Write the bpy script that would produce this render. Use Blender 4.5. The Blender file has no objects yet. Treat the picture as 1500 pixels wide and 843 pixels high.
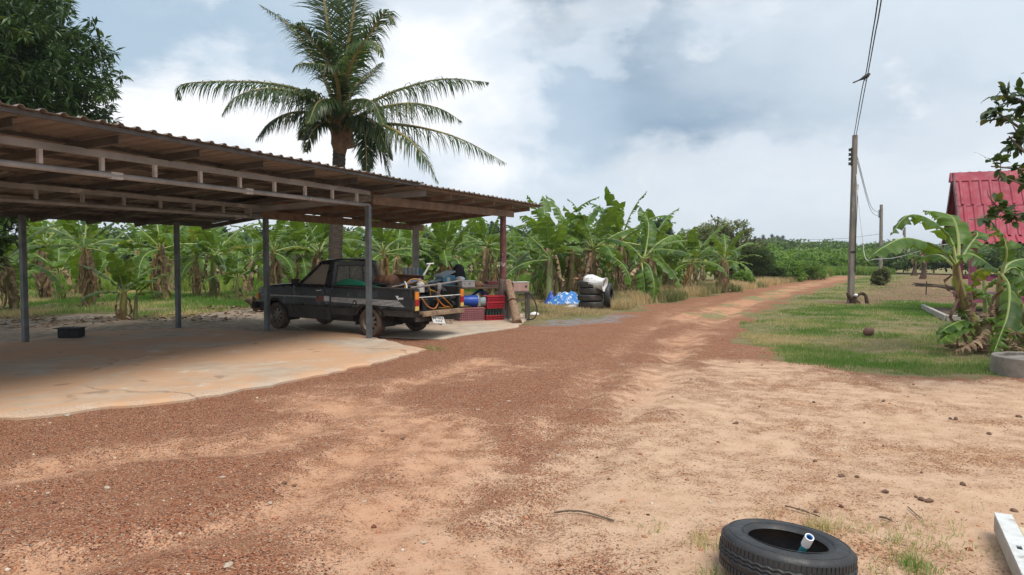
import bpy, math, random
import numpy as np
from mathutils import Vector, Matrix
R = math.radians
sc = bpy.context.scene
COL = sc.collection

# ------------------------------------------------------------------ camera frame
F, PW, PH, EYE = 1050.0, 1500.0, 843.0, 1.6
PITCH = math.atan(46.5 / F)

def ray(u, v):
    x, y = (u - PW / 2) / F, (PH / 2 - v) / F
    c, s = math.cos(PITCH), math.sin(PITCH)
    return Vector((x, c + y * s, y * c - s))

def G(u, v, z=0.0):
    d = ray(u, v)
    k = (z - EYE) / d.z
    return Vector((d.x * k, d.y * k, z))

def at(u, v, Y):
    d = ray(u, v)
    k = Y / d.y
    return Vector((d.x * k, Y, EYE + d.z * k))

# ------------------------------------------------------------------ noise (numpy)
def _h(ix, iy, seed):
    v = np.sin(ix * 127.1 + iy * 311.7 + seed * 74.7) * 43758.5453
    return v - np.floor(v)

def vnoise(x, y, seed=0):
    ix, iy = np.floor(x), np.floor(y)
    fx, fy = x - ix, y - iy
    fx, fy = fx * fx * (3 - 2 * fx), fy * fy * (3 - 2 * fy)
    a, b = _h(ix, iy, seed), _h(ix + 1, iy, seed)
    c, d = _h(ix, iy + 1, seed), _h(ix + 1, iy + 1, seed)
    return (a * (1 - fx) + b * fx) * (1 - fy) + (c * (1 - fx) + d * fx) * fy

def fbm(x, y, seed=0, octv=4):
    s, a, t = 0, .5, 0
    for i in range(octv):
        s = s + a * vnoise(x * 2 ** i, y * 2 ** i, seed + i * 13)
        t += a
        a *= .5
    return s / t

def poly_sd(px, py, poly):
    """signed distance to polygon, positive inside"""
    n = len(poly)
    d = np.full(px.shape, 1e9)
    ins = np.zeros(px.shape, bool)
    for i in range(n):
        ax, ay = poly[i][0], poly[i][1]
        bx, by = poly[(i + 1) % n][0], poly[(i + 1) % n][1]
        ex, ey = bx - ax, by - ay
        t = np.clip(((px - ax) * ex + (py - ay) * ey) / (ex * ex + ey * ey + 1e-12), 0, 1)
        d = np.minimum(d, np.hypot(px - ax - t * ex, py - ay - t * ey))
        cond = (ay > py) != (by > py)
        with np.errstate(divide='ignore', invalid='ignore'):
            xi = ex * (py - ay) / (ey if abs(ey) > 1e-12 else 1e-12) + ax
        ins ^= cond & (px < xi)
    return np.where(ins, d, -d)

def line_d(px, py, pts):
    d = np.full(px.shape, 1e9)
    for (ax, ay), (bx, by) in zip([p[:2] for p in pts[:-1]], [p[:2] for p in pts[1:]]):
        ex, ey = bx - ax, by - ay
        t = np.clip(((px - ax) * ex + (py - ay) * ey) / (ex * ex + ey * ey + 1e-12), 0, 1)
        d = np.minimum(d, np.hypot(px - ax - t * ex, py - ay - t * ey))
    return d

def sstep(a, b, x):
    t = np.clip((x - a) / (b - a), 0, 1)
    return t * t * (3 - 2 * t)

# ------------------------------------------------------------------ mesh building
def V3(*a):
    return Vector(a if len(a) > 1 else a[0])

def basis(d, up=(0, 0, 1)):
    d = Vector(d).normalized()
    u = Vector(up)
    s = d.cross(u)
    if s.length < 1e-4:
        s = d.cross(Vector((0, 1, 0)))
        if s.length < 1e-4:
            s = d.cross(Vector((1, 0, 0)))
    s.normalize()
    return d, s, s.cross(d).normalized()

def catmull(pts, n):
    pts = [Vector(p) for p in pts]
    if len(pts) == 2:
        return [pts[0].lerp(pts[1], i / (n - 1)) for i in range(n)]
    P = [pts[0] * 2 - pts[1]] + pts + [pts[-1] * 2 - pts[-2]]
    out = []
    m = len(pts) - 1
    for i in range(n):
        t = i / (n - 1) * m
        k = min(int(t), m - 1)
        f = t - k
        a, b, c, d = P[k], P[k + 1], P[k + 2], P[k + 3]
        out.append(.5 * ((2 * b) + (c - a) * f + (2 * a - 5 * b + 4 * c - d) * f * f + (3 * b - a - 3 * c + d) * f ** 3))
    return out

class MB:
    def __init__(s):
        s.v, s.f, s.m, s.a = [], [], [], []

    def add(s, vs, fs, mi=0, at=None):
        o = len(s.v)
        s.v += [tuple(p) for p in vs]
        s.a += list(at) if at is not None else [(0, 0, 0)] * len(vs)
        s.f += [tuple(i + o for i in f) for f in fs]
        s.m += [mi] * len(fs)
        return s

    def box(s, c, size, rz=0, rx=0, ry=0, mi=0, M=None):
        hx, hy, hz = size[0] / 2, size[1] / 2, size[2] / 2
        if M is None:
            M = Matrix.Rotation(rz, 3, 'Z') @ Matrix.Rotation(ry, 3, 'Y') @ Matrix.Rotation(rx, 3, 'X')
        c = Vector(c)
        vs = [c + M @ Vector((x * hx, y * hy, z * hz)) for z in (-1, 1) for y in (-1, 1) for x in (-1, 1)]
        return s.add(vs, [(0, 2, 3, 1), (4, 5, 7, 6), (0, 1, 5, 4), (2, 6, 7, 3), (0, 4, 6, 2), (1, 3, 7, 5)], mi)

    def beam(s, p0, p1, w, h, up=(0, 0, 1), mi=0):
        p0, p1 = Vector(p0), Vector(p1)
        d, sd, u = basis(p1 - p0, up)
        vs = []
        for p in (p0, p1):
            for a, b in ((-1, -1), (1, -1), (1, 1), (-1, 1)):
                vs.append(p + sd * (a * w / 2) + u * (b * h / 2))
        return s.add(vs, [(0, 1, 2, 3), (7, 6, 5, 4), (0, 4, 5, 1), (1, 5, 6, 2), (2, 6, 7, 3), (3, 7, 4, 0)], mi)

    def tube(s, pts, r, seg=8, mi=0, cap=True, at=None, wob=0, rng=None):
        pts = [Vector(p) for p in pts]
        n = len(pts)
        rs = r if isinstance(r, (list, tuple)) else [r] * n
        vs, fs, ats = [], [], []
        ref = None
        for i, p in enumerate(pts):
            d = (pts[min(i + 1, n - 1)] - pts[max(i - 1, 0)])
            if d.length < 1e-9:
                d = Vector((0, 0, 1))
            d.normalize()
            if ref is None:
                _, sd, u = basis(d)
            else:
                sd = ref - d * ref.dot(d)
                sd.normalize()
                u = sd.cross(d)
            ref = sd
            for k in range(seg):
                an = 2 * math.pi * k / seg
                rr = rs[i] * (1 + (rng.uniform(-wob, wob) if rng else 0))
                vs.append(p + sd * (math.cos(an) * rr) + u * (math.sin(an) * rr))
                ats.append((i / (n - 1), k / seg, 0) if at is None else at)
        for i in range(n - 1):
            for k in range(seg):
                a, b = i * seg + k, i * seg + (k + 1) % seg
                fs.append((a, b, b + seg, a + seg))
        if cap:
            fs.append(tuple(reversed(range(seg))))
            fs.append(tuple(range((n - 1) * seg, n * seg)))
        return s.add(vs, fs, mi, ats)

    def lathe(s, prof, seg=24, M=None, mi=0, closed=False, arc=None):
        """prof: list of (r,z); axis local Z; M 4x4 placement"""
        M = M or Matrix.Identity(4)
        vs, fs = [], []
        n = len(prof)
        for k in range(seg):
            an = 2 * math.pi * k / seg
            for (r, z) in prof:
                vs.append(M @ Vector((r * math.cos(an), r * math.sin(an), z)))
        for k in range(seg):
            k2 = (k + 1) % seg
            for i in range(n if closed else n - 1):
                j = (i + 1) % n
                fs.append((k * n + i, k2 * n + i, k2 * n + j, k * n + j))
        return s.add(vs, fs, mi)

    def prism(s, poly, z0, z1, mi=0):
        n = len(poly)
        vs = [(p[0], p[1], z0) for p in poly] + [(p[0], p[1], z1) for p in poly]
        fs = [tuple(reversed(range(n))), tuple(range(n, 2 * n))]
        fs += [(i, (i + 1) % n, n + (i + 1) % n, n + i) for i in range(n)]
        return s.add(vs, fs, mi)

    def solid(s, poly, off, mi=0):
        """3D polygon extruded by vector off"""
        n = len(poly)
        poly = [Vector(p) for p in poly]
        off = Vector(off)
        vs = poly + [p + off for p in poly]
        fs = [tuple(range(n)), tuple(reversed(range(n, 2 * n)))]
        fs += [((i + 1) % n, i, n + i, n + (i + 1) % n) for i in range(n)]
        return s.add(vs, fs, mi)

    def grid(s, rows, mi=0, ats=None):
        """rows: list of equal-length lists of points"""
        w = len(rows[0])
        vs = [p for r in rows for p in r]
        fs = [(i * w + j, i * w + j + 1, (i + 1) * w + j + 1, (i + 1) * w + j)
              for i in range(len(rows) - 1) for j in range(w - 1)]
        return s.add(vs, fs, mi, ats)

    def build(s, name, mats, parent=None, loc=None, world=False, smooth=False, bevel=0, sub=0, thick=0, ang=40, rz=0):
        vs = s.v
        if world and parent is not None:
            r = parent
            while r.parent:
                r = r.parent
            Mi = Matrix.LocRotScale(r.location, r.rotation_euler, r.scale).inverted()
            vs = [tuple(Mi @ Vector(p)) for p in vs]
        elif world and loc is not None:
            L = Vector(loc)
            vs = [tuple(Vector(p) - L) for p in vs]
        me = bpy.data.meshes.new(name)
        me.from_pydata(vs, [], s.f)
        mats = mats if isinstance(mats, (list, tuple)) else [mats]
        for m in mats:
            me.materials.append(m)
        me.polygons.foreach_set('material_index', s.m)
        if any(a != (0, 0, 0) for a in s.a):
            at = me.attributes.new('lv', 'FLOAT_VECTOR', 'POINT')
            at.data.foreach_set('vector', [c for a in s.a for c in a])
        me.validate()
        me.update()
        if smooth:
            me.polygons.foreach_set('use_smooth', [True] * len(me.polygons))
            me.set_sharp_from_angle(angle=R(ang))
        o = bpy.data.objects.new(name, me)
        COL.objects.link(o)
        if parent is not None:
            o.parent = parent
        if loc is not None:
            o.location = loc
        if rz:
            o.rotation_euler.z = rz
        if thick:
            md = o.modifiers.new('thickness', 'SOLIDIFY')
            md.thickness = thick
        if bevel:
            md = o.modifiers.new('edge', 'BEVEL')
            md.width = bevel
            md.segments = 2
            md.limit_method = 'ANGLE'
            md.angle_limit = R(35)
        if sub:
            md = o.modifiers.new('smooth', 'SUBSURF')
            md.levels = md.render_levels = sub
        return o

def np_mesh(name, V, Fa, mats, attrs=None, parent=None, loc=None, smooth=False, mi=None):
    me = bpy.data.meshes.new(name)
    V = np.asarray(V, np.float32)
    if loc is not None:
        V = V - np.asarray(loc, np.float32)
    Fa = np.asarray(Fa, np.int32)
    k = Fa.shape[1]
    me.vertices.add(len(V))
    me.vertices.foreach_set('co', V.ravel())
    me.loops.add(Fa.size)
    me.loops.foreach_set('vertex_index', Fa.ravel())
    me.polygons.add(len(Fa))
    me.polygons.foreach_set('loop_start', np.arange(0, Fa.size, k, dtype=np.int32))
    for m in (mats if isinstance(mats, (list, tuple)) else [mats]):
        me.materials.append(m)
    if mi is not None:
        me.polygons.foreach_set('material_index', np.asarray(mi, np.int32))
    me.update(calc_edges=True)
    for an, ar in (attrs or {}).items():
        ar = np.asarray(ar, np.float32)
        if ar.ndim == 1:
            me.attributes.new(an, 'FLOAT', 'POINT').data.foreach_set('value', ar)
        else:
            me.attributes.new(an, 'FLOAT_VECTOR', 'POINT').data.foreach_set('vector', ar.ravel())
    if smooth:
        me.polygons.foreach_set('use_smooth', np.ones(len(Fa), bool))
    o = bpy.data.objects.new(name, me)
    COL.objects.link(o)
    if parent is not None:
        o.parent = parent
    if loc is not None:
        o.location = loc
    return o

def tag(o, label=None, cat=None, group=None, kind=None):
    for k, v in (('label', label), ('category', cat), ('group', group), ('kind', kind)):
        if v:
            o[k] = v
    return o

def thing(name, label, cat, loc=(0, 0, 0), rz=0, group=None, scale=None):
    o = bpy.data.objects.new(name, None)
    o.empty_display_size = .2
    COL.objects.link(o)
    o.location = loc
    o.rotation_euler.z = rz
    if scale:
        o.scale = (scale,) * 3
    return tag(o, label, cat, group)

KIDS = {}
def dup(root, loc, rz=0, scale=1, label=None, group=None):
    if root not in KIDS:
        KIDS[root] = [(c, list(c.children)) for c in root.children]
    r = root.copy()
    COL.objects.link(r)
    r.location = loc
    r.rotation_euler = (0, 0, rz)
    r.scale = (scale,) * 3
    if label:
        r['label'] = label
    if group:
        r['group'] = group
    for ch, gs in KIDS[root]:
        c = ch.copy()
        COL.objects.link(c)
        c.parent = r
        for g in gs:
            d = g.copy()
            COL.objects.link(d)
            d.parent = c
    return r

# ------------------------------------------------------------------ materials
def nt(name):
    m = bpy.data.materials.new(name)
    m.use_nodes = True
    t = m.node_tree
    b = t.nodes['Principled BSDF']
    return m, t, b

def N(t, typ, **kw):
    n = t.nodes.new(typ)
    for k, v in kw.items():
        if hasattr(n, k):
            setattr(n, k, v)
        else:
            n.inputs[k].default_value = v
    return n

def L(t, a, b):
    t.links.new(a, b)

def c4(c):
    return (c[0], c[1], c[2], 1)

def math_n(t, op, a, b=None, c=None, clamp=False):
    n = t.nodes.new('ShaderNodeMath')
    n.operation = op
    n.use_clamp = clamp
    for i, x in enumerate((a, b, c)):
        if x is None:
            continue
        if isinstance(x, (int, float)):
            n.inputs[i].default_value = x
        else:
            L(t, x, n.inputs[i])
    return n.outputs[0]

def mixc(t, f, a, b):
    n = t.nodes.new('ShaderNodeMix')
    n.data_type = 'RGBA'
    for sock, x in ((n.inputs[0], f), (n.inputs[6], a), (n.inputs[7], b)):
        if isinstance(x, (int, float)):
            sock.default_value = x
        elif isinstance(x, (tuple, list)):
            sock.default_value = c4(x)
        else:
            L(t, x, sock)
    return n.outputs[2]

def noise(t, vec, scale, detail=4, rough=.55, dist=0):
    n = t.nodes.new('ShaderNodeTexNoise')
    n.inputs['Scale'].default_value = scale
    n.inputs['Detail'].default_value = detail
    n.inputs['Roughness'].default_value = rough
    n.inputs['Distortion'].default_value = dist
    if vec is not None:
        L(t, vec, n.inputs['Vector'])
    return n.outputs['Fac']

def mapr(t, x, a, b, c=0.0, d=1.0):
    n = t.nodes.new('ShaderNodeMapRange')
    n.interpolation_type = 'SMOOTHSTEP'
    L(t, x, n.inputs[0])
    for i, v in enumerate((a, b, c, d)):
        n.inputs[i + 1].default_value = v
    return n.outputs[0]

def bump(t, b, h, strength=.3, dist=.02):
    n = t.nodes.new('ShaderNodeBump')
    n.inputs['Strength'].default_value = strength
    n.inputs['Distance'].default_value = dist
    L(t, h, n.inputs['Height'])
    L(t, n.outputs[0], b.inputs['Normal'])

def mk(name, c1, c2=None, scale=4, rough=.7, metal=0, bmp=0, bscale=60, dirt=None, dscale=2.0, dlo=.5, dhi=.75,
       rand=0, stretch=None, bdist=.01, spec=None):
    m, t, b = nt(name)
    tc = t.nodes.new('ShaderNodeTexCoord')
    vec = tc.outputs['Object']
    if stretch:
        mp = t.nodes.new('ShaderNodeMapping')
        mp.inputs['Scale'].default_value = stretch
        L(t, vec, mp.inputs['Vector'])
        vec = mp.outputs[0]
    c2 = c2 or tuple(x * .7 for x in c1)
    f = mapr(t, noise(t, vec, scale, 6, .6), .3, .7)
    col = mixc(t, f, c1, c2)
    if dirt:
        df = mapr(t, noise(t, vec, dscale, 6, .65), dlo, dhi)
        col = mixc(t, df, col, dirt)
    if rand:
        oi = t.nodes.new('ShaderNodeObjectInfo')
        hv = t.nodes.new('ShaderNodeHueSaturation')
        L(t, col, hv.inputs['Color'])
        n = mapr(t, oi.outputs['Random'], 0, 1, 1 - rand, 1 + rand)
        L(t, n, hv.inputs['Value'])
        col = hv.outputs[0]
    L(t, col, b.inputs['Base Color'])
    b.inputs['Metallic'].default_value = metal
    if spec is not None:
        b.inputs['Specular IOR Level'].default_value = spec
    rn = mapr(t, noise(t, vec, scale * 3, 4), .3, .7, max(0, rough - .12), min(1, rough + .12))
    L(t, rn, b.inputs['Roughness'])
    if bmp:
        bump(t, b, noise(t, vec, bscale, 5, .65), bmp, bdist)
    return m

def leafmat(name, dark, light, trans=.3, rough=.45, attr='rnd', yellow=None, ylo=.8, spec=.4, rnd=.25):
    """attr: per-vertex float 0..1 = natural leaf-to-leaf colour variation"""
    m, t, b = nt(name)
    a = t.nodes.new('ShaderNodeAttribute')
    a.attribute_name = attr
    fac = a.outputs['Fac']
    col = mixc(t, fac, dark, light)
    if yellow:
        y = mapr(t, fac, ylo, min(1, ylo + .12))
        col = mixc(t, y, col, yellow)
    oi = t.nodes.new('ShaderNodeObjectInfo')
    hv = t.nodes.new('ShaderNodeHueSaturation')
    L(t, col, hv.inputs['Color'])
    L(t, mapr(t, oi.outputs['Random'], 0, 1, 1 - rnd, 1 + rnd), hv.inputs['Value'])
    col = hv.outputs[0]
    L(t, col, b.inputs['Base Color'])
    b.inputs['Roughness'].default_value = rough
    b.inputs['Specular IOR Level'].default_value = spec
    tr = t.nodes.new('ShaderNodeBsdfTranslucent')
    g = t.nodes.new('ShaderNodeHueSaturation')
    g.inputs['Saturation'].default_value = 1.1
    g.inputs['Value'].default_value = 1.7
    L(t, col, g.inputs['Color'])
    L(t, g.outputs[0], tr.inputs['Color'])
    ms = t.nodes.new('ShaderNodeMixShader')
    ms.inputs[0].default_value = trans
    L(t, b.outputs[0], ms.inputs[1])
    L(t, tr.outputs[0], ms.inputs[2])
    L(t, ms.outputs[0], t.nodes['Material Output'].inputs['Surface'])
    return m

def banana_mat():
    m, t, b = nt('banana_leaf_blade')
    a = t.nodes.new('ShaderNodeAttribute')
    a.attribute_name = 'lv'
    sp = t.nodes.new('ShaderNodeSeparateXYZ')
    L(t, a.outputs['Vector'], sp.inputs[0])
    u, v, r = sp.outputs
    oi = t.nodes.new('ShaderNodeObjectInfo')
    tc = t.nodes.new('ShaderNodeTexCoord')
    col = mixc(t, r, (.014, .048, .008), (.110, .200, .022))
    col = mixc(t, math_n(t, 'MULTIPLY', mapr(t, oi.outputs['Random'], .25, .8), .45), col, (.105, .190, .020))
    # fine ribs running from the midrib to the edge
    rib = math_n(t, 'SINE', math_n(t, 'MULTIPLY', u, 260.0))
    col = mixc(t, mapr(t, rib, -1, 1, 0, .12), col, (.13, .23, .06))
    rib2 = math_n(t, 'SINE', math_n(t, 'ADD', math_n(t, 'MULTIPLY', u, 84.0), math_n(t, 'MULTIPLY', v, 2.5)))
    col = mixc(t, mapr(t, rib2, -.4, 1, 0, .30), col, (.012, .045, .008))
    # dry brown edge on older leaves
    av = math_n(t, 'ABSOLUTE', v)
    e = math_n(t, 'ADD', av, math_n(t, 'MULTIPLY', noise(t, tc.outputs['Object'], 9, 3), .35))
    old = mapr(t, oi.outputs['Random'], .45, 1.0, 1.5, 1.02)
    ed = t.nodes.new('ShaderNodeMapRange')
    L(t, e, ed.inputs[0])
    L(t, old, ed.inputs[1])
    L(t, math_n(t, 'ADD', old, .16), ed.inputs[2])
    col = mixc(t, ed.outputs[0], col, (.22, .13, .05))
    yel = mapr(t, oi.outputs['Random'], .975, .99)
    col = mixc(t, math_n(t, 'MULTIPLY', yel, .7), col, (.30, .27, .03))
    L(t, col, b.inputs['Base Color'])
    b.inputs['Roughness'].default_value = .42
    b.inputs['Specular IOR Level'].default_value = .30
    bump(t, b, rib, .15, .004)
    tr = t.nodes.new('ShaderNodeBsdfTranslucent')
    g = t.nodes.new('ShaderNodeHueSaturation')
    g.inputs['Value'].default_value = 2.1
    L(t, mixc(t, .45, col, (.17, .23, .008)), g.inputs['Color'])
    L(t, g.outputs[0], tr.inputs['Color'])
    ms = t.nodes.new('ShaderNodeMixShader')
    ms.inputs[0].default_value = .30
    L(t, b.outputs[0], ms.inputs[1])
    L(t, tr.outputs[0], ms.inputs[2])
    L(t, ms.outputs[0], t.nodes['Material Output'].inputs['Surface'])
    return m

M = {}
M['steel'] = mk('grey_painted_steel', (.16, .175, .18), (.10, .11, .115), 3, .5, .3, .15, 40, dirt=(.20, .12, .07), dscale=3, dlo=.62, dhi=.8)
M['primer'] = mk('grey_primer_steel', (.38, .375, .37), (.25, .245, .24), 2.2, .6, .1, .15, 30, dirt=(.55, .52, .49), dscale=1.6, dlo=.6, dhi=.66)
M['weld'] = mk('pale_primer_patch', (.60, .57, .54), (.45, .42, .4), 8, .65)
M['channel'] = mk('dark_steel_channel', (.12, .105, .095), (.075, .065, .06), 3, .55, .2, .1)
M['roofing'] = mk('weathered_brown_roof_sheet', (.27, .225, .19), (.195, .162, .138), 1.2, .55, .1, .1, 20, dirt=(.13, .105, .09), dscale=.9, dlo=.55, dhi=.8)
M['oldwood'] = mk('weathered_brown_timber', (.25, .155, .095), (.15, .092, .06), 5, .8, 0, .5, 30, stretch=(1, 1, 1), bdist=.01)
M['postwood'] = mk('grey_rough_timber', (.24, .19, .15), (.11, .085, .07), 4, .85, 0, .6, 25, stretch=(6, 6, 1), bdist=.015)
M['maroon'] = mk('flaking_maroon_paint', (.11, .035, .035), (.17, .07, .06), 6, .7, 0, .4, 30, dirt=(.40, .35, .32), dscale=7, dlo=.6, dhi=.68)
M['log'] = mk('barked_log', (.36, .235, .15), (.17, .10, .065), 5, .85, 0, .8, 14, stretch=(5, 5, .7), bdist=.02)
M['postconc'] = mk('grey_concrete_post', (.36, .34, .31), (.26, .245, .225), 4, .85, 0, .3, 50)
M['poleconc'] = mk('aged_pole_concrete', (.25, .215, .18), (.15, .125, .105), 3, .85, 0, .4, 30, dirt=(.36, .33, .29), dscale=2.5, dlo=.55, dhi=.75, stretch=(3, 3, .6))
M['conc'] = mk('well_ring_concrete', (.33, .29, .24), (.20, .175, .145), 5, .9, 0, .5, 40, dirt=(.10, .085, .07), dscale=4, dlo=.55, dhi=.8)
M['kerbconc'] = mk('pale_kerb_concrete', (.42, .39, .34), (.32, .29, .25), 4, .9, 0, .3, 40)
M['rubber'] = mk('old_black_rubber', (.020, .021, .024), (.034, .034, .035), 6, .55, 0, .3, 60, dirt=(.15, .10, .07), dscale=3.5, dlo=.56, dhi=.9)
M['dustrubber'] = mk('dusty_tyre_rubber', (.055, .042, .033), (.15, .095, .065), 5, .85, 0, .4, 50)
M['truck'] = mk('dull_black_car_paint', (.012, .012, .013), (.02, .019, .018), 2, .34, 0, .03, 30, dirt=(.05, .04, .033), dscale=2.4, dlo=.55, dhi=.9)
M['truckdark'] = mk('black_underbody', (.012, .011, .010), (.03, .024, .02), 5, .85)
M['truckgrey'] = mk('dusty_grey_lower_panel', (.030, .028, .026), (.062, .052, .043), 3, .65, 0, .1, 40)
M['rim'] = mk('dusty_alloy', (.24, .21, .18), (.15, .12, .095), 6, .5, .5)
M['chrome'] = mk('dull_chrome', (.6, .6, .6), (.45, .44, .43), 5, .25, .9)
M['white'] = mk('white_paint', (.78, .77, .75), (.68, .66, .63), 5, .5)
M['stripe'] = mk('faded_white_decal', (.62, .61, .60), (.42, .41, .40), 20, .55)
M['decalred'] = mk('faded_red_decal', (.26, .075, .055), (.19, .06, .05), 14, .6)
M['amber'] = mk('amber_lens', (.80, .25, .02), (.6, .18, .02), 6, .2)
M['redlens'] = mk('red_lens', (.42, .012, .018), (.30, .01, .015), 6, .2)
M['yellowlens'] = mk('yellow_lens', (.72, .50, .12), (.6, .4, .1), 6, .2)
M['rust'] = mk('rusty_steel', (.15, .065, .033), (.075, .036, .022), 4, .8, .2, .4, 30)
M['green_tarp'] = mk('green_tarpaulin', (.012, .21, .12), (.01, .16, .095), 3, .55)
M['blue'] = mk('blue_plastic', (.012, .075, .42), (.01, .06, .33), 4, .4)
M['lightblue'] = mk('pale_blue_plastic', (.085, .27, .40), (.06, .2, .31), 5, .45, dirt=(.16, .15, .13), dscale=4, dlo=.6, dhi=.85)
M['greylid'] = mk('pale_grey_blue_plastic', (.33, .40, .43), (.24, .30, .33), 5, .5)
M['bluetarp'] = mk('blue_white_tarpaulin', (.03, .20, .55), (.02, .13, .40), 8, .5, dirt=(.55, .62, .68), dscale=9, dlo=.52, dhi=.6)
M['teal'] = mk('teal_pvc', (.025, .25, .29), (.02, .2, .24), 6, .4)
M['pvcblue'] = mk('blue_pvc_bore', (.04, .22, .55), (.03, .16, .42), 6, .4)
M['offwhite'] = mk('dirty_white_plastic', (.62, .60, .56), (.50, .475, .44), 5, .5, dirt=(.30, .26, .22), dscale=5, dlo=.6, dhi=.85)
M['redcrate'] = mk('red_plastic', (.42, .016, .03), (.32, .013, .025), 4, .45)
M['pinkcrate'] = mk('faded_pink_plastic', (.40, .17, .18), (.32, .12, .135), 5, .55)
M['bottle'] = mk('dark_green_glass', (.016, .03, .018), (.03, .03, .02), 5, .15)
M['black'] = mk('black_cloth', (.010, .011, .013), (.018, .019, .021), 6, .8, 0, .4, 25)
M['darkgreen'] = mk('dark_green_sheet', (.02, .095, .075), (.015, .06, .05), 6, .7)
M['yellow'] = mk('yellow_hose', (.46, .25, .03), (.34, .17, .03), 8, .45)
M['orange'] = mk('orange_hose', (.48, .16, .035), (.36, .12, .03), 8, .45)
M['bluehose'] = mk('blue_hose', (.05, .14, .38), (.03, .1, .3), 8, .45)
M['blackhose'] = mk('black_hose', (.012, .012, .012), (.02, .02, .02), 8, .4)
M['greyrag'] = mk('grey_rag', (.22, .20, .19), (.14, .125, .12), 8, .9)
M['plank'] = mk('weathered_plank', (.34, .23, .14), (.16, .10, .06), 6, .85, 0, .5, 30, stretch=(1, 1, 1))
M['redboard'] = mk('maroon_board', (.22, .045, .045), (.15, .035, .035), 5, .6)
M['basket'] = mk('brown_wicker', (.36, .20, .11), (.25, .13, .07), 12, .8, 0, .5, 60)
M['pinkmetal'] = mk('faded_pink_metal', (.46, .29, .24), (.36, .22, .18), 6, .6, dirt=(.55, .5, .42), dscale=6, dlo=.62, dhi=.7)
M['tin'] = mk('zinc_sheet', (.44, .46, .47), (.35, .37, .38), 4, .45, .4)
M['redroof'] = mk('faded_red_fibre_cement', (.36, .05, .078), (.27, .038, .058), 1.5, .7, 0, .15, 30, dirt=(.40, .12, .14), dscale=1.3, dlo=.5, dhi=.8)
M['redroofedge'] = mk('dark_red_barge', (.13, .02, .03), (.10, .018, .025), 3, .6)
M['pinkpost'] = mk('pink_painted_post', (.42, .10, .17), (.34, .08, .14), 5, .65)
M['bamboo'] = mk('burnt_bamboo', (.035, .027, .02), (.07, .05, .035), 8, .8)
M['husk'] = mk('brown_coconut_husk', (.16, .085, .06), (.09, .05, .04), 8, .9, 0, .8, 40, dirt=(.36, .27, .22), dscale=5, dlo=.55, dhi=.75)
M['stump'] = mk('dead_root_wood', (.10, .06, .035), (.05, .03, .02), 8, .9, 0, .8, 25, bdist=.02)
M['palmtrunk'] = mk('ringed_palm_bark', (.15, .112, .082), (.06, .045, .035), 6, .9, 0, .6, 20, stretch=(1, 1, 5), bdist=.02)
M['palmbase'] = mk('old_frond_bases', (.36, .20, .11), (.17, .095, .055), 6, .85, 0, .6, 25, bdist=.02)
M['bark'] = mk('dark_tree_bark', (.12, .09, .065), (.065, .05, .038), 5, .9, 0, .6, 30)
M['twig'] = mk('grey_brown_twig', (.17, .12, .085), (.11, .08, .055), 8, .85)
M['wire'] = mk('black_cable', (.015, .015, .017), (.02, .02, .02), 8, .5)
M['whitecord'] = mk('white_cord', (.6, .6, .56), (.5, .5, .46), 8, .6)
M['insul'] = mk('dark_insulator', (.03, .03, .035), (.05, .05, .05), 8, .3)
M['bird'] = mk('black_feathers', (.010, .010, .012), (.018, .018, .02), 20, .6)
M['stem'] = mk('banana_pseudostem', (.24, .25, .06), (.36, .28, .085), 2.2, .55, 0, .15, 20, dirt=(.15, .085, .045), dscale=1.8, dlo=.44, dhi=.62, stretch=(3, 3, .8), rand=.2)
M['palestem'] = mk('pale_green_pseudostem', (.20, .27, .08), (.30, .30, .11), 2.5, .5, 0, .1, 20, dirt=(.20, .12, .06), dscale=2.0, dlo=.55, dhi=.7, stretch=(3, 3, .8))
M['rib'] = mk('banana_midrib', (.26, .34, .085), (.33, .36, .12), 3, .45)
M['dead'] = mk('dry_banana_leaf', (.46, .31, .19), (.17, .10, .06), 7, .9, 0, .3, 30, dirt=(.45, .36, .26), dscale=3, dlo=.55, dhi=.75, rand=.25)
M['deadorange'] = mk('fresh_dry_banana_leaf', (.42, .23, .06), (.25, .13, .045), 5, .8, 0, .3, 30)
M['blade'] = banana_mat()
M['palmleaf'] = leafmat('coconut_leaflet', (.024, .052, .015), (.085, .125, .034), .30, .40, yellow=(.24, .21, .07), ylo=.84)
M['palmrib'] = mk('frond_rachis', (.24, .20, .07), (.32, .22, .09), 4, .5)
M['mango'] = leafmat('mango_leaf', (.020, .044, .016), (.065, .105, .034), .2, .34, yellow=(.10, .13, .02), ylo=.93)
M['oval'] = leafmat('oval_leaf', (.026, .060, .016), (.085, .125, .028), .3, .4, yellow=(.16, .16, .03), ylo=.9)
M['wood1'] = leafmat('woodland_leaf', (.030, .062, .016), (.115, .175, .040), .25, .6)
M['bush'] = leafmat('bush_leaf', (.045, .095, .016), (.160, .25, .045), .3, .55)
M['bushdark'] = leafmat('dark_bush_leaf', (.020, .046, .012), (.065, .115, .022), .25, .55)
M['casuarina'] = leafmat('casuarina_needles', (.045, .060, .050), (.085, .10, .08), .2, .8)
M['olive'] = leafmat('olive_leaf', (.085, .105, .038), (.21, .23, .085), .25, .6)
M['grass'] = leafmat('lawn_grass', (.095, .185, .032), (.36, .35, .14), .3, .6, yellow=(.46, .36, .19), ylo=.62)
M['drygrass'] = leafmat('dry_verge_grass', (.12, .14, .045), (.48, .36, .20), .3, .7)
M['rice'] = leafmat('bright_field_grass', (.13, .22, .035), (.27, .33, .08), .35, .6)

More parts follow.
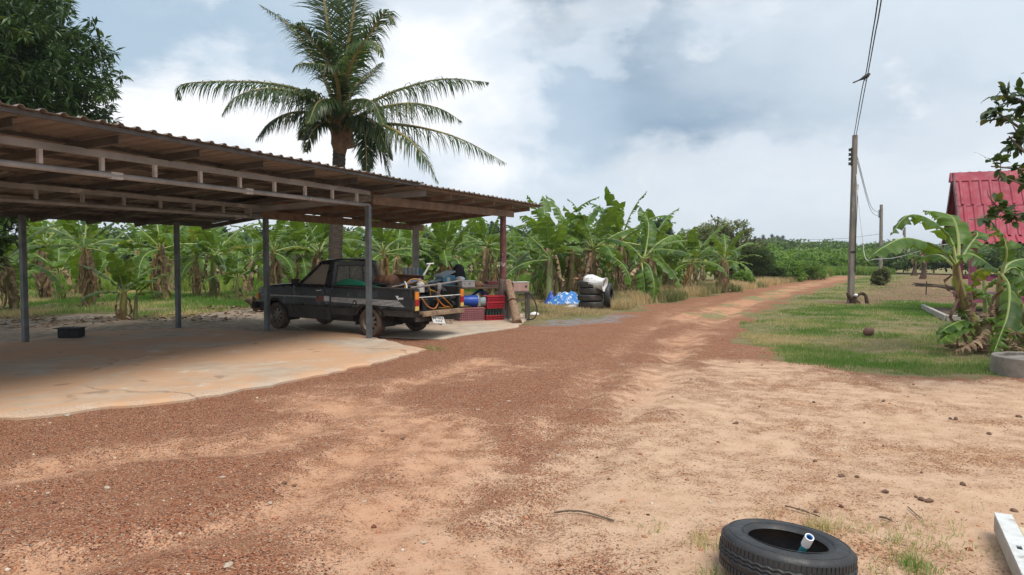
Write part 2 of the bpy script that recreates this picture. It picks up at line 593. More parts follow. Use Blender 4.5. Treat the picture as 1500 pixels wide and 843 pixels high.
def glass_mat(name='dusty_reflection_tinted_glass', mixf=.55):
    m, t, b = nt(name)
    b.inputs['Base Color'].default_value = (.40, .35, .28, 1)  # tan base colour carries both dust and a painted reflection of slab and sky
    b.inputs['Roughness'].default_value = .22
    tr = t.nodes.new('ShaderNodeBsdfTransparent')
    tr.inputs[0].default_value = (.80, .80, .76, 1)
    ms = t.nodes.new('ShaderNodeMixShader')
    ms.inputs[0].default_value = mixf
    L(t, tr.outputs[0], ms.inputs[1])
    L(t, b.outputs[0], ms.inputs[2])
    L(t, ms.outputs[0], t.nodes['Material Output'].inputs['Surface'])
    return m
M['glass'] = glass_mat()

def sack_mat():
    m, t, b = nt('white_plastic_sack')
    b.inputs['Base Color'].default_value = (.74, .73, .72, 1)
    b.inputs['Roughness'].default_value = .4
    tc = t.nodes.new('ShaderNodeTexCoord')
    bump(t, b, noise(t, tc.outputs['Object'], 14, 4, .6, 1.0), .6, .02)
    return m
M['sack'] = sack_mat()
M['clod'] = mk('earth_clod', (.20, .115, .075), (.11, .065, .045), 20, .95)
M['stone'] = mk('pale_stone', (.50, .41, .32), (.36, .28, .21), 12, .9)
M['clearglass'] = glass_mat('rear_window_glass', .22)
M['darkglass'] = mk('dark_window_glass', (.03, .03, .03), (.05, .048, .045), 4, .15)
# ================================================================== GROUND
D1 = Vector((.375, .927, 0)).normalized()      # along the carport
D2 = Vector((-D1.y, D1.x, 0))                  # towards the grove behind it
def Q(s, t, z=0.0):
    return D1 * s + D2 * t + Vector((0, 0, z))

def xy(l, z=0.0):
    return [G(u, v, z).to_2d() for u, v in l]

bare_poly = xy([(-300, 476), (0, 466), (120, 460), (260, 466), (380, 448), (430, 462), (700, 472), (790, 474), (880, 466),
                (930, 455), (1000, 440), (1100, 424), (1180, 411), (1228, 404.5), (1262, 404.5), (1215, 421), (1150, 441), (1108, 458),
                (1090, 478), (1105, 508), (1130, 531), (1250, 547), (1455, 551)]) + [Vector((15, 9.2)), Vector((15, -9)), Vector((-16, -9)), Vector((-16, 13))]
pale_poly = xy([(-300, 478), (0, 466), (120, 460), (260, 464), (400, 446), (470, 470), (430, 500), (0, 520), (-300, 520)])
tan_poly = xy([(850, 700), (900, 625), (985, 556), (1010, 536), (1130, 533), (1250, 548), (1455, 552), (1700, 600)]) + [Vector((8, 2)), Vector((5, -2)), Vector((.3, -2))] + xy([(780, 830)])
grey_poly = xy([(775, 480), (780, 468), (850, 463), (915, 462), (900, 472), (840, 478)])
soil_poly = xy([(1190, 446), (1260, 436), (1275, 424), (1300, 412), (1340, 402), (1600, 402), (1600, 436), (1395, 445), (1330, 441)])
road_line = [G(u, v) for u, v in [(760, 843), (850, 640), (960, 540), (1060, 470), (1150, 430), (1240, 404)]]
tracks = [
    ([(-20, 850), (81, 821), (244, 789), (407, 748), (470, 700), (560, 650)], .22, .9),
    ([(-150, 740), (0, 700), (203, 663), (366, 655), (470, 615), (600, 560), (700, 530)], .26, .7),
    ([(440, 580), (528, 599), (610, 630), (675, 665), (640, 705), (600, 750), (580, 850)], .42, 1.0),
    ([(610, 830), (720, 800), (860, 790)], .4, .9),
    ([(780, 760), (887, 632), (960, 562), (1000, 500), (1075, 455), (1130, 432), (1245, 404)], .28, .85),
    ([(560, 760), (700, 720), (800, 640), (870, 560), (900, 520), (980, 460), (1080, 430)], .20, .45),
    ([(640, 560), (770, 540), (900, 525)], .25, .5),
    ([(985, 545), (1100, 548), (1200, 560)], .35, .9),
]

def masks(x, y):
    n1 = fbm(x * .9, y * .9, 3) - .5
    n2 = fbm(x * 3.1, y * 3.1, 8) - .5
    bare = sstep(-.35, .35, poly_sd(x, y, bare_poly) + n1 * 1.6 + n2 * .8)
    tan = sstep(-.7, 1.0, poly_sd(x, y, tan_poly) + n1 * 3.0 + n2 * 1.2) * .80
    for pts, w, k in tracks:
        d = line_d(x, y, [G(*p) for p in pts])
        w2 = w * (1 + np.clip(y - 6, 0, 30) * .03)
        tan = np.maximum(tan, .80 * k * (1 - sstep(w2 * .1, w2 * 2.1, d + n1 * .7 + n2 * .35)))
    cd = line_d(x, y, [G(*p) for p in [(1000, 474), (1040, 458), (1110, 438), (1180, 418), (1235, 407)]])
    crown = (1 - sstep(.25, 1.0, cd + n1 * .9)) * sstep(15, 20, y)
    tan = np.maximum(tan, crown * .9)
    bare = bare * (1 - crown * sstep(.45, .6, fbm(x * 1.1, y * 1.1, 44)) * .75)
    red = 1 - sstep(-2.0, 1.0, poly_sd(x, y, tan_poly) + n1 * 2)
    pale = sstep(-.4, .4, poly_sd(x, y, pale_poly) + n1 * 1.2)
    grey = sstep(-.15, .25, poly_sd(x, y, grey_poly) + n1 * .8 + n2 * .5)
    soil = sstep(-.6, .6, poly_sd(x, y, soil_poly) + n1 * 3.5 + n2 * 1.2)
    masks.red = red
    return bare, tan, pale, grey, soil

def axis(lo, hi, flo, fhi, step, grow=1.13):
    a = list(np.arange(flo, fhi + 1e-6, step))
    d = step
    while a[-1] < hi:
        d *= grow
        a.append(a[-1] + d)
    d = step
    b = [flo]
    while b[-1] > lo:
        d *= grow
        b.append(b[-1] - d)
    return np.array(b[:0:-1] + a)

xs = axis(-900, 900, -11, 11, .11)
ys = axis(-60, 1500, 1.5, 24, .11, 1.06)
gx, gy = np.meshgrid(xs, ys)
bare, tanm, pale, grey, soil = masks(gx, gy)
redm = masks.red
near = 1 - sstep(30, 60, np.hypot(gx, gy))
hz = ((fbm(gx * .7, gy * .7, 21) - .5) * .07 + (fbm(gx * 3, gy * 3, 5) - .5) * .035 - bare * tanm * .03) * near
# keep it level where things stand
def flat_at(p, r):
    global hz
    d = np.hypot(gx - p[0], gy - p[1])
    hz = hz * sstep(r * .7, r * 1.5, d)
for p, r in ((Q(7, 10), 5.5), (Q(14.5, 8.5), 5), (G(1150, 803), .6)):
    flat_at(p, r)
hz = hz - .012
for pts, w, k in tracks[:2] + tracks[4:6]:
    d_ = line_d(gx, gy, [G(*p) for p in pts]) + (fbm(gx * 2, gy * 2, 61) - .5) * .12
    hz = hz - .032 * np.exp(-(d_ / .17) ** 2) * near + .016 * np.exp(-((d_ - .34) / .13) ** 2) * near
ny, nx = gx.shape
idx = np.arange(ny * nx).reshape(ny, nx)
Fg = np.stack([idx[:-1, :-1], idx[:-1, 1:], idx[1:, 1:], idx[1:, :-1]], -1).reshape(-1, 4)

def ground_mat():
    m, t, b = nt('laterite_and_grass_ground')
    tc = t.nodes.new('ShaderNodeTexCoord')
    P = tc.outputs['Object']
    def A(n):
        a = t.nodes.new('ShaderNodeAttribute')
        a.attribute_name = n
        return a.outputs['Fac']
    big = noise(t, P, .8, 6, .6)
    mid = noise(t, P, 4.5, 6, .65)
    fine = noise(t, P, 38, 5, .7)
    vor = t.nodes.new('ShaderNodeTexVoronoi')
    vor.inputs['Scale'].default_value = 95
    vor.inputs['Randomness'].default_value = 1
    L(t, P, vor.inputs['Vector'])
    vsep = t.nodes.new('ShaderNodeSeparateColor')
    L(t, vor.outputs['Color'], vsep.inputs[0])
    # gravel: dark red-brown stones of many tones
    grav = mixc(t, vsep.outputs[0], (.285, .100, .054), (.54, .240, .128))
    grav = mixc(t, mapr(t, vsep.outputs[1], .84, .88), grav, (.52, .37, .26))
    grav = mixc(t, mapr(t, vsep.outputs[2], .80, .85), grav, (.11, .050, .036))
    grav = mixc(t, mapr(t, mid, .46, .70, 0, .6), grav, (.47, .245, .14))
    # sandy soil
    sand = mixc(t, mapr(t, mid, .3, .7), (.60, .405, .275), (.50, .315, .20))
    sand = mixc(t, mapr(t, fine, .60, .8, 0, .5), sand, (.28, .155, .095))
    sand = mixc(t, mapr(t, big, .5, .68, 0, .6), sand, (.52, .285, .145))
    sand = mixc(t, A('red'), sand, mixc(t, mapr(t, mid, .35, .7), (.55, .315, .195), (.45, .225, .125)))
    # how much gravel lies on the sand
    cover = math_n(t, 'ADD', math_n(t, 'SUBTRACT', 1.0, A('tan')), math_n(t, 'MULTIPLY', math_n(t, 'SUBTRACT', mid, .5), 1.5))
    cover = math_n(t, 'ADD', cover, math_n(t, 'MULTIPLY', math_n(t, 'SUBTRACT', big, .5), 1.9))
    cover = math_n(t, 'ADD', cover, math_n(t, 'MULTIPLY', math_n(t, 'SUBTRACT', fine, .5), 1.6))
    cover = math_n(t, 'ADD', cover, math_n(t, 'MULTIPLY', math_n(t, 'SUBTRACT', vsep.outputs[1], .5), .75))
    col = mixc(t, mapr(t, cover, .30, .72), sand, grav)
    far = t.nodes.new('ShaderNodeSeparateXYZ')
    L(t, P, far.inputs[0])
    col = mixc(t, mapr(t, far.outputs[1], 13, 30, 0, .55), col, (.38, .185, .098))
    # pale dry earth beside the slab
    pl = mixc(t, mapr(t, math_n(t, 'ADD', mid, math_n(t, 'MULTIPLY', fine, .3)), .5, .85), (.64, .52, .40), (.32, .23, .16))
    col = mixc(t, A('pale'), col, pl)
    gr = mixc(t, vsep.outputs[0], (.16, .155, .15), (.48, .46, .44))
    col = mixc(t, math_n(t, 'MULTIPLY', A('grey'), mapr(t, mid, .35, .55)), col, gr)
    # earth under the grass
    turf = mixc(t, mapr(t, mid, .35, .7), (.19, .20, .065), (.33, .265, .145))
    turf = mixc(t, mapr(t, big, .48, .62, 0, .7), turf, (.36, .27, .16))
    so = mixc(t, mapr(t, mid, .35, .65), (.36, .22, .14), (.24, .14, .09))
    turf = mixc(t, math_n(t, 'MULTIPLY', A('soil'), mapr(t, big, .3, .55, .45, 1)), turf, so)
    edge = math_n(t, 'ADD', A('bare'), math_n(t, 'MULTIPLY', math_n(t, 'SUBTRACT', mid, .5), 1.1))
    edge = math_n(t, 'ADD', edge, math_n(t, 'MULTIPLY', math_n(t, 'SUBTRACT', fine, .5), .6))
    col = mixc(t, mapr(t, edge, .35, .65), turf, col)
    L(t, col, b.inputs['Base Color'])
    b.inputs['Roughness'].default_value = .93
    b.inputs['Specular IOR Level'].default_value = .15
    hgt = math_n(t, 'ADD', math_n(t, 'MULTIPLY', fine, .7), math_n(t, 'MULTIPLY', mid, 1.2))
    hgt = math_n(t, 'SUBTRACT', hgt, math_n(t, 'MULTIPLY', vor.outputs['Distance'], mapr(t, cover, .25, .75, .05, .9)))
    bump(t, b, hgt, .95, .026)
    return m
M['ground'] = ground_mat()
ground = np_mesh('ground', np.stack([gx, gy, hz], -1).reshape(-1, 3), Fg, M['ground'],
                 {'bare': bare.ravel(), 'tan': tanm.ravel(), 'pale': pale.ravel(), 'grey': grey.ravel(), 'soil': soil.ravel(), 'red': redm.ravel()}, smooth=True)
tag(ground, kind='structure')

# loose stones on the dirt
rs = np.random.RandomState(4)
def pebbles(n, xr, yr, smin, smax, seed, want):
    r = np.random.RandomState(seed)
    # denser nearer the viewer, where single stones can be made out
    y = yr[0] + (yr[1] - yr[0]) * r.rand(n) ** 1.5
    x = (r.rand(n) - .5) * 2 * (.80 * y + .8)
    ok = np.ones(n, bool)
    b_, t_, p_, g_, s_ = masks(x, y)
    pr = b_ * (want[0] * (1 - t_) + want[1] * t_)
    ok &= r.rand(n) < pr
    x, y, t_ = x[ok], y[ok], t_[ok]
    n = len(x)
    s = smin + (smax - smin) * r.rand(n) ** 3
    oct_ = np.array([[1, 0, 0], [-1, 0, 0], [0, 1, 0], [0, -1, 0], [0, 0, 1], [0, 0, -1]], float)
    V = oct_[None] * (s[:, None, None] * (.6 + .7 * r.rand(n, 6, 1)))
    a = r.rand(n) * 6.28
    c_, s_ = np.cos(a)[:, None], np.sin(a)[:, None]
    X = V[..., 0] * c_ - V[..., 1] * s_
    Y = V[..., 0] * s_ + V[..., 1] * c_
    Z = V[..., 2] * .7 + (s * .25)[:, None] - .004
    V = np.stack([X + x[:, None], Y + y[:, None], Z], -1).reshape(-1, 3)
    f = np.array([[0, 2, 4], [2, 1, 4], [1, 3, 4], [3, 0, 4], [2, 0, 5], [1, 2, 5], [3, 1, 5], [0, 3, 5]])
    Fa = (f[None] + (np.arange(n) * 6)[:, None, None]).reshape(-1, 3)
    return V, Fa, np.repeat(r.rand(n), 6)

def pebble_mat():
    m, t, b = nt('laterite_pebbles')
    a = t.nodes.new('ShaderNodeAttribute')
    a.attribute_name = 'rnd'
    cr = t.nodes.new('ShaderNodeValToRGB')
    e = cr.color_ramp.elements
    e[0].position, e[0].color = 0, (.085, .040, .030, 1)
    e[1].position, e[1].color = 1, (.62, .54, .45, 1)
    for p, c in ((.35, (.29, .105, .058)), (.7, (.46, .21, .115)), (.93, (.52, .35, .23))):
        el = e.new(p)
        el.color = c4(c)
    L(t, a.outputs['Fac'], cr.inputs[0])
    L(t, cr.outputs[0], b.inputs['Base Color'])
    b.inputs['Roughness'].default_value = .9
    b.inputs['Specular IOR Level'].default_value = .2
    return m
M['pebble'] = pebble_mat()
V, Fa, rn = pebbles(210000, 0, (2.3, 12), .0025, .0095, 11, (.85, .45))
V2, F2, r2 = pebbles(2200, 0, (2.3, 14), .009, .024, 12, (.6, .5))
Fa = np.concatenate([Fa, F2 + len(V)])
hzV = np.concatenate([V, V2])
def ground_z(x, y):
    ix = np.clip(np.searchsorted(xs, x) - 1, 0, nx - 2)
    iy = np.clip(np.searchsorted(ys, y) - 1, 0, ny - 2)
    fx = (x - xs[ix]) / (xs[ix + 1] - xs[ix])
    fy = (y - ys[iy]) / (ys[iy + 1] - ys[iy])
    return (hz[iy, ix] * (1 - fx) + hz[iy, ix + 1] * fx) * (1 - fy) + (hz[iy + 1, ix] * (1 - fx) + hz[iy + 1, ix + 1] * fx) * fy
hzV[:, 2] += ground_z(hzV[:, 0], hzV[:, 1])
tag(np_mesh('gravel', hzV, Fa, M['pebble'], {'rnd': np.concatenate([rn, r2])}), 'loose red brown laterite gravel strewn over the dirt yard', 'gravel', kind='stuff')

def gz(p):
    return float(ground_z(np.array([p[0]]), np.array([p[1]]))[0])

# ------------------------------------------------------------------ concrete slabs
def slab_mat(name, dusty):
    m, t, b = nt(name)
    tc = t.nodes.new('ShaderNodeTexCoord')
    P = tc.outputs['Object']
    big, mid, fine = noise(t, P, .55, 5, .6, .4), noise(t, P, 3.2, 6, .65), noise(t, P, 45, 5, .7)
    col = mixc(t, mapr(t, mid, .3, .7), (.50, .415, .325), (.38, .31, .24))
    col = mixc(t, mapr(t, big, .34, .56, 0, dusty), col, (.55, .315, .175))
    col = mixc(t, mapr(t, noise(t, P, 1.5, 5, .7), .58, .74, 0, .7), col, (.62, .57, .49))
    col = mixc(t, mapr(t, fine, .58, .8, 0, .5), col, (.17, .12, .085))
    ea = t.nodes.new('ShaderNodeAttribute')
    ea.attribute_name = 'lv'
    es = t.nodes.new('ShaderNodeSeparateXYZ')
    L(t, ea.outputs['Vector'], es.inputs[0])
    ef = mapr(t, math_n(t, 'ADD', es.outputs[0], math_n(t, 'ADD', math_n(t, 'MULTIPLY', math_n(t, 'SUBTRACT', mid, .5), 1.6), math_n(t, 'MULTIPLY', math_n(t, 'SUBTRACT', noise(t, P, .9, 3), .5), 2.6))), .9, 1.25)
    col = mixc(t, math_n(t, 'MULTIPLY', ef, .4), col, mixc(t, mapr(t, fine, .4, .62), (.54, .48, .40), (.33, .26, .2)))
    col = mixc(t, mapr(t, noise(t, P, 2.3, 3, .5), .66, .72, 0, .45), col, (.13, .10, .08))
    # thin wandering cracks
    mp = t.nodes.new('ShaderNodeTexVoronoi')
    mp.feature = 'DISTANCE_TO_EDGE'
    mp.inputs['Scale'].default_value = .30
    wn = t.nodes.new('ShaderNodeTexNoise')
    wn.inputs['Scale'].default_value = 2.5
    wn.inputs['Detail'].default_value = 6
    L(t, P, wn.inputs['Vector'])
    va = t.nodes.new('ShaderNodeVectorMath')
    va.operation = 'MULTIPLY_ADD'
    L(t, wn.outputs['Color'], va.inputs[0])
    va.inputs[1].default_value = (.5, .5, .5)
    L(t, P, va.inputs[2])
    L(t, va.outputs[0], mp.inputs['Vector'])
    crack = mapr(t, mp.outputs['Distance'], .0, .012, 1, 0)
    crack = math_n(t, 'MULTIPLY', crack, mapr(t, noise(t, P, .33, 2), .52, .62))
    col = mixc(t, math_n(t, 'MULTIPLY', crack, .5), col, (.12, .085, .062))
    L(t, col, b.inputs['Base Color'])
    b.inputs['Roughness'].default_value = .85
    b.inputs['Specular IOR Level'].default_value = .25
    h = math_n(t, 'SUBTRACT', math_n(t, 'ADD', math_n(t, 'MULTIPLY', fine, .25), math_n(t, 'MULTIPLY', mid, .6)), math_n(t, 'MULTIPLY', crack, .8))
    bump(t, b, h, .4, .012)
    return m
M['slab'] = slab_mat('dusty_floor_concrete', .8)
M['slab2'] = slab_mat('floor_concrete', .3)

def slab(name, pts, ztop, mat, seed, jit=.05, zbot=-.08):
    """closed outline -> ragged outline with bevelled crumbling rim"""
    r = random.Random(seed)
    out = []
    n = len(pts)
    for i in range(n):
        a, b_ = Vector(pts[i]).to_2d(), Vector(pts[(i + 1) % n]).to_2d()
        k = max(1, int((b_ - a).length / .16))
        for j in range(k):
            p = a.lerp(b_, j / k)
            e = (b_ - a).normalized()
            out.append(p + Vector((-e.y, e.x)) * r.uniform(-jit, jit) * (0 if j == 0 else 1))
    c = sum(out, Vector((0, 0))) / len(out)
    mb = MB()
    m = len(out)
    rings = []
    for ins, z in ((.0, zbot), (.0, ztop * .25), (.05, ztop * .7), (.13, ztop * .95), (.55, ztop)):
        rings.append([(p + (c - p).normalized() * ins * r.uniform(.6, 1.4)).to_3d() + Vector((0, 0, z)) for p in out])
    vs = [p for rg in rings for p in rg]
    fs = []
    for i in range(len(rings) - 1):
        for j in range(m):
            fs.append((i * m + j, i * m + (j + 1) % m, (i + 1) * m + (j + 1) % m, (i + 1) * m + j))
    fs.append(tuple(range((len(rings) - 1) * m, len(rings) * m)))
    mb.add(vs, fs, 0, [(1, 0, .01) if i < m * 4 else (0, 0, .01) for i in range(len(vs))])
    return tag(mb.build(name, mat), kind='structure')

front = [G(u, v, .03) for u, v in [(0, 609), (70, 606), (130, 597), (215, 590), (300, 578), (400, 562), (480, 546), (560, 528), (625, 511)]]
back = [G(u, v, .06) for u, v in [(612, 506), (548, 492), (525, 485), (470, 481), (400, 483.5), (267, 479), (120, 486), (0, 500)]]
slab('floor_slab', [Q(1.5, 6.2)] + front + back + [Vector((-14.5, 12.0, 0)), Vector((-13, 6, 0))], .048, M['slab'], 2, .07)
slab('carport_floor', [G(u, v, .02) for u, v in [(648, 496), (690, 488.5), (757, 479), (768, 470)]] + [Vector((.5, 19.6, 0)), Vector((-2.2, 20.7, 0)), Vector((-5.2, 16.6, 0)), Vector((-3.9, 14.6, 0))], .022, M['slab2'], 5, .03)

# ================================================================== CARPORT
cp = thing('carport', 'long open carport of grey steel posts and trusses under brown corrugated roofing', 'carport', Q(11.76, 7.72))
def zs(t):
    return 3.03 - .06 * (min(t, 10.66) - 7.0) - .128 * max(0, t - 10.66)

def post(name, p, ztop, w, mat, zb=0.0, lab=None):
    mb = MB()
    p = Vector(p)
    ax = Matrix.Rotation(math.atan2(D1.y, D1.x), 3, 'Z')
    mb.box((p.x, p.y, (ztop + zb) / 2), (w, w, ztop - zb), M=ax)
    mb.box((p.x, p.y, zb + .006), (w * 2, w * 2, .012), M=ax)
    o = mb.build(name, mat, cp, world=True, bevel=.004)
    if lab:
        o['label'] = lab
    return o
for (u, v), z in (((541, 497), 2.54), ((391.5, 484), 2.385), ((261.5, 479), 2.33), ((37.5, 500), 2.33)):
    post('post', G(u, v, .06 if u != 541 else .03), z, .088, M['steel'], .03)
post('post', Q(2.6, 7.72), 2.54, .088, M['steel'])
post('post', Q(2.6, 10.66), 2.385, .088, M['steel'])
post('post', Q(5.6, 13.5), 2.3, .088, M['steel'])
post('post', Q(2.6, 13.5), 2.3, .088, M['steel'])

def truss(t, zlow, s0, s1, mat, ds=.75, w=.05, h=.055, strut=.045):
    zt = zs(t) - .185
    mb = MB()
    mb.beam(Q(s0, t, zt), Q(s1, t, zt), w, h)
    mb.tube([Q(s0, t, zlow), Q(s1 - .01, t, zlow)], h * .44, 14)
    tr = mb.build('truss', mat, cp, world=True, smooth=True, ang=40)
    r = random.Random(int(t * 10))
    s = s1 - .42
    while s > s0:
        m_ = MB().beam(Q(s, t, zlow + h / 2), Q(s, t, zt - h / 2), strut, strut, up=D1)
        m_.build('strut', M['weld'] if t < 8 else mat, tr, world=True)
        if t < 8 and r.random() < .2:
            MB().beam(Q(s + .1, t, zlow), Q(s + .2 + r.random() * .1, t, zlow), w + .004, h + .004).build('primer_patch', M['weld'], tr, world=True)
        s -= ds
truss(7.72, 2.565, 1.9, 11.78, M['primer'], w=.06, h=.08)
truss(10.66, 2.41, 1.9, 12.25, M['primer'], h=.075)
MB().beam(Q(1.9, 13.5, 2.375), Q(13.6, 13.5, 2.375), .06, .10).build('back_beam', M['channel'], cp, world=True, bevel=.004)
MB().beam(Q(1.9, 13.95, 2.375), Q(13.88, 13.95, 2.375), .02, .09).build('fascia', M['channel'], cp, world=True)

def channel(p0, p1, w, h, mat, name):
    """C-section with open side, as a real folded channel"""
    p0, p1 = Vector(p0), Vector(p1)
    d, sd, u = basis(p1 - p0)
    mb = MB()
    for off, ww, hh in ((Vector((0, 0, 0)) - sd * w / 2, .006, h), (u * (h / 2 - .003), w, .006), (-u * (h / 2 - .003), w, .006)):
        mb.beam(p0 + off, p1 + off, ww, hh)
    return mb.build(name, mat, cp, world=True)
for i in range(9):
    s = 2.4 + 1.17 * i
    channel(Q(s, 7.16, zs(7.16) - .107), Q(s, 10.66, zs(10.66) - .107), .055, .095, M['channel'], 'rafter')
    if i == 8:
        channel(Q(13.7, 10.67, zs(10.66) - .107), Q(13.7, 13.85, zs(13.85) - .107), .055, .095, M['channel'], 'rafter')
    channel(Q(s, 10.67, zs(10.66) - .107), Q(s, 13.85, zs(13.85) - .107), .055, .095, M['channel'], 'rafter')
for t in (7.06, 8.0, 9.0, 10.0, 11.0, 12.0, 13.0, 13.85):
    MB().beam(Q(1.9, t, zs(t) - .034), Q(13.88 if t > 10.7 else 12.6, t, zs(t) - .034), .04, .046).build('purlin', M['channel'], cp, world=True)

def corr(rows_n, c00, c10, c11, c01, pitch, height, name, mat, parent, flat=.5, jag=0, seed=1):
    """corrugated sheet over a quad: ribs run c00->c01, repeat along c00->c10"""
    c00, c10, c11, c01 = map(Vector, (c00, c10, c11, c01))
    Lx = (c10 - c00).length
    n = int(Lx / pitch)
    prof = [(0, 0), (flat, 0), (flat + .12, 1), (flat + .30, 1), (flat + .42, 0)]
    r = random.Random(seed)
    rows = []
    for j in range(rows_n + 1):
        f = j / rows_n
        row = []
        for i in range(n):
            for q, hh in prof:
                a = (i + q) / n
                if a > 1:
                    continue
                p0, p1 = c00.lerp(c10, a), c01.lerp(c11, a)
                p = p0.lerp(p1, f)
                wv = math.sin(a * 40 + f * 3) * .004
                row.append(p + Vector((0, 0, hh * height + wv)))
        rows.append(row)
    return MB().grid(rows).build(name, mat, parent, world=True, thick=.0025)
corr(6, Q(1.9, 6.98, zs(6.98)), Q(12.62, 6.98, zs(6.98)), Q(12.62, 10.75, zs(10.66) - .004), Q(1.9, 10.75, zs(10.66) - .004), .218, .027, 'roof_sheet', M['roofing'], cp)
corr(6, Q(1.9, 10.6, zs(10.66) - .010), Q(13.9, 10.6, zs(10.66) - .010), Q(13.9, 13.98, zs(13.98) - .01), Q(1.9, 13.98, zs(13.98) - .01), .218, .027, 'roof_sheet', M['roofing'], cp)
# timber end bay
F0, F1, B1, B0 = Q(12.5, 6.98, 3.0), Vector((.86, 19.2, 2.935)), Vector((-2.75, 20.75, 2.56)), Q(11.5, 11.2, 2.66)
corr(6, F0, F1, B1, B0, .205, .03, 'roof_sheet', M['roofing'], cp, seed=2)
WP = G(737, 472.5, .0)
WP = Vector((-.225, 18.05, 0))
def bay(a, b_, dz):
    return F0.lerp(F1, a).lerp(B0.lerp(B1, a), b_) + Vector((0, 0, dz))
A_ = Q(11.80, 7.72)
fb0, fb1 = Vector((A_.x + .03, A_.y + .06, 2.675)), Vector((.03, 18.45, 2.665))
MB().beam(fb0, fb1, .06, .165).build('timber_beam', M['oldwood'], cp, world=True, bevel=.008)
mb0, mb1 = Q(12.15, 10.66, 2.47), Vector((-2.55, 20.75, 2.40))
MB().beam(mb0, mb1, .06, .17).build('timber_beam', M['oldwood'], cp, world=True, bevel=.008)
for i in range(6):
    a = .08 + i * .165
    p0, p1 = bay(a, .04, -.105), bay(a, .97, -.105)
    if i == 0:
        channel(p0, p1, .055, .11, M['primer'], 'rafter')
    else:
        MB().beam(p0, p1, .05, .10).build('rafter', M['oldwood'], cp, world=True, bevel=.006)
for b_ in (.03, .28, .52, .76, .98):
    MB().beam(bay(.0, b_, -.03), bay(.99, b_, -.03), .04, .045).build('purlin', M['oldwood'], cp, world=True)
# painted timber post with a scarfed foot
rg = random.Random(3)
MB().tube([(WP.x, WP.y, .9), (WP.x + .005, WP.y, 1.6), (WP.x, WP.y, 2.585)], [.085, .082, .078], 10, wob=.05, rng=rg).build('post', M['maroon'], cp, world=True, smooth=True)['label'] = 'round timber post with flaking maroon paint'
MB().tube([(WP.x + .0, WP.y - .03, -.03), (WP.x - .03, WP.y - .03, .5), (WP.x - .02, WP.y - .03, 1.02)], [.10, .085, .08], 8, wob=.14, rng=rg).build('post_foot', M['postwood'], cp, world=True, smooth=True)
MB().tube([(WP.x + .13, WP.y + .10, -.03), (WP.x + .12, WP.y + .10, .5), (WP.x + .09, WP.y + .08, 1.0)], [.075, .07, .065], 8, wob=.12, rng=rg).build('post_foot', M['postwood'], cp, world=True, smooth=True)
bp = at(609, 400, 20.35)
MB().box((bp.x, bp.y, 1.22), (.17, .17, 2.46), rz=.3).build('post', M['postconc'], cp, world=True, bevel=.01)['label'] = 'square grey concrete post'
# ================================================================== BANANA PLANTS
def banana_leaf(mb, pts, W, rng, tear=.6, vfold=.5, side0=None, t0=.17, seg=20, limp=0.0, flip=0):
    P = catmull(pts, seg + 1)
    Sd = Vector(side0) if side0 is not None else None
    frames = []
    for i, p in enumerate(P):
        T = (P[min(i + 1, seg)] - P[max(i - 1, 0)]).normalized()
        S = T.cross(Vector((0, 0, 1)))
        if Sd is None:
            Sd = S.normalized() if S.length > .12 else Vector((1, 0, 0))
        S2 = Sd - T * Sd.dot(T)
        if S.length > .25:
            S.normalize()
            if S.dot(S2) < 0:
                S = -S
            S2 = S2.lerp(S, .5)
        S2.normalize()
        Sd = S2
        Nn = S2.cross(T)
        if Nn.z < 0 and not flip:
            Nn = -Nn
        frames.append((p, T, S2, Nn))
    b0 = int(round(t0 * seg))
    def width(t):
        q = (t - b0 / seg) / (1 - b0 / seg)
        q = min(max(q, 0), 1)
        return W / 2 * min(1, (q / .16 + .02)) ** .65 * (1 - max(0, (q - .5) / .5) ** 2.4 * .97)
    for side in (-1, 1):
        i = b0
        ph = rng.random() * 6
        while i < seg:
            n = rng.choice((1, 1, 2, 3)) if rng.random() < tear else rng.choice((3, 4, 6))
            e = min(seg, i + n)
            torn = rng.random() < tear
            drop = vfold + (rng.uniform(-.25, .6) if torn else rng.uniform(-.08, .1)) + limp * rng.uniform(.5, 1.3)
            short = 1 - (rng.random() ** 2 * .3 if torn else 0)
            sr = rng.random()
            vs, ats = [], []
            for k in range(i, e + 1):
                p, T, S, Nn = frames[k]
                w = width(k / seg) * short
                gap = .0
                if e - i > 0:
                    gap = (.013 if k == i else (-.013 if k == e else 0)) if torn else 0
                cur = p.copy()
                an = -.12
                ats.append((k / seg, 0, sr))
                vs.append(cur.copy())
                for q in range(1, 4):
                    an2 = an + drop * q / 3
                    cur = cur + (S * side * math.cos(an2) - Nn * math.sin(an2)) * (w / 3) + T * (w / 3 * .22)
                    ripple = math.sin(k * 1.7 + ph) * .012 * q
                    vs.append(cur + T * gap * q + Nn * ripple)
                    ats.append((k / seg, side * q / 3, sr))
            fs = []
            for r_ in range(e - i):
                for q in range(3):
                    a = r_ * 4 + q
                    fs.append((a, a + 1, a + 5, a + 4))
            mb.add(vs, fs, 0, ats)
            i = e
    rad = [.026 * (1 - .85 * k / seg) + .002 for k in range(seg + 1)]
    mb.tube([f[0] - f[3] * .006 for f in frames], [max(.003, r_ * (W / .5) ** .5) for r_ in rad], 5, 1)

def leaf_path(base, az, el, Ln, droop, rng, n=6):
    pts = [Vector(base)]
    e = el
    a = az
    for i in range(n):
        st = Ln / n
        pts.append(pts[-1] + Vector((math.cos(a) * math.cos(e), math.sin(a) * math.cos(e), math.sin(e))) * st)
        e -= droop * (.25 + 1.5 * i / n) / n * 1.2
        a += rng.uniform(-.06, .06)
    return pts

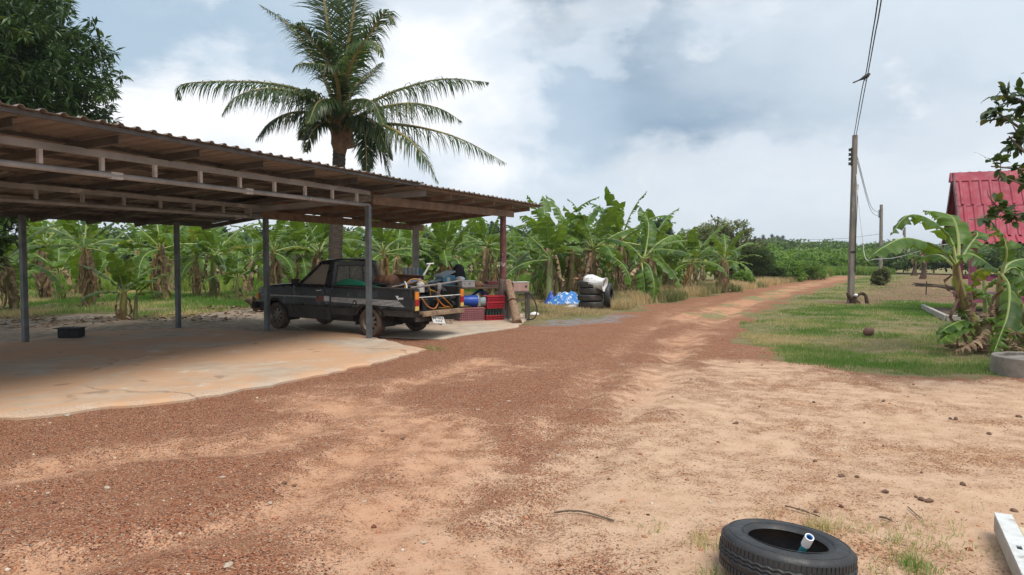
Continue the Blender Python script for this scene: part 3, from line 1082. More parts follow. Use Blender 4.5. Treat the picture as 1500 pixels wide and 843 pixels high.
def dead_skirt(base_r, z0, z1, n, rng, axis_pts=None, long=1.0):
    """dry leaves hanging against the stem, each a crumpled ribbon"""
    mb = MB()
    for i in range(int(n * .8 + .5)):
        a = rng.uniform(0, 6.28)
        f = rng.random()
        z = z0 + (z1 - z0) * (1 - f * .75)
        Ln = min(rng.uniform(.5, 1.3) * long, z - .02)
        W = rng.uniform(.03, .11)
        c = Vector((0, 0, 0))
        if axis_pts:
            k = min(max((z - axis_pts[0][2]) / (axis_pts[-1][2] - axis_pts[0][2] + 1e-6), 0), 1)
            c = Vector(axis_pts[0]).lerp(Vector(axis_pts[-1]), k)
        rad = base_r * rng.uniform(.8, 1.15)
        out = Vector((math.cos(a), math.sin(a), 0))
        tn = Vector((-out.y, out.x, 0))
        rows = []
        bulge = rng.uniform(.01, .16)
        for j in range(7):
            q = j / 6
            p = Vector((c.x, c.y, z)) + out * (rad + bulge * math.sin(q * 2.6)) + Vector((0, 0, -Ln * q)) + tn * (rng.uniform(-.05, .05) + .05 * math.sin(q * 6 + i))
            w = W * (.5 + .8 * math.sin(min(1, q * 1.3) * 2.4)) * rng.uniform(.6, 1.2)
            tw = rng.uniform(-.8, .8)
            d = tn * math.cos(tw) + out * math.sin(tw)
            rows.append([p - d * w * .5, p + out * rng.uniform(.0, .05), p + d * w * .5])
        mb.grid(rows)
    return mb

def banana_root(seed, H, nl, Ln, stem_r, dead=18, lean=(0, 0), name='banana_plant', el_rng=(-.1, 1.3), droop=1.45, W=.60, pale=False, tear=.85, label=None, cat='banana plant', hang=3):
    rng = random.Random(seed)
    root = thing(name, label, cat)
    top = Vector((lean[0], lean[1], H))
    ax = [(0, 0, -.05), (lean[0] * .3, lean[1] * .3, H * .4), (lean[0] * .7, lean[1] * .7, H * .75), tuple(top)]
    MB().tube(catmull(ax, 9), [stem_r * (1.25 - .62 * i / 8) for i in range(9)], 10, wob=.05, rng=rng).build('stem', M['palestem'] if pale else M['stem'], root, smooth=True)
    a = rng.uniform(0, 6.28)
    for i in range(nl):
        f = i / max(1, nl - 1)
        el = el_rng[1] + (el_rng[0] - el_rng[1]) * f + rng.uniform(-.12, .12)
        dr = droop * (.45 + .75 * f) * rng.uniform(.8, 1.2)
        l_ = Ln * rng.uniform(.82, 1.1) * (.8 if i == 0 else 1)
        b_ = top + Vector((0, 0, -.14 * f * H * .5))
        b_.x = lean[0] * (b_.z / H)
        b_.y = lean[1] * (b_.z / H)
        mb = MB()
        banana_leaf(mb, leaf_path(b_, a, el, l_, dr, rng), W * rng.uniform(.85, 1.12), rng, tear=tear * rng.uniform(.5, 1.3))
        mb.build('leaf', [M['blade'], M['rib']], root, smooth=True, ang=70)
        a += 2.4 + rng.uniform(-.35, .35)
    if dead:
        dead_skirt(stem_r * .95, .1, H * .95, dead, rng, [ax[0], ax[-1]]).build('dead_leaves', M['dead'], root, smooth=True, ang=70)
    for i in range(hang):
        # a whole dead leaf folded down along the stem
        mb = MB()
        az = rng.uniform(0, 6.28)
        o = Vector((math.cos(az), math.sin(az), 0))
        z = H * rng.uniform(.7, .97)
        c = Vector((lean[0], lean[1], 0)) * (z / H)
        Lh = min(z - .05, rng.uniform(1.0, 1.6))
        pts = [c + Vector((0, 0, z)) + o * .06, c + Vector((0, 0, z + .10)) + o * .22, c + Vector((0, 0, z - Lh * .4)) + o * .34, c + Vector((0, 0, z - Lh)) + o * .26]
        banana_leaf(mb, pts, .26, rng, tear=1, limp=.9, seg=12, side0=(-o.y, o.x, 0))
        mb.build('dead_leaf', [M['dead'] if rng.random() < .75 else M['deadorange'], M['dead']], root, smooth=True, ang=70)
    return root

GB = 'banana plants of the grove'
protos = [
    banana_root(1, 1.85, 10, 2.3, .12, 22, (.15, .1)),
    banana_root(2, 2.0, 11, 2.4, .13, 26, (-.2, .1)),
    banana_root(3, 1.6, 9, 2.2, .11, 16, (.1, -.2), droop=1.6),
    banana_root(4, 2.1, 10, 2.3, .13, 30, (-.1, -.15), droop=1.1),
    banana_root(5, 1.5, 9, 2.15, .11, 10, (.3, .0), pale=True, hang=1),
    banana_root(6, 1.95, 11, 2.3, .12, 34, (.0, .2), droop=1.7, hang=4),
]
used = {}
rb = random.Random(77)
def place(pi, x, y, scale=1.0, rz=None, label=None, group=GB):
    rz = rb.uniform(0, 6.28) if rz is None else rz
    p = protos[pi]
    loc = (x, y, -.01)
    if pi not in used:
        used[pi] = 1
        p.location, p.rotation_euler.z, p.scale = loc, rz, (scale,) * 3
        p['label'], p['group'] = label, group
        return p
    r = dup(p, loc, rz, scale * rb.uniform(.9, 1.08), label, group)
    r.rotation_euler = (rb.uniform(-.10, .10), rb.uniform(-.10, .10), rz)
    return r

fronts = [
    ((22, 456), 2, .95, 'banana plant at the left edge of the grove beyond the leftmost steel post'),
    ((132, 449), 1, .98, 'banana plant with brown dead sheaths just right of the leftmost steel post'),
    ((244, 441), 5, 1.0, 'banana plant wrapped in dry leaves left of the slim back corner post'),
    ((313, 435), 4, 1.08, 'banana plant with bare yellow stem between the two right back posts'),
    ((403, 441), 3, .88, 'banana plant behind the bonnet of the black pickup'),
    ((447, 437), 0, .98, 'banana plant behind the windscreen of the black pickup, left of the coconut trunk'),
    ((561, 441), 5, .92, 'banana plant with dry leaves behind the cab roof, right of the coconut trunk'),
    ((652, 437), 1, .9, 'banana plant right of the concrete post, behind the blue cool box'),
    ((708, 434), 3, .95, 'yellowish banana plant behind the black draped cloth, left of the maroon post'),
    ((805, 443), 4, 1.12, 'pale stemmed banana plant growing beside the heap of blue tarpaulin'),
    ((866, 439), 0, 1.12, 'tall banana plant rising behind the stack of tyres'),
    ((905, 434), 3, 1.10, 'tallest banana plant of the roadside row, with tattered upright leaves'),
    ((1003, 431), 2, .85, 'banana plant at the grassy road verge, second last before the shrubs'),
    ((1052, 428), 5, .74, 'last banana plant of the roadside row, before the dark feathery shrub'),
    ((962, 431), 1, .95, 'banana plant in the roadside row right of the leaning one'),
    ((835, 436), 2, 1.1, 'banana plant between the blue tarpaulin and the tyre stack, set back'),
]
for (u, v), pi, s, lab in fronts:
    g = G(u, v)
    place(pi, g.x, g.y, s, label=lab)
# rows further back
lineA, lineB = G(900, 462), G(1225, 404)
back_lab_l = 'banana plant in the crowded back rows of the grove behind the carport'
back_lab_r = 'banana plant in the crowded back rows of the grove along the road'
for Y in (27.5, 31, 34.5, 38.5, 43, 48):
    x = -.78 * Y - 1
    while True:
        x += rb.uniform(2.7, 4.3) if Y > 30 else rb.uniform(3.4, 5.4)
        y = Y + rb.uniform(-1.1, 1.1)
        k = (y - lineA.y) / (lineB.y - lineA.y)
        lim = lineA.x + (lineB.x - lineA.x) * k - 2.2
        if x > lim:
            break
        u = 750 + x / y * F
        if u > 1078:
            break
        if 742 < u < 775 and Y < 40:
            continue
        if 318 < u < 352 and Y < 36:
            continue
        place(rb.randrange(6), x, y, rb.uniform(.85, 1.12) * (1.08 if 780 < u < 960 else .95 if u <= 780 else .82), label=back_lab_r if u > 780 else back_lab_l)

# suckers, knee to head high, fill the gaps between the big stems
pups = [banana_root(61, .55, 6, 1.35, .06, 0, (.03, .02), droop=.9, W=.38, pale=True, el_rng=(.35, 1.45), tear=.25, hang=0),
        banana_root(62, .95, 7, 1.7, .075, 5, (.06, -.04), droop=1.2, W=.46, pale=True, el_rng=(.1, 1.4), tear=.4, hang=1)]
GP = 'young banana suckers of the grove'
pu = {0: 0, 1: 0}
for i in range(42):
    if i < 12:
        u, Y = rb.uniform(-40, 745), rb.uniform(25, 40)
    else:
        u, Y = rb.uniform(785, 1080), 0
        k = (u - 900) / (1225 - 900)
        Y = rb.uniform(1.0, 9.0) + (27 + max(0, u - 900) * .075)
    x = (u - 750) / F * Y
    pi = rb.randrange(2)
    lab = 'young banana sucker between the larger plants behind the carport' if i < 12 else 'young banana sucker between the larger plants along the road'
    if not pu[pi]:
        pu[pi] = 1
        o = pups[pi]
        o.location, o.rotation_euler.z = (x, Y, -.01), rb.uniform(0, 6)
        o['label'], o['group'] = lab, GP
    else:
        dup(pups[pi], (x, Y, -.01), rb.uniform(0, 6), rb.uniform(.8, 1.25), lab, GP)

# named individuals ------------------------------------------------
yb = banana_root(21, .72, 8, 1.2, .085, 5, (.05, 0), droop=1.0, W=.36, el_rng=(.25, 1.45), tear=.15, hang=0,
                 label='small young banana clump at the edge of the pale earth behind the slab')
g = G(180, 469)
yb.location = (g.x, g.y, -.01)
# second stem of the clump
yrng = random.Random(5)
MB().tube([(.28, .05, -.03), (.30, .05, .3), (.33, .04, .62)], [.06, .05, .04], 9).build('stem', M['palestem'], yb, smooth=True)
for az, el, ln in ((.2, .9, 1.0), (1.8, 1.2, .9), (-.6, .3, 1.1)):
    m_ = MB()
    banana_leaf(m_, leaf_path((.33, .04, .6), az, el, ln, .9, yrng), .3, yrng, tear=.1)
    m_.build('leaf', [M['blade'], M['rib']], yb, smooth=True, ang=70)

def custom_banana(label, base, stem_px, leaves, stem_r, seed, dead=10, mat='stem', tear=.7, skirt=1.0, name='banana_plant'):
    """stem and leaves measured one by one: stem_px / leaf points are (u, v, depth)"""
    rng = random.Random(seed)
    root = thing(name, label, 'banana plant', (base.x, base.y, 0))
    st = [at(*p) for p in stem_px]
    n = 9
    MB().tube(catmull(st, n), [stem_r * (1.2 - .6 * i / (n - 1)) for i in range(n)], 10, wob=.06, rng=rng).build('stem', M[mat], root, world=True, smooth=True)
    for pts, W, tr, dry in leaves:
        mb = MB()
        banana_leaf(mb, [at(*p) for p in pts], W * (1 if dry else 1.25), rng, tear=tr, seg=26, vfold=.35 if dry else .8, limp=.5 if dry else 0)
        if dry:
            mb.build('dead_leaf', [M['dead'], M['dead']], root, world=True, smooth=True, ang=70)
        else:
            mb.build('leaf', [M['blade'], M['rib']], root, world=True, smooth=True, ang=70)
    if dead:
        ax = [tuple(st[0] - base), tuple(st[-1] - base)]
        dead_skirt(stem_r, .05, ax[1][2] * .9, dead, rng, ax, skirt).build('dead_leaves', M['dead'], root, smooth=True, ang=70)
    return root

# leaning plant at the verge
b0 = G(921, 441)
Y0 = b0.y
custom_banana('banana plant leaning to the right over the dry verge', b0,
    [(916, 441, Y0), (926, 415, Y0), (938, 393, Y0 - .1), (944, 378, Y0 - .2)],
    [([(944, 378, Y0 - .2), (960, 366, Y0 - .4), (990, 367, Y0 - .9), (1018, 374, Y0 - 1.2)], .5, .5, 0),
     ([(944, 380, Y0 - .2), (962, 376, Y0 - .5), (985, 397, Y0 - .9), (1000, 424, Y0 - 1.1)], .52, .4, 0),
     ([(943, 384, Y0 - .2), (952, 392, Y0 - .5), (958, 415, Y0 - .8), (957, 442, Y0 - .9)], .42, .5, 0),
     ([(940, 386, Y0 - .2), (942, 400, Y0 - .5), (944, 420, Y0 - .6), (941, 443, Y0 - .65)], .5, .3, 0),
     ([(942, 380, Y0 - .1), (925, 362, Y0), (905, 352, Y0), (880, 350, Y0 + .2)], .55, .4, 0),
     ([(944, 376, Y0), (948, 355, Y0 + .3), (950, 330, Y0 + .6), (945, 312, Y0 + .9)], .5, .5, 0),
     ([(945, 378, Y0), (962, 358, Y0 + .4), (985, 345, Y0 + .8), (1004, 347, Y0 + 1.2)], .5, .6, 0),
     ([(938, 393, Y0 - .1), (926, 398, Y0 - .4), (915, 420, Y0 - .5), (908, 440, Y0 - .5)], .35, 1, 1),
     ([(930, 400, Y0 - .1), (920, 408, Y0 - .2), (912, 425, Y0 - .3), (900, 442, Y0 - .3)], .3, 1, 1)],
    .12, 31, 24)

# plants beside the red roofed shelter
bR = G(1428, 514)
YR = bR.y
custom_banana('nearest banana plant before the red roofed shelter, one long leaf arching left', bR,
    [(1438, 516, YR), (1432, 490, YR), (1418, 455, YR), (1405, 420, YR), (1400, 388, YR)],
    [([(1400, 388, YR), (1380, 366, YR - .2), (1330, 349, YR - .5), (1295, 362, YR - .8), (1272, 379, YR - .9)], .40, .15, 0),
     ([(1402, 386, YR), (1392, 350, YR + .1), (1362, 322, YR + .1), (1330, 316, YR + .1), (1304, 345, YR)], .42, .7, 0),
     ([(1404, 384, YR), (1404, 350, YR + .3), (1396, 320, YR + .5), (1376, 311, YR + .7), (1352, 309, YR + .8)], .42, .5, 0),
     ([(1402, 388, YR), (1418, 372, YR - .3), (1440, 381, YR - .5), (1463, 398, YR - .6)], .40, .25, 0),
     ([(1398, 390, YR), (1376, 374, YR + .5), (1352, 376, YR + .9), (1330, 372, YR + 1.2)], .34, .6, 0),
     ([(1402, 388, YR), (1420, 360, YR + .5), (1432, 344, YR + .7), (1428, 338, YR + .9)], .30, .7, 0),
     ([(1430, 492, YR - .05), (1415, 470, YR - .2), (1390, 478, YR - .4), (1371, 492, YR - .5)], .26, .1, 0),
     ([(1430, 494, YR - .05), (1414, 480, YR - .3), (1392, 488, YR - .5), (1373, 505, YR - .6)], .26, .1, 0),
     ([(1431, 490, YR - .05), (1420, 470, YR - .1), (1410, 455, YR), (1402, 452, YR)], .2, .1, 0),
     ([(1432, 488, YR - .1), (1442, 470, YR - .2), (1458, 466, YR - .3), (1475, 475, YR - .3)], .24, .2, 0),
     ([(1412, 440, YR - .1), (1422, 430, YR - .2), (1424, 455, YR - .25), (1420, 478, YR - .2)], .22, 1, 1),
     ([(1436, 465, YR - .1), (1446, 460, YR - .2), (1438, 490, YR - .3), (1425, 512, YR - .4)], .30, 1, 1),
     ([(1432, 495, YR - .1), (1440, 492, YR - .3), (1415, 508, YR - .45), (1398, 515, YR - .5)], .30, 1, 1)],
    .095, 41, 12, skirt=.5)
bR2 = G(1464, 512)
Y2 = bR2.y
custom_banana('banana plant with a pale ribbed leaf hanging down beside the well ring', bR2,
    [(1468, 514, Y2), (1466, 470, Y2), (1464, 430, Y2), (1466, 402, Y2)],
    [([(1466, 402, Y2), (1474, 372, Y2 - .1), (1468, 345, Y2 - .1), (1450, 330, Y2 - .1)], .36, .5, 0),
     ([(1466, 400, Y2), (1478, 420, Y2 - .3), (1476, 460, Y2 - .7), (1462, 500, Y2 - .9), (1452, 526, Y2 - 1.0)], .34, .95, 0),
     ([(1466, 402, Y2), (1486, 392, Y2), (1500, 408, Y2 - .2), (1506, 440, Y2 - .2)], .34, .3, 0),
     ([(1465, 404, Y2), (1452, 392, Y2 + .2), (1432, 400, Y2 + .5), (1422, 425, Y2 + .6)], .30, .3, 0),
     ([(1466, 402, Y2), (1480, 385, Y2 + .5), (1505, 380, Y2 + .8), (1530, 392, Y2 + 1)], .34, .5, 0),
     ([(1467, 480, Y2 - .1), (1485, 470, Y2 - .2), (1500, 480, Y2 - .3), (1512, 505, Y2 - .3)], .28, .4, 0),
     ([(1466, 440, Y2 - .1), (1476, 436, Y2 - .2), (1480, 470, Y2 - .3), (1478, 505, Y2 - .3)], .24, 1, 1),
     ([(1466, 450, Y2 - .1), (1456, 446, Y2 - .2), (1458, 470, Y2 - .3), (1462, 500, Y2 - .3)], .2, 1, 1)],
    .075, 42, 14, skirt=.6)
bR3 = G(1442, 478)
Y3 = bR3.y
custom_banana('slender young banana sapling in front of the pink post of the shelter', bR3,
    [(1443, 474, Y3), (1443, 450, Y3), (1442, 425, Y3), (1441, 398, Y3)],
    [([(1442, 430, Y3), (1430, 424, Y3 - .2), (1412, 418, Y3 - .5), (1396, 407, Y3 - .8)], .3, .05, 0),
     ([(1442, 434, Y3), (1434, 430, Y3 - .2), (1425, 434, Y3 - .3), (1417, 440, Y3 - .4)], .26, .05, 0),
     ([(1442, 428, Y3), (1450, 415, Y3 - .1), (1460, 408, Y3 - .2), (1472, 404, Y3 - .3)], .3, .05, 0),
     ([(1443, 432, Y3), (1452, 432, Y3 - .2), (1462, 445, Y3 - .4), (1468, 458, Y3 - .5)], .3, .1, 0)],
    .05, 43, 0, mat='palestem')
bR4 = G(1500, 505)
custom_banana('banana plant cut off by the right picture edge, pale stem and drooping leaves', bR4,
    [(1500, 508, bR4.y), (1497, 470, bR4.y), (1492, 435, bR4.y)],
    [([(1492, 435, bR4.y), (1484, 415, bR4.y - .1), (1490, 395, bR4.y), (1510, 385, bR4.y)], .3, .3, 0),
     ([(1492, 437, bR4.y), (1484, 440, bR4.y - .3), (1482, 470, bR4.y - .5), (1490, 500, bR4.y - .6)], .26, .4, 0),
     ([(1492, 435, bR4.y), (1505, 420, bR4.y - .1), (1525, 425, bR4.y - .2), (1540, 450, bR4.y - .3)], .32, .4, 0),
     ([(1492, 436, bR4.y), (1500, 400, bR4.y + .3), (1520, 370, bR4.y + .6), (1545, 365, bR4.y + .8)], .34, .4, 0)],
    .07, 44, 14, mat='palestem')
# ================================================================== COCONUT PALM
YP = 20.0
pb = at(491, 460, YP)
palm = thing('coconut_palm', 'coconut palm with ringed trunk and ragged fronds rising behind the carport roof', 'palm tree', (pb.x, pb.y, 0))
prng = random.Random(9)
tr_px = [(491, 470), (491, 400), (492, 350), (494, 300), (496, 250), (497, 222)]
tp = catmull([at(u, v, YP) for u, v in tr_px], 46)
tp[0].z = -.1
MB().tube(tp, [(.20 - .025 * i / 45) * (1 + .035 * (1 if i % 2 else -1)) for i in range(46)], 14, wob=.03, rng=prng).build('trunk', M['palmtrunk'], palm, world=True, smooth=True)
hp = catmull([at(497, 226, YP), at(498, 205, YP), at(499, 180, YP), at(500, 150, YP), at(500, 110, YP)], 12)
MB().tube(hp, [.17, .20, .235, .25, .25, .235, .21, .185, .16, .13, .10, .07], 12, wob=.08, rng=prng).build('crownshaft', M['palmbase'], palm, world=True, smooth=True)
# old leaf bases clasping the head
lb = MB()
for i in range(22):
    a = i * 2.4
    k = i / 22
    c = at(498, 218 - 75 * k, YP)
    o = Vector((math.cos(a), math.sin(a), 0))
    t_ = Vector((-o.y, o.x, 0))
    r0 = .21 - .09 * k
    rows = []
    for j in range(5):
        q = j / 4
        w = .16 * (1 - q * .7)
        p = c + o * (r0 + .10 * q * q) + Vector((0, 0, .42 * q))
        rows.append([p - t_ * w - o * .05, p + o * .03, p + t_ * w - o * .05])
    lb.grid(rows)
lb.build('leaf_bases', M['palmbase'], palm, world=True, smooth=True, thick=.03)
sp_ = at(514, 205, YP - .3)
mb = MB()
mb.solid([sp_ + Vector((-.10, 0, -.26)), sp_ + Vector((.14, 0, -.20)), sp_ + Vector((.03, 0, .26)), sp_ + Vector((-.03, 0, .26))], (0, .05, 0))
mb.build('dry_spathe', M['palmbase'], palm, world=True, bevel=.02)

def frond(px, npair=120, ll=.95, droop=.8, W=.040, ragged=.12, stiff=0.0, bare=.16):
    P = catmull([at(*p) for p in px], 34)
    n = len(P)
    rib = MB().tube(P, [.066 * (1 - i / (n - 1)) ** 1.3 + .006 for i in range(n)], 6)
    fo = rib.build('frond', M['palmrib'], palm, world=True, smooth=True)
    V, Fc, A = [], [], []
    cum = [0]
    for i in range(1, n):
        cum.append(cum[-1] + (P[i] - P[i - 1]).length)
    Lt = cum[-1]
    for k in range(npair):
        q = bare + (1 - bare) * (k + .3) / npair
        d = q * Lt
        i = max(j for j in range(n) if cum[j] <= d)
        i = min(i, n - 2)
        f = (d - cum[i]) / max(1e-6, cum[i + 1] - cum[i])
        p = P[i].lerp(P[i + 1], f)
        T = (P[i + 1] - P[i]).normalized()
        S = T.cross(Vector((0, 0, 1)))
        if S.length < .15:
            S = T.cross(Vector((0, 1, 0)))
        S.normalize()
        Nn = S.cross(T)
        base_l = ll * (math.sin(math.pi * min(1, .16 + q * .84)) ** .55) * (1 - .25 * q)
        for sd in (-1, 1):
            if prng.random() < ragged:
                continue
            l_ = base_l * prng.uniform(.75, 1.12)
            dv = (S * sd * prng.uniform(.85, 1.05) + T * (.45 + .5 * q) + Nn * prng.uniform(.05, .35)).normalized()
            dr = droop * prng.uniform(.6, 1.4)
            w0 = W * prng.uniform(.7, 1.2)
            wd = dv.cross(Nn).normalized()
            cur = p.copy()
            o = len(V)
            rv = prng.random() * .82 + (.18 if prng.random() < .15 + q * .25 else 0)
            for j in range(5):
                g = j / 4
                w = w0 * (.55 + 1.0 * g) if g < .4 else w0 * 1.0 * (1 - (g - .4) / .6 * .93)
                V.append(tuple(cur - wd * w * .5))
                V.append(tuple(cur + wd * w * .5))
                A += [rv, rv]
                dd = (dv + Vector((prng.uniform(-.18, .18), prng.uniform(-.18, .18), -dr * (g + .15) * (1.9 if g > .3 else 1.0))) * (1 - stiff)).normalized()
                cur = cur + dd * (l_ / 4)
            for j in range(4):
                a = o + j * 2
                Fc.append((a, a + 1, a + 3, a + 2))
    V = np.array(V) - np.array(palm.location)
    np_mesh('leaflets', V, np.array(Fc), M['palmleaf'], {'rnd': np.array(A)}, parent=fo)
Y = YP
for px, kw in [
    ([(492, 172, Y), (455, 140, Y - .2), (405, 124, Y - .5), (340, 120, Y - .9), (268, 124, Y - 1.3), (262, 146, Y - 1.35)], dict(droop=1.7, ragged=.15, ll=1.1)),
    ([(490, 180, Y), (450, 146, Y - .7), (400, 130, Y - 1.4), (350, 140, Y - 2.0), (325, 168, Y - 2.2)], dict(droop=1.9, ll=1.15)),
    ([(492, 160, Y), (475, 115, Y + .2), (450, 70, Y + .5), (415, 30, Y + .9), (380, 7, Y + 1.2)], dict(droop=.7, ragged=.1)),
    ([(496, 140, Y), (480, 90, Y - .3), (462, 65, Y - .7), (440, 40, Y - 1.0), (424, 42, Y - 1.2)], dict(droop=.5)),
    ([(497, 150, Y), (487, 80, Y - .3), (476, 10, Y - .5), (468, -60, Y - .4), (462, -110, Y)], dict(droop=.25, ll=1.15, ragged=.03)),
    ([(500, 150, Y), (499, 70, Y + .3), (500, -10, Y + .6), (503, -80, Y + 1.0), (510, -140, Y + 1.4)], dict(droop=.22, ll=1.15, ragged=.03)),
    ([(501, 150, Y), (508, 80, Y - .4), (520, 5, Y - .6), (532, -60, Y - .5), (545, -110, Y - .2)], dict(droop=.3, ll=1.1, ragged=.04)),
    ([(502, 150, Y), (520, 90, Y - .3), (545, 45, Y - .5), (566, 18, Y - .7), (576, 36, Y - .8)], dict(droop=.9, ll=1.05, ragged=.06)),
    ([(503, 160, Y), (522, 125, Y + .4), (545, 108, Y + .9), (560, 92, Y + 1.2)], dict(droop=.8, ll=.8)),
    ([(505, 172, Y), (540, 152, Y + .1), (590, 130, Y + .2), (650, 116, Y + .3), (716, 121, Y + .3)], dict(droop=1.7, ragged=.25, ll=1.05)),
    ([(508, 182, Y), (545, 162, Y - .5), (600, 152, Y - 1.0), (645, 160, Y - 1.3), (676, 178, Y - 1.5)], dict(droop=2.0, ragged=.2, ll=1.1)),
    ([(510, 190, Y), (560, 182, Y - .3), (620, 188, Y - .6), (680, 206, Y - .8), (742, 240, Y - .9)], dict(droop=2.0, ragged=.45, ll=1.05)),
    ([(509, 192, Y), (550, 182, Y - .8), (590, 198, Y - 1.5), (620, 228, Y - 1.9), (642, 268, Y - 2.0)], dict(droop=1.7, ragged=.2, ll=1.1)),
    ([(508, 196, Y), (530, 184, Y - .6), (536, 215, Y - 1.0), (537, 255, Y - 1.0)], dict(droop=.6, ll=.7, W=.04)),
    ([(493, 185, Y), (478, 158, Y - .7), (452, 134, Y - 1.3), (428, 132, Y - 1.6)], dict(droop=1.2, ll=.8)),
    ([(490, 192, Y), (470, 172, Y + .8), (452, 182, Y + 1.5), (440, 205, Y + 1.9)], dict(droop=1.0, ll=.8)),
    ([(490, 188, Y), (462, 168, Y - .4), (430, 165, Y - .8), (398, 178, Y - 1.1), (375, 205, Y - 1.2)], dict(droop=1.8, ll=.95)),
    ([(494, 180, Y), (484, 150, Y - .9), (466, 150, Y - 1.6), (452, 180, Y - 2.0)], dict(droop=1.4, ll=.8)),
    ([(503, 182, Y), (520, 150, Y - .9), (545, 150, Y - 1.5), (562, 182, Y - 1.8)], dict(droop=1.5, ll=.85)),
    ([(506, 190, Y), (526, 170, Y - .7), (552, 186, Y - 1.2), (568, 222, Y - 1.5)], dict(droop=1.5, ll=.85)),
    ([(491, 196, Y), (474, 180, Y - .6), (456, 196, Y - 1.0), (448, 222, Y - 1.2)], dict(droop=1.4, ll=.7, ragged=.3)),
    ([(498, 165, Y), (508, 110, Y - 1.0), (528, 70, Y - 1.8), (548, 62, Y - 2.3), (560, 84, Y - 2.5)], dict(droop=1.0, ll=.85)),
    ([(506, 188, Y), (530, 185, Y + .4), (556, 215, Y + .7), (572, 260, Y + .8)], dict(droop=1.0, ll=.9)),
    ([(498, 170, Y), (494, 120, Y - 1.0), (480, 98, Y - 1.6), (440, 94, Y - 2.1), (428, 106, Y - 2.2)], dict(droop=1.2, ll=.7)),
    ([(505, 185, Y), (535, 178, Y + 1.0), (560, 200, Y + 1.8), (575, 235, Y + 2.1)], dict(droop=1.2, ll=.65)),
]:
    frond(px, **kw)
# bare pale rib hanging straight down
MB().tube(catmull([at(512, 186, Y), at(530, 178, Y - .4), at(534, 205, Y - .7), at(536, 256, Y - .8)], 14), .02, 6).build('dry_rib', M['offwhite'], palm, world=True, smooth=True)

# ================================================================== LEAF MASSES
def leaf_quads(C, D, Nn, Ln, Wd, r):
    """C base points, D directions, Nn up normals -> folded lance leaves (2 tris)"""
    D = D / np.linalg.norm(D, axis=1, keepdims=True)
    S = np.cross(D, Nn)
    S /= np.linalg.norm(S, axis=1, keepdims=True) + 1e-9
    U = np.cross(S, D)
    tip = C + D * Ln[:, None]
    mid = C + D * (Ln * .45)[:, None]
    fold = U * (Wd * .25)[:, None]
    l_ = mid - S * (Wd / 2)[:, None] + fold
    rr = mid + S * (Wd / 2)[:, None] + fold
    V = np.stack([C, rr, tip, l_], 1).reshape(-1, 3)
    n = len(C)
    f = np.array([[0, 1, 2], [0, 2, 3]])
    Fa = (f[None] + (np.arange(n) * 4)[:, None, None]).reshape(-1, 3)
    return V, Fa, np.repeat(r, 4)

def rosettes(centres, per, Ln, Wd, rs, droop=.5, spread=1.0, size_j=.3, tint=None):
    n = len(centres)
    C = np.repeat(centres, per, 0)
    m = len(C)
    a = rs.rand(m) * 6.283
    el = rs.normal(.2, .5, m) - droop
    D = np.stack([np.cos(a) * np.cos(el) * spread, np.sin(a) * np.cos(el) * spread, np.sin(el)], 1)
    Nn = np.stack([rs.normal(0, .35, m), rs.normal(0, .35, m), np.ones(m)], 1)
    C = C + D * (rs.rand(m) * .25 * Ln)[:, None]
    ln = Ln * (1 - size_j + 2 * size_j * rs.rand(m))
    base = np.repeat(rs.rand(n) if tint is None else tint, per)
    r = np.clip(base * .6 + rs.rand(m) * .5, 0, 1)
    return leaf_quads(C, D, Nn, ln, Wd * ln / Ln, r)

def blob_points(n, rs, lobes):
    """points in the shells of several lobes (c, radius xyz)"""
    w = np.array([l[1][0] * l[1][1] * l[1][2] for l in lobes]) ** .7
    k = rs.choice(len(lobes), n, p=w / w.sum())
    d = rs.normal(size=(n, 3))
    d /= np.linalg.norm(d, axis=1, keepdims=True)
    q = .55 + .5 * rs.rand(n) ** .6
    c = np.array([l[0] for l in lobes])[k]
    rad = np.array([l[1] for l in lobes])[k]
    return c + d * rad * q[:, None]

# mango tree at the left ---------------------------------------------------
rs = np.random.RandomState(3)
mt = thing('mango_tree', 'dense dark green broadleaf tree towering behind the left end of the carport', 'tree', (-13.95, 16.0, 0))
MB().tube(catmull([(0, 0, -.1), (.1, 0, 1), (0, .1, 2.4)], 8), [.36, .31, .29, .28, .27, .26, .25, .24], 12, wob=.07, rng=random.Random(2)).build('trunk', M['bark'], mt, smooth=True)
br = MB()
rr_ = random.Random(5)
for i in range(16):
    a = i * 2.4
    e = rr_.uniform(.3, 1.2)
    l_ = rr_.uniform(2.2, 3.6)
    d = Vector((math.cos(a) * math.cos(e), math.sin(a) * math.cos(e), math.sin(e)))
    br.tube(catmull([Vector((0, .1, 2.3)), Vector((0, .1, 2.4)) + d * l_ * .5 + Vector((0, 0, .2)), Vector((0, .1, 2.4)) + d * l_], 7), [.13 - .016 * k for k in range(7)], 6)
br.build('branches', M['bark'], mt, smooth=True)
lobes = [((0, 0, 5.6), (4.0, 3.6, 2.6)), ((.2, .3, 7.6), (3.3, 3.0, 2.3)), ((3.0, -.8, 5.3), (2.5, 2.0, 2.1)), ((3.6, -.6, 4.2), (1.6, 1.5, 1.3)), ((-2.8, -.6, 5.4), (2.4, 2.2, 2.0)),
         ((1.4, -1.6, 6.7), (2.3, 1.9, 1.8)), ((-1.0, -1.8, 5.0), (2.4, 2.0, 1.9)), ((.6, -2.2, 4.2), (1.8, 1.4, 1.1)), ((1.5, 0, 8.8), (1.9, 1.8, 1.5)),
         ((-.6, -2.4, 2.6), (1.1, .9, 1.1)), ((3.5, -2.1, 2.4), (.85, .7, 1.3)), ((-1.8, -1.6, 3.2), (1.5, 1.2, 1.2))]
pts = blob_points(10500, rs, lobes)
Va, Fa_, ra = rosettes(pts, 16, .21, .052, rs, droop=.55)
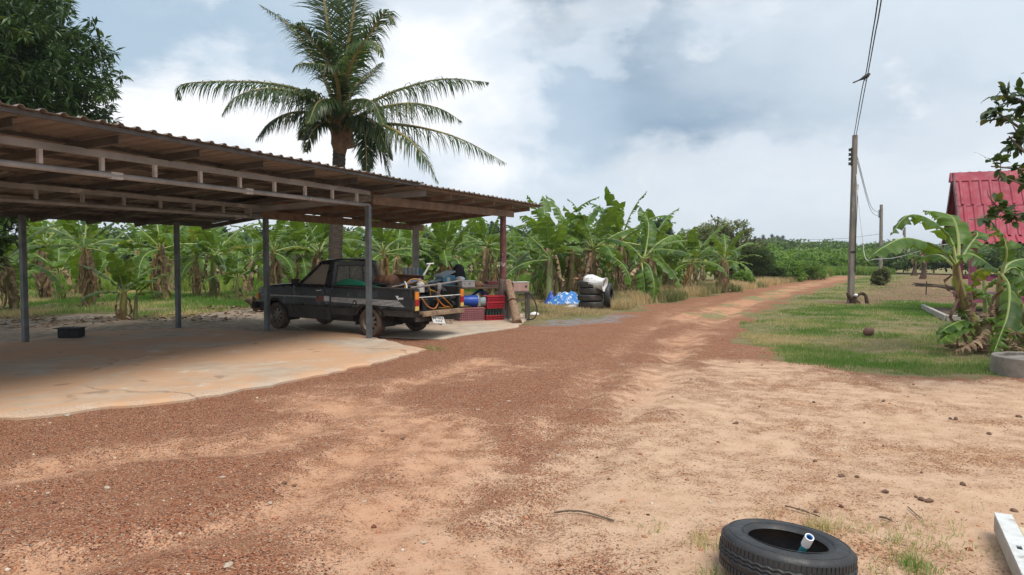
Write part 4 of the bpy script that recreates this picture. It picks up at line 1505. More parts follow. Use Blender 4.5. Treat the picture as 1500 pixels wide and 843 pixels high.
np_mesh('crown', Va, Fa_, M['mango'], {'rnd': ra}, parent=mt)

# tree reaching in from the right -------------------------------------------
rt = thing('broadleaf_tree', 'broadleaf tree whose leafy branches hang in over the red roof', 'tree', (9.6, 9.2, 0))
rr_ = random.Random(8)
MB().tube(catmull([(0, 0, -.1), (.1, 0, 1.2), (-.1, .05, 2.4), (0, 0, 4.6)], 10), [.17 - .012 * k for k in range(10)], 10, wob=.06, rng=rr_).build('trunk', M['bark'], rt, smooth=True)
br = MB()
leafC, leafD = [], []
def branch(px, rad, dens=1.0, world=True, nl=26, spread=.16):
    pp = [at(*p) for p in px]
    P = catmull(pp, 14)
    if px[0][0] > 1595:
        j = pp[0]
        br.tube(catmull([Vector((9.6, 9.2, max(1.6, j.z - .7))), (Vector((9.6, 9.2, j.z - .4)) + j) / 2, j], 8), [rad * (2.2 - .15 * i) for i in range(8)], 6)
    br.tube(P, [rad * (1 - .8 * i / 13) + .003 for i in range(14)], 5)
    # leaves sit on short side twigs
    for i in range(max(3, int(nl * .36))):
        q = rr_.uniform(.2, 1)
        p = P[min(13, int(q * 13))]
        T_ = (P[13] - P[10]).normalized()
        d = (Vector((rr_.gauss(0, 1), rr_.gauss(0, 1), rr_.gauss(.1, .8))).normalized() + T_ * .7).normalized()
        l_ = spread * rr_.uniform(.7, 1.7)
        tw = catmull([p, p + d * l_ * .5 + Vector((0, 0, .01)), p + d * l_ - Vector((0, 0, .015))], 5)
        br.tube(tw, [.0045, .004, .0035, .003, .002], 4)
        for k in range(7):
            b_ = tw[min(4, 1 + k * 4 // 7)]
            sd = d.cross(Vector((0, 0, 1))) * (1 if k % 2 else -1)
            leafC.append(tuple(b_))
            leafD.append(tuple(d * .5 + sd * rr_.uniform(.3, .9) + Vector((rr_.gauss(0, .25), rr_.gauss(0, .25), rr_.gauss(-.2, .25)))))
Yr = 8.6
for px, rad, nl, s in [
    ([(1620, 260, Yr + .6), (1540, 215, Yr + .2), (1490, 185, Yr), (1450, 158, Yr - .1)], .03, 46, .17),
    ([(1620, 250, Yr + .3), (1550, 190, Yr + .1), (1500, 150, Yr), (1470, 140, Yr)], .025, 50, .15),
    ([(1620, 270, Yr), (1540, 250, Yr), (1495, 218, Yr - .1), (1478, 200, Yr - .1)], .025, 36, .13),
    ([(1620, 280, Yr - .3), (1560, 262, Yr - .3), (1510, 250, Yr - .2), (1452, 244, Yr - .3)], .025, 60, .12),
    ([(1620, 285, Yr - .3), (1550, 280, Yr - .3), (1500, 270, Yr - .3), (1476, 262, Yr - .4)], .02, 24, .10),
    ([(1600, 290, Yr - .5), (1530, 302, Yr - .5), (1490, 315, Yr - .6), (1420, 322, Yr - .7)], .016, 18, .07),
    ([(1490, 314, Yr - .6), (1470, 312, Yr - .6), (1450, 290, Yr - .7), (1446, 278, Yr - .7)], .008, 14, .05),
    ([(1570, 120, Yr), (1540, 108, Yr), (1515, 104, Yr), (1496, 108, Yr)], .012, 8, .06),
    ([(1640, 150, Yr), (1580, 110, Yr), (1545, 140, Yr), (1520, 160, Yr)], .03, 60, .25),
]:
    branch(px, rad, nl=nl, spread=s)
for i in range(9):
    a = i * .7
    d = Vector((math.cos(a) * 1.6, math.sin(a) * 1.6, rr_.uniform(.5, 1.8)))
    if d.x < -.2:
        d.x *= .4
    P = catmull([Vector((9.6, 9.2, 3.0 + i * .15)), Vector((9.6, 9.2, 3.2 + i * .15)) + d * .6, Vector((9.6, 9.2, 3.2 + i * .15)) + d * 1.1], 8)
    br.tube(P, [.06 - .006 * k for k in range(8)], 5)
    for k in range(110):
        p = P[rr_.randrange(3, 8)]
        off = Vector((rr_.gauss(0, .4), rr_.gauss(0, .4), rr_.gauss(0, .35)))
        leafC.append(tuple(p + off))
        leafD.append((off.x, off.y, off.z * .5 - .1))
br.tube(catmull([(9.6, 9.2, 2.3), at(1640, 265, Yr + .3), at(1560, 240, Yr + .1)], 8), [.05 - .003 * k for k in range(8)], 6)
br.build('branches', M['twig'], rt, world=True, smooth=True)
C_ = np.array(leafC) - np.array(rt.location)
D_ = np.array(leafD) + 1e-4
nL = len(C_)
rs = np.random.RandomState(12)
def oval_leaves(C, D, rs, Ln=.125, Wd=.07):
    D = D / np.linalg.norm(D, axis=1, keepdims=True)
    Nn = np.stack([rs.normal(0, .5, len(C)), rs.normal(0, .5, len(C)), np.ones(len(C))], 1)
    S = np.cross(D, Nn)
    S /= np.linalg.norm(S, axis=1, keepdims=True)
    U = np.cross(S, D)
    ln = (Ln * (.65 + .7 * rs.rand(len(C))))[:, None]
    wd = ln * Wd / Ln
    V = [C]
    for q, w in ((.2, .7), (.5, 1.0), (.8, .62)):
        m = C + D * ln * q - U * ln * .1 * q * q
        V += [m - S * wd * .5 * w + U * wd * .12, m + S * wd * .5 * w + U * wd * .12]
    V.append(C + D * ln - U * ln * .12)
    V = np.stack(V, 1).reshape(-1, 3)
    f = np.array([[0, 2, 1, 0], [1, 2, 4, 3], [3, 4, 6, 5], [5, 6, 7, 7]])
    tri = np.array([[0, 2, 1], [1, 2, 4], [1, 4, 3], [3, 4, 6], [3, 6, 5], [5, 6, 7]])
    Fa = (tri[None] + (np.arange(len(C)) * 8)[:, None, None]).reshape(-1, 3)
    return V, Fa, np.repeat(rs.rand(len(C)), 8)
Va, Fa_, ra = oval_leaves(C_, D_, rs)
np_mesh('crown', Va, Fa_, M['oval'], {'rnd': ra}, parent=rt, smooth=True)

# free standing trees and shrubs -------------------------------------------
def tree(name, label, cat, base, H, lobes, n, per, Ln, Wd, mat, seed, trunk_r=.15, trunk_h=None, droop=.2, group=None, trunk_mat='bark', scale=None):
    rs = np.random.RandomState(seed)
    rg = random.Random(seed)
    t = thing(name, label, cat, (base[0], base[1], 0), group=group)
    th = trunk_h or H * .55
    MB().tube(catmull([(0, 0, -.1), (rg.uniform(-.1, .1), 0, th * .5), (0, rg.uniform(-.1, .1), th)], 7), [trunk_r * (1 - .07 * k) for k in range(7)], 8).build('trunk', M[trunk_mat], t, smooth=True)
    bm_ = MB()
    for c, r in lobes:
        c = Vector(c)
        for k in range(3):
            e = c + Vector((rg.uniform(-.6, .6) * r[0], rg.uniform(-.6, .6) * r[1], rg.uniform(-.2, .7) * r[2]))
            bm_.tube(catmull([(0, 0, th * rg.uniform(.4, .9)), Vector((0, 0, th)).lerp(e, .5), e], 5), [trunk_r * .5 * (1 - .2 * j) for j in range(5)], 5)
    bm_.build('branches', M[trunk_mat], t, smooth=True)
    P = blob_points(n, rs, lobes)
    P = P[P[:, 2] > .05]
    V_, F_, r_ = rosettes(P, per, Ln, Wd, rs, droop=droop)
    np_mesh('crown', V_, F_, M[mat], {'rnd': r_}, parent=t)
    return t

def rnd_lobes(seed, rx, ry, z0, z1, n, k=.45):
    r = random.Random(seed)
    out = []
    for i in range(n):
        a = r.uniform(0, 6.28)
        q = r.random() ** .5 * (1 - k * .6)
        z = z0 + (z1 - z0) * r.random()
        f = 1 - .35 * abs((z - z0) / (z1 - z0) - .4)
        s = r.uniform(.32, .55)
        out.append(((math.cos(a) * rx * q * f, math.sin(a) * ry * q * f, z), (rx * s, ry * s, (z1 - z0) * .30 + .2)))
    return out
# thin olive crowned tree behind the row
p = at(1050, 400, 46)
tree('roadside_tree', 'loose olive green tree standing behind the end of the banana row', 'tree', (p.x, 46), 4.0, rnd_lobes(3, 2.4, 2.2, 1.6, 3.3, 15), 800, 9, .24, .10, 'olive', 31, .12)
p = at(1092, 400, 44)
tree('roadside_tree', 'low sparse branchy tree leaning right beside the olive green tree', 'tree', (p.x, 44), 2.6, rnd_lobes(5, 1.5, 1.4, .8, 2.2, 9), 480, 8, .22, .08, 'olive', 32, .09)
p = at(970, 400, 62)
tree('dark_tree', 'small dark rounded tree showing over the tops of the banana leaves', 'tree', (p.x, 62), 5, rnd_lobes(7, 1.2, 1.2, 3.3, 4.6, 8), 550, 8, .26, .11, 'bushdark', 33, .14)
p = at(1110, 405, 43)
tree('feathery_shrub', 'dark rounded feathery shrub at the end of the banana row', 'shrub', (p.x, 43), 2.4, [((0, 0, 1.0), (.85, .8, .95)), ((.2, -.2, 1.5), (.65, .6, .5)), ((-.3, 0, .6), (.7, .7, .6)), ((.35, 0, .5), (.5, .5, .5))], 1100, 10, .24, .024, 'wood1', 34, .07, droop=.0)
shr = [((1150, 412), 1.25, 1.4, 'bush', 'light green bushy shrub beside the road, just right of the dark feathery shrub'),
       ((1178, 410), 1.3, 1.5, 'bush', 'bright green rounded shrub at the bend of the road'),
       ((1135, 414), .8, .8, 'wood1', 'small green shrub at the foot of the dark feathery shrub'),
       ((1192, 408), .7, .8, 'bush', 'low light green shrub at the far left verge of the track'),
       ((1292, 418), .7, .5, 'olive', 'leafy shrub around the foot of the second utility pole'),
       ((1085, 420), .9, .8, 'bush', 'pale green shrub under the drooping end of the banana row')]
for i, ((u, v), h, w, mt_, lab) in enumerate(shr):
    b_ = G(u, v)
    tree('roadside_shrub', lab, 'shrub', (b_.x, b_.y), h, rnd_lobes(40 + i, w, w, .25 * h, h * .8, 8), 420, 9, .17, .07, mt_, 50 + i, .03, h * .4)
# dead reddish trunks and thin palm on the right
for (u, v), h, lab in (((1352, 409), 1.9, 'short dead palm stump with shaggy brown fibres beyond the bare field'), ((1339, 404), 1.6, 'thin brown stump further back on the bare field'),):
    b_ = G(u, v)
    t = thing('dead_palm_stump', lab, 'stump', (b_.x, b_.y, 0))
    r_ = random.Random(int(u))
    MB().tube(catmull([(0, 0, -.05), (.05, 0, h * .5), (0, 0, h)], 8), [.26, .2, .17, .15, .15, .17, .15, .08], 9, wob=.15, rng=r_).build('trunk', M['stump'], t, smooth=True)
    dead_skirt(.14, h * .6, h * 1.02, 16, r_, [(0, 0, 0), (0, 0, h)], .45).build('dead_leaves', M['dead'], t, smooth=True)

# casuarina row far away
rsC = np.random.RandomState(70)
cas0 = None
for i, (u, vt) in enumerate([(1099, 352), (1106, 348), (1112, 350), (1118, 346), (1121, 351), (1126, 350), (1131, 345), (1135, 349), (1139, 347), (1143, 349), (1147, 347), (1150, 352)]):
    Yc = 310 + rsC.rand() * 30
    p = at(u, vt, Yc)
    if cas0 is None:
        cas0 = thing('casuarina_tree', 'slender grey green conifer like tree in the distant row on the skyline', 'tree', group='distant row of slender trees')
        MB().tube([(0, 0, -.2), (0, 0, 3), (0, 0, 5.6)], [.14, .10, .03], 6).build('trunk', M['bark'], cas0)
        n = 240
        z = 1.1 + 4.7 * rsC.rand(n) ** .8
        rad = (1.05 * (1 - (z - 1) / 5.1) + .08) * rsC.rand(n) ** .6
        a = rsC.rand(n) * 6.283
        P = np.stack([rad * np.cos(a), rad * np.sin(a), z], 1)
        V_, F_, r_ = rosettes(P, 6, .55, .07, rsC, droop=-.5)
        np_mesh('crown', V_, F_, M['casuarina'], {'rnd': r_}, parent=cas0)
        o = cas0
        o.location = (p.x, Yc, 0)
    else:
        o = dup(cas0, (p.x, Yc, 0), rsC.rand() * 6, 1)
    o.scale = (p.z / 5.9 * .9, p.z / 5.9 * .9, p.z / 5.9)

# far woodland -------------------------------------------------------------
def woodland(name, label, line, depth, h, n, leaf, mat, seed, hj=.35):
    """belt of scrub: many low crowns along a line"""
    rs = np.random.RandomState(seed)
    pts = []
    A = [Vector(p) for p in line]
    seglen = [(A[i + 1] - A[i]).length for i in range(len(A) - 1)]
    tot = sum(seglen)
    ncl = int(tot * depth / (h * h * .55)) + 8
    ps = []
    for k in range(ncl):
        d = rs.rand() * tot
        i = 0
        while d > seglen[i] and i < len(seglen) - 1:
            d -= seglen[i]
            i += 1
        p = A[i].lerp(A[i + 1], d / seglen[i])
        q = rs.rand()
        y = p.y + q * depth
        hh = h * (1 - hj + 2 * hj * rs.rand() * (.6 + .4 * q)) * (.75 + .35 * q)
        ps.append((p.x * (y / p.y), y, hh, rs.rand()))
    ps = np.array(ps)
    k = rs.choice(len(ps), n, p=ps[:, 2] ** 2 / (ps[:, 2] ** 2).sum())
    d = rs.normal(size=(n, 3))
    d[:, 2] = np.abs(d[:, 2]) * 1.1 - .25
    d[:, 1] -= .35
    d /= np.linalg.norm(d, axis=1, keepdims=True)
    q = .6 + .42 * rs.rand(n)
    hh = ps[k, 2]
    P = np.stack([ps[k, 0] + d[:, 0] * hh * .62 * q, ps[k, 1] + d[:, 1] * hh * .62 * q, np.maximum(.05, hh * .48 + d[:, 2] * hh * .52 * q)], 1)
    V_, F_, r_ = rosettes(P, 5, leaf, leaf * .6, rs, droop=.1, tint=ps[k, 3])
    return tag(np_mesh(name, V_, F_, M[mat], {'rnd': r_}), label, 'woodland', kind='stuff')
woodland('woodland', 'low green woodland along the horizon beyond the track', [at(1000, 400, 100), at(1180, 400, 105), at(1300, 400, 110), at(1560, 400, 100)], 45, 3.6, 30000, .5, 'wood1', 5)
woodland('scrub', 'lighter scrub in front of the distant woodland', [at(1120, 405, 64), at(1200, 405, 72), at(1260, 405, 76), at(1300, 405, 80)], 14, 2.0, 9000, .34, 'bush', 6)
woodland('dark_scrub', 'dark scrub behind the bare field on the right', [at(1300, 405, 62), at(1400, 405, 58), at(1640, 405, 48)], 8, 2.0, 8000, .3, 'wood1', 7)
woodland('treeline', 'dark treeline behind the banana grove', [at(-160, 400, 58), at(300, 400, 60), at(700, 400, 62), at(960, 400, 70)], 14, 3.6, 26000, .42, 'bushdark', 8)
# ================================================================== PICKUP
hd = Vector((-.84, .55, 0)).normalized()
lf = Vector((hd.y * -1, hd.x, 0))            # left of the driver = towards the viewer here
lf = Vector((-hd.y, hd.x, 0))
LH = Vector((-2.77, 13.9, 0))
W2 = .76
rear = LH - lf * (W2 - .03)
truck = thing('pickup_truck', 'dusty black pickup with pale side stripes, its bed piled with junk', 'pickup truck', (rear.x, rear.y, .02), math.atan2(hd.y, hd.x))
RW, WB = .292, 2.77
AR = .365
def zbot(x):
    if x < -.42: return .43
    if x < .42: return .40
    if x < 2.36: return .28
    if x < 3.1: return .36
    return .40
def ztop(x):
    if x < 2.05: return .965
    if x < 2.2: return .965 + (x - 2.05) * .05
    return .975 - ((x - 2.2) / 1.2) ** 1.6 * .10
def yside(x, z):
    f = (z - .60) / .38
    y = W2 - .035 * max(0, f) ** 2 - .05 * max(0, -f) ** 1.5
    if abs(z - .57) < .03:
        y += .008
    if x > 2.9:
        y -= .06 * ((x - 2.9) / .5) ** 2
    if x < -.95:
        y -= .012 * ((-.95 - x) / .2) ** 2
    return y

def side_cells(x0, x1, sgn, hole=True, inset=0.0, nz=16):
    mb = MB()
    n = max(2, int(round((x1 - x0) / .045)))
    cs = [(0, RW - .01), (WB, RW - .01)]
    V, keep = {}, {}
    for i in range(n + 1):
        x = x0 + (x1 - x0) * i / n
        for j in range(nz + 1):
            zb, zt = zbot(min(max(x, x0 + 1e-4), x1 - 1e-4)), ztop(x)
            V[i, j] = [x, zb + (zt - zb) * j / nz]
    fs, vid, vs = [], {}, []
    for i in range(n):
        for j in range(nz):
            c = [(V[i, j][k] + V[i + 1, j][k] + V[i + 1, j + 1][k] + V[i, j + 1][k]) / 4 for k in (0, 1)]
            if hole and any(math.hypot(c[0] - a, c[1] - b) < AR for a, b in cs):
                continue
            keep[i, j] = 1
    for (i, j) in keep:
        q = []
        for a, b in ((i, j), (i + 1, j), (i + 1, j + 1), (i, j + 1)):
            if (a, b) not in vid:
                x, z = V[a, b]
                if hole:
                    for cx, cz in cs:
                        d = math.hypot(x - cx, z - cz)
                        bnd = any((i2, j2) not in keep and 0 <= i2 < n and 0 <= j2 < nz for i2 in (a - 1, a) for j2 in (b - 1, b))
                        if bnd and d < AR + .06 and d > 1e-6:
                            x, z = cx + (x - cx) * AR / d, cz + (z - cz) * AR / d
                vid[a, b] = len(vs)
                vs.append((x, sgn * (yside(x, z) - inset), z))
            q.append(vid[a, b])
        fs.append(tuple(q) if sgn < 0 else tuple(reversed(q)))
    return mb.add(vs, fs)
tb = lambda mb, name, mat, par=truck, **k: mb.build(name, M[mat], par, **k)
for sg in (1, -1):
    tb(side_cells(-1.15, 1.045, sg), 'bed_side', 'truck', smooth=True, thick=.012)
    tb(side_cells(2.20, 3.40, sg), 'wing', 'truck', smooth=True, thick=.012)
    tb(side_cells(1.06, 1.245, sg), 'cab_corner', 'truck', smooth=True, thick=.02)
    dr = tb(side_cells(1.255, 2.19, sg, inset=-.004), 'door', 'truck', smooth=True, thick=.02)
    tb(MB().box((1.38, sg * .765, .875), (.14, .03, .03)), 'handle', 'chrome', dr, bevel=.008)
    tb(MB().box((1.99, sg * .86, 1.05), (.07, .16, .10)), 'mirror', 'truckdark', dr, bevel=.015)
    # flared wheel arch lips and wheel wells
    for cx in (0, WB):
        a_ = MB()
        P = [(cx + math.cos(a) * (AR - .004), sg * (W2 - .012), RW - .01 + math.sin(a) * (AR - .004)) for a in np.linspace(-.25, math.pi + .25, 22)]
        P = [p for p in P if p[2] > zbot(p[0]) - .02]
        a_.tube(P, .016, 5)
        tb(a_, 'arch_lip', 'truckgrey', smooth=True)
        w_ = MB()
        rows = []
        for a in np.linspace(-.2, math.pi + .2, 16):
            rows.append([(cx + math.cos(a) * (AR + .03), sg * y_, RW + math.sin(a) * (AR + .03)) for y_ in (W2 - .03, .42)])
        w_.grid(rows)
        tb(w_, 'wheel_well', 'truckdark', smooth=True)
    # grey lower band of dust-soaked panel, below the body crease
    for x0, x1 in ((-1.15, -.40), (.40, 1.04), (1.065, 1.24), (1.26, 2.185), (2.2, 2.36)):
        b_ = MB()
        n = 10
        b_.grid([[(x0 + (x1 - x0) * i / n, sg * (yside(x0 + (x1 - x0) * i / n, z) + .0085), z) for z in np.linspace(zbot(x0 + .01) + .005, .545, 5)] for i in range(n + 1)])
        tb(b_, 'lower_panel', 'truckgrey', smooth=True)
    # stripes
    st = MB()
    def strip(x0, x1, z0, z1, h, sl=0):
        n = 14
        st.grid([[(x0 + (x1 - x0) * i / n, sg * (yside(x0 + (x1 - x0) * i / n, .7) + .010), z0 + (z1 - z0) * i / n + k * h + 0) for k in (0, 1)] for i in range(n + 1)])
    for k in range(5):
        strip(-.93 + k * .035, 1.03, .62 + k * .026, .655 + k * .020, .011 + .002 * (k % 2))
    strip(1.46, 3.25, .742, .735, .008)
    strip(1.46, 3.25, .722, .728, .006)
    tb(st, 'stripes', 'stripe')
    yy = sg * (yside(1.2, .7) + .012)
    tb(MB().solid([(1.49, yy, .655), (1.265, yy, .655), (1.265, yy, .765), (1.36, yy, .765)], (0, .001 * sg, 0)), 'decal', 'decalred')
    tb(MB().solid([(1.235, yy, .66), (1.075, yy, .66), (1.075, yy, .765), (1.235, yy, .765)], (0, .001 * sg, 0)), 'decal', 'stripe')
    yy = sg * (yside(-.8, .8) + .010)
    em = MB()
    em.solid([(-.70, yy, .825), (-.79, yy, .825), (-.765, yy, .80), (-.765, yy, .775), (-.735, yy, .775), (-.735, yy, .80)], (0, .002 * sg, 0))
    for z in (.780, .762):
        em.solid([(-.775, yy, z), (-.90, yy, z), (-.90, yy, z + .013), (-.78, yy, z + .013)], (0, .002 * sg, 0))
    em.solid([(-.77, yy, .745), (-.79, yy, .745), (-.79, yy, .795), (-.77, yy, .795)], (0, .002 * sg, 0))
    em.solid([(-.885, yy, .762), (-.90, yy, .762), (-.90, yy, .80), (-.885, yy, .80)], (0, .002 * sg, 0))
    tb(em, 'emblem', 'white')
    fw = MB()
    for k in range(6):
        fw.solid([(-.47 - k * .036, yy, .785), (-.494 - k * .036, yy, .785), (-.494 - k * .036, yy, .80), (-.47 - k * .036, yy, .80)], (0, .001 * sg, 0))
    tb(fw, 'faded_lettering', 'truckgrey')
    # cab window frames, leaning in towards the roof
    C = lambda x, z: Vector((x, sg * (.725 - (z - .965) * .27), z))
    def pillar(poly, name='pillar', mat='truck', off=.03):
        tb(MB().solid([C(*p) for p in poly], (0, -sg * off, 0)), name, mat, bevel=.006)
    pillar([(2.12, .96), (1.52, 1.43), (1.44, 1.43), (2.00, .96)])
    pillar([(1.27, .96), (1.24, 1.44), (1.10, 1.44), (1.07, .96)], off=.05)
    pillar([(1.56, 1.40), (1.50, 1.475), (1.12, 1.475), (1.09, 1.40)], 'roof_rail', off=.05)
    pillar([(2.10, .955), (2.08, .995), (1.07, .995), (1.06, .955)], 'belt_rail')
    # corner of the rear wall, rounded towards the roof
    rw = lambda y_, z: Vector((1.055 + (z - .965) * .07, sg * y_, z))
    tb(MB().solid([rw(.725, .96), rw(.60, 1.455), rw(.50, 1.475), rw(.49, 1.40), rw(.535, 1.37), rw(.625, 1.03), rw(.60, .96)], (.03, 0, 0)), 'pillar', 'truck', bevel=.01)
    def pane(poly, name='window'):
        w = tb(MB().solid([C(*p) - Vector((0, sg * .018, 0)) for p in poly], (0, -sg * .005, 0)), name, 'glass')
        return w
    pane([(2.02, .985), (1.47, 1.41), (1.24, 1.41), (1.26, .985)])
    # head and tail lamps
    hl = tb(MB().box((3.405, sg * .53, .70), (.05, .26, .15)), 'headlight', 'offwhite', bevel=.01)
    tb(MB().box((3.38, sg * .70, .70), (.07, .05, .15)), 'indicator', 'amber', bevel=.01)
    tl = tb(MB().box((-1.155, sg * .675, .735), (.03, .135, .40)), 'tail_light', 'truckgrey', bevel=.008)
    tb(MB().box((-1.172, sg * .69, .835), (.03, .095, .145)), 'indicator_lens', 'amber', tl, bevel=.006)
    tb(MB().box((-1.172, sg * .69, .70), (.03, .095, .12)), 'brake_lens', 'redlens', tl, bevel=.006)
    tb(MB().box((-1.172, sg * .69, .598), (.03, .095, .08)), 'reverse_lens', 'yellowlens', tl, bevel=.006)
    # inner bed wall and rear corner post
    tb(MB().box((-.05, sg * .655, .72), (2.14, .02, .46)).box((-1.13, sg * .67, .70), (.05, .15, .52)), 'bed_wall', 'truckdark')
    tb(MB().beam((-1.15, sg * .69, .955), (1.03, sg * .69, .968), .085, .03), 'bed_rail', 'truckgrey', bevel=.008)
    tb(MB().box((-1.1, sg * .735, .695), (.10, .02, .50)), 'corner_cap', 'truckgrey', bevel=.006)
fc = tb(MB().lathe([(.0, .0), (.048, .0), (.055, -.012), (.055, -.03)], 18, Matrix.Translation((.36, yside(.36, .66) + .016, .655)) @ Matrix.Rotation(-math.pi / 2, 4, 'X')), 'fuel_cap', 'truckdark', smooth=True)
tb(MB().lathe([(.0, .0), (.022, .0), (.026, -.012)], 14, Matrix.Translation((.36, yside(.36, .66) + .024, .655)) @ Matrix.Rotation(-math.pi / 2, 4, 'X')), 'cap_lock', 'chrome', fc, smooth=True)
# bonnet, cowl, roof, front
def top_grid(xs_, prof):
    return MB().grid([[prof(x, k) for k in np.linspace(-1, 1, 15)] for x in xs_])
tb(top_grid(np.linspace(2.13, 3.40, 16), lambda x, k: (x, k * (yside(x, ztop(x)) - .002), ztop(x) + .035 * (1 - abs(k) ** 3) - .02 * max(0, (x - 3.3) / .1) ** 2)), 'bonnet', 'truck', smooth=True, thick=.012)
def roofp(x, k):
    e = max(0, (x - 1.25) / .30)
    e2 = max(0, (1.22 - x) / .20)
    return (x, k * .605, 1.465 + .048 * (1 - abs(k) ** 3.2) - .035 * e ** 2 - .05 * e2 ** 2)
tb(top_grid(np.linspace(1.09, 1.54, 14), roofp), 'roof', 'truck', smooth=True, thick=.02)
tb(MB().solid([(2.10, -.70, .985), (2.10, .70, .985), (1.52, .585, 1.455), (1.52, -.585, 1.455)], (.004, 0, .004)), 'windscreen', 'glass')
for y_ in (-.645, .645):
    pass
rwx = lambda z: 1.07 + (z - .965) * .07
tb(MB().solid([(rwx(1.02), -.61, 1.02), (rwx(1.02), .61, 1.02), (rwx(1.385), .53, 1.385), (rwx(1.385), -.53, 1.385)], (.004, 0, 0)), 'rear_window', 'clearglass')
rf = MB().beam((rwx(.99), -.62, .99), (rwx(.99), .62, .99), .03, .07).beam((rwx(1.42), -.52, 1.42), (rwx(1.42), .52, 1.42), .03, .10)
for y_ in (-.2, .2):
    rf.beam((rwx(1.0), y_, 1.0), (rwx(1.39), y_ * .95, 1.39), .022, .022)
tb(rf, 'rear_window_frame', 'truck')
sl = MB()
q = [(.60, 1.03), (.525, 1.36), (.49, 1.38), (-.49, 1.38), (-.525, 1.36), (-.60, 1.03)]
sl.tube([(rwx(z) - .018, y_, z) for y_, z in q + q[:1]], .011, 5)
tb(sl, 'window_seal', 'truckgrey')
tb(MB().box((1.02, 0, .70), (.03, 1.36, .56)).box((-.06, 0, .50), (2.16, 1.40, .03)), 'bed_floor', 'truckdark')
tb(MB().box((3.39, 0, .70), (.03, .84, .17)), 'grille', 'truckdark')
tb(MB().box((3.39, 0, .50), (.04, 1.34, .24)), 'front_panel', 'truck')
tb(MB().box((3.50, 0, .50), (.14, 1.50, .15)), 'bumper', 'truckdark', bevel=.03)
tb(MB().box((1.0, 0, .36), (3.9, .62, .12)).box((1.2, 0, .30), (1.7, 1.3, .06)).tube([(0, -.62, .29), (0, .62, .29)], .045, 8).box((0, 0, .29), (.22, .22, .2)).tube([(.6, .2, .26), (-1.1, .28, .30)], .03, 8), 'chassis', 'truckdark')
# seats and steering wheel
for y_ in (-.34, .34):
    tb(MB().box((1.45, y_, .80), (.44, .46, .14)).box((1.23, y_, 1.04), (.12, .44, .44), ry=-.15).box((1.18, y_, 1.31), (.08, .22, .12), ry=-.15), 'seat', 'black', bevel=.04)
tb(MB().lathe([(.17 + .014 * math.cos(a), .014 * math.sin(a)) for a in np.linspace(0, 2 * math.pi, 7)[:-1]], 18, Matrix.Translation((1.78, -.34, 1.02)) @ Matrix.Rotation(-1.15, 4, 'Y'), closed=True), 'steering_wheel', 'truckdark', smooth=True)
tb(MB().box((1.95, 0, .93), (.30, 1.36, .12)), 'dashboard', 'truckdark', bevel=.03)
# wheels
def wheel(cx, sg):
    Mx = Matrix.Translation((cx, sg * (W2 - .115), RW)) @ Matrix.Rotation(-math.pi / 2 * sg, 4, 'X')
    prof = [(.19, .085), (.235, .098), (.27, .088), (.287, .06), (.292, .0), (.287, -.06), (.27, -.088), (.235, -.098), (.19, -.085)]
    w = tb(MB().lathe(prof, 36, Mx), 'wheel', 'dustrubber', smooth=True)
    rim = MB().lathe([(.19, .086), (.182, .075), (.165, .055), (.16, -.06), (.19, -.085)], 30, Mx)
    rim.lathe([(0, .068), (.05, .068), (.055, .05), (.055, .0)], 16, Mx)
    for k in range(8):
        a = k * math.pi / 4
        d = Vector((math.cos(a), math.sin(a), 0))
        t_ = Vector((-d.y, d.x, 0))
        q = [d * .04 - t_ * .022, d * .17 - t_ * .030, d * .17 + t_ * .030, d * .04 + t_ * .022]
        rim.solid([Mx @ (p + Vector((0, 0, .062 - .02 * (i in (1, 2))))) for i, p in enumerate(q)], (Mx.to_3x3() @ Vector((0, 0, -.02))))
    tb(rim, 'rim', 'rim', w, smooth=True)
    tb(MB().lathe([(0, .01), (.165, .01)], 20, Mx), 'brake_drum', 'truckdark', w)
for cx in (0, WB):
    for sg in (1, -1):
        wheel(cx, sg)
# tail: dropped tailgate plank, plate, tow bracket
tb(MB().box((-1.21, 0, .505), (.12, 1.20, .055)).box((-1.265, 0, .475), (.03, 1.24, .06)), 'tailgate_plank', 'plank', bevel=.006)
tb(MB().box((-1.12, 0, .42), (.05, 1.36, .16)), 'rear_crossmember', 'truckgrey', bevel=.008)
pl = tb(MB().box((-1.26, .17, .355), (.012, .34, .155), ry=.5, rx=.12), 'number_plate', 'offwhite', bevel=.003)
pc = MB()
Mr = Matrix.Rotation(.5, 3, 'Y') @ Matrix.Rotation(.12, 3, 'X')
for k in range(6):
    for dz in (.025, -.03):
        if (k * 7 + (dz > 0)) % 5 == 0:
            continue
        pc.box(Vector((-1.26, .17, .355)) + Mr @ Vector((-.008, .13 - k * .05, dz)), (.002, .024, .034), M=Mr)
tb(pc, 'worn_characters', 'truckgrey', pl)
tb(MB().tube([(-1.2, .08, .36), (-1.25, .06, .28), (-1.28, .10, .25), (-1.24, .16, .29)], .007, 5).tube([(-1.2, -.06, .36), (-1.25, -.10, .27), (-1.30, -.2, .26), (-1.22, -.22, .33)], .006, 5), 'plate_bracket', 'rust')

def T(x, y, z):
    """truck frame -> world"""
    return Vector((rear.x, rear.y, .02)) + hd * x + lf * y + Vector((0, 0, z))

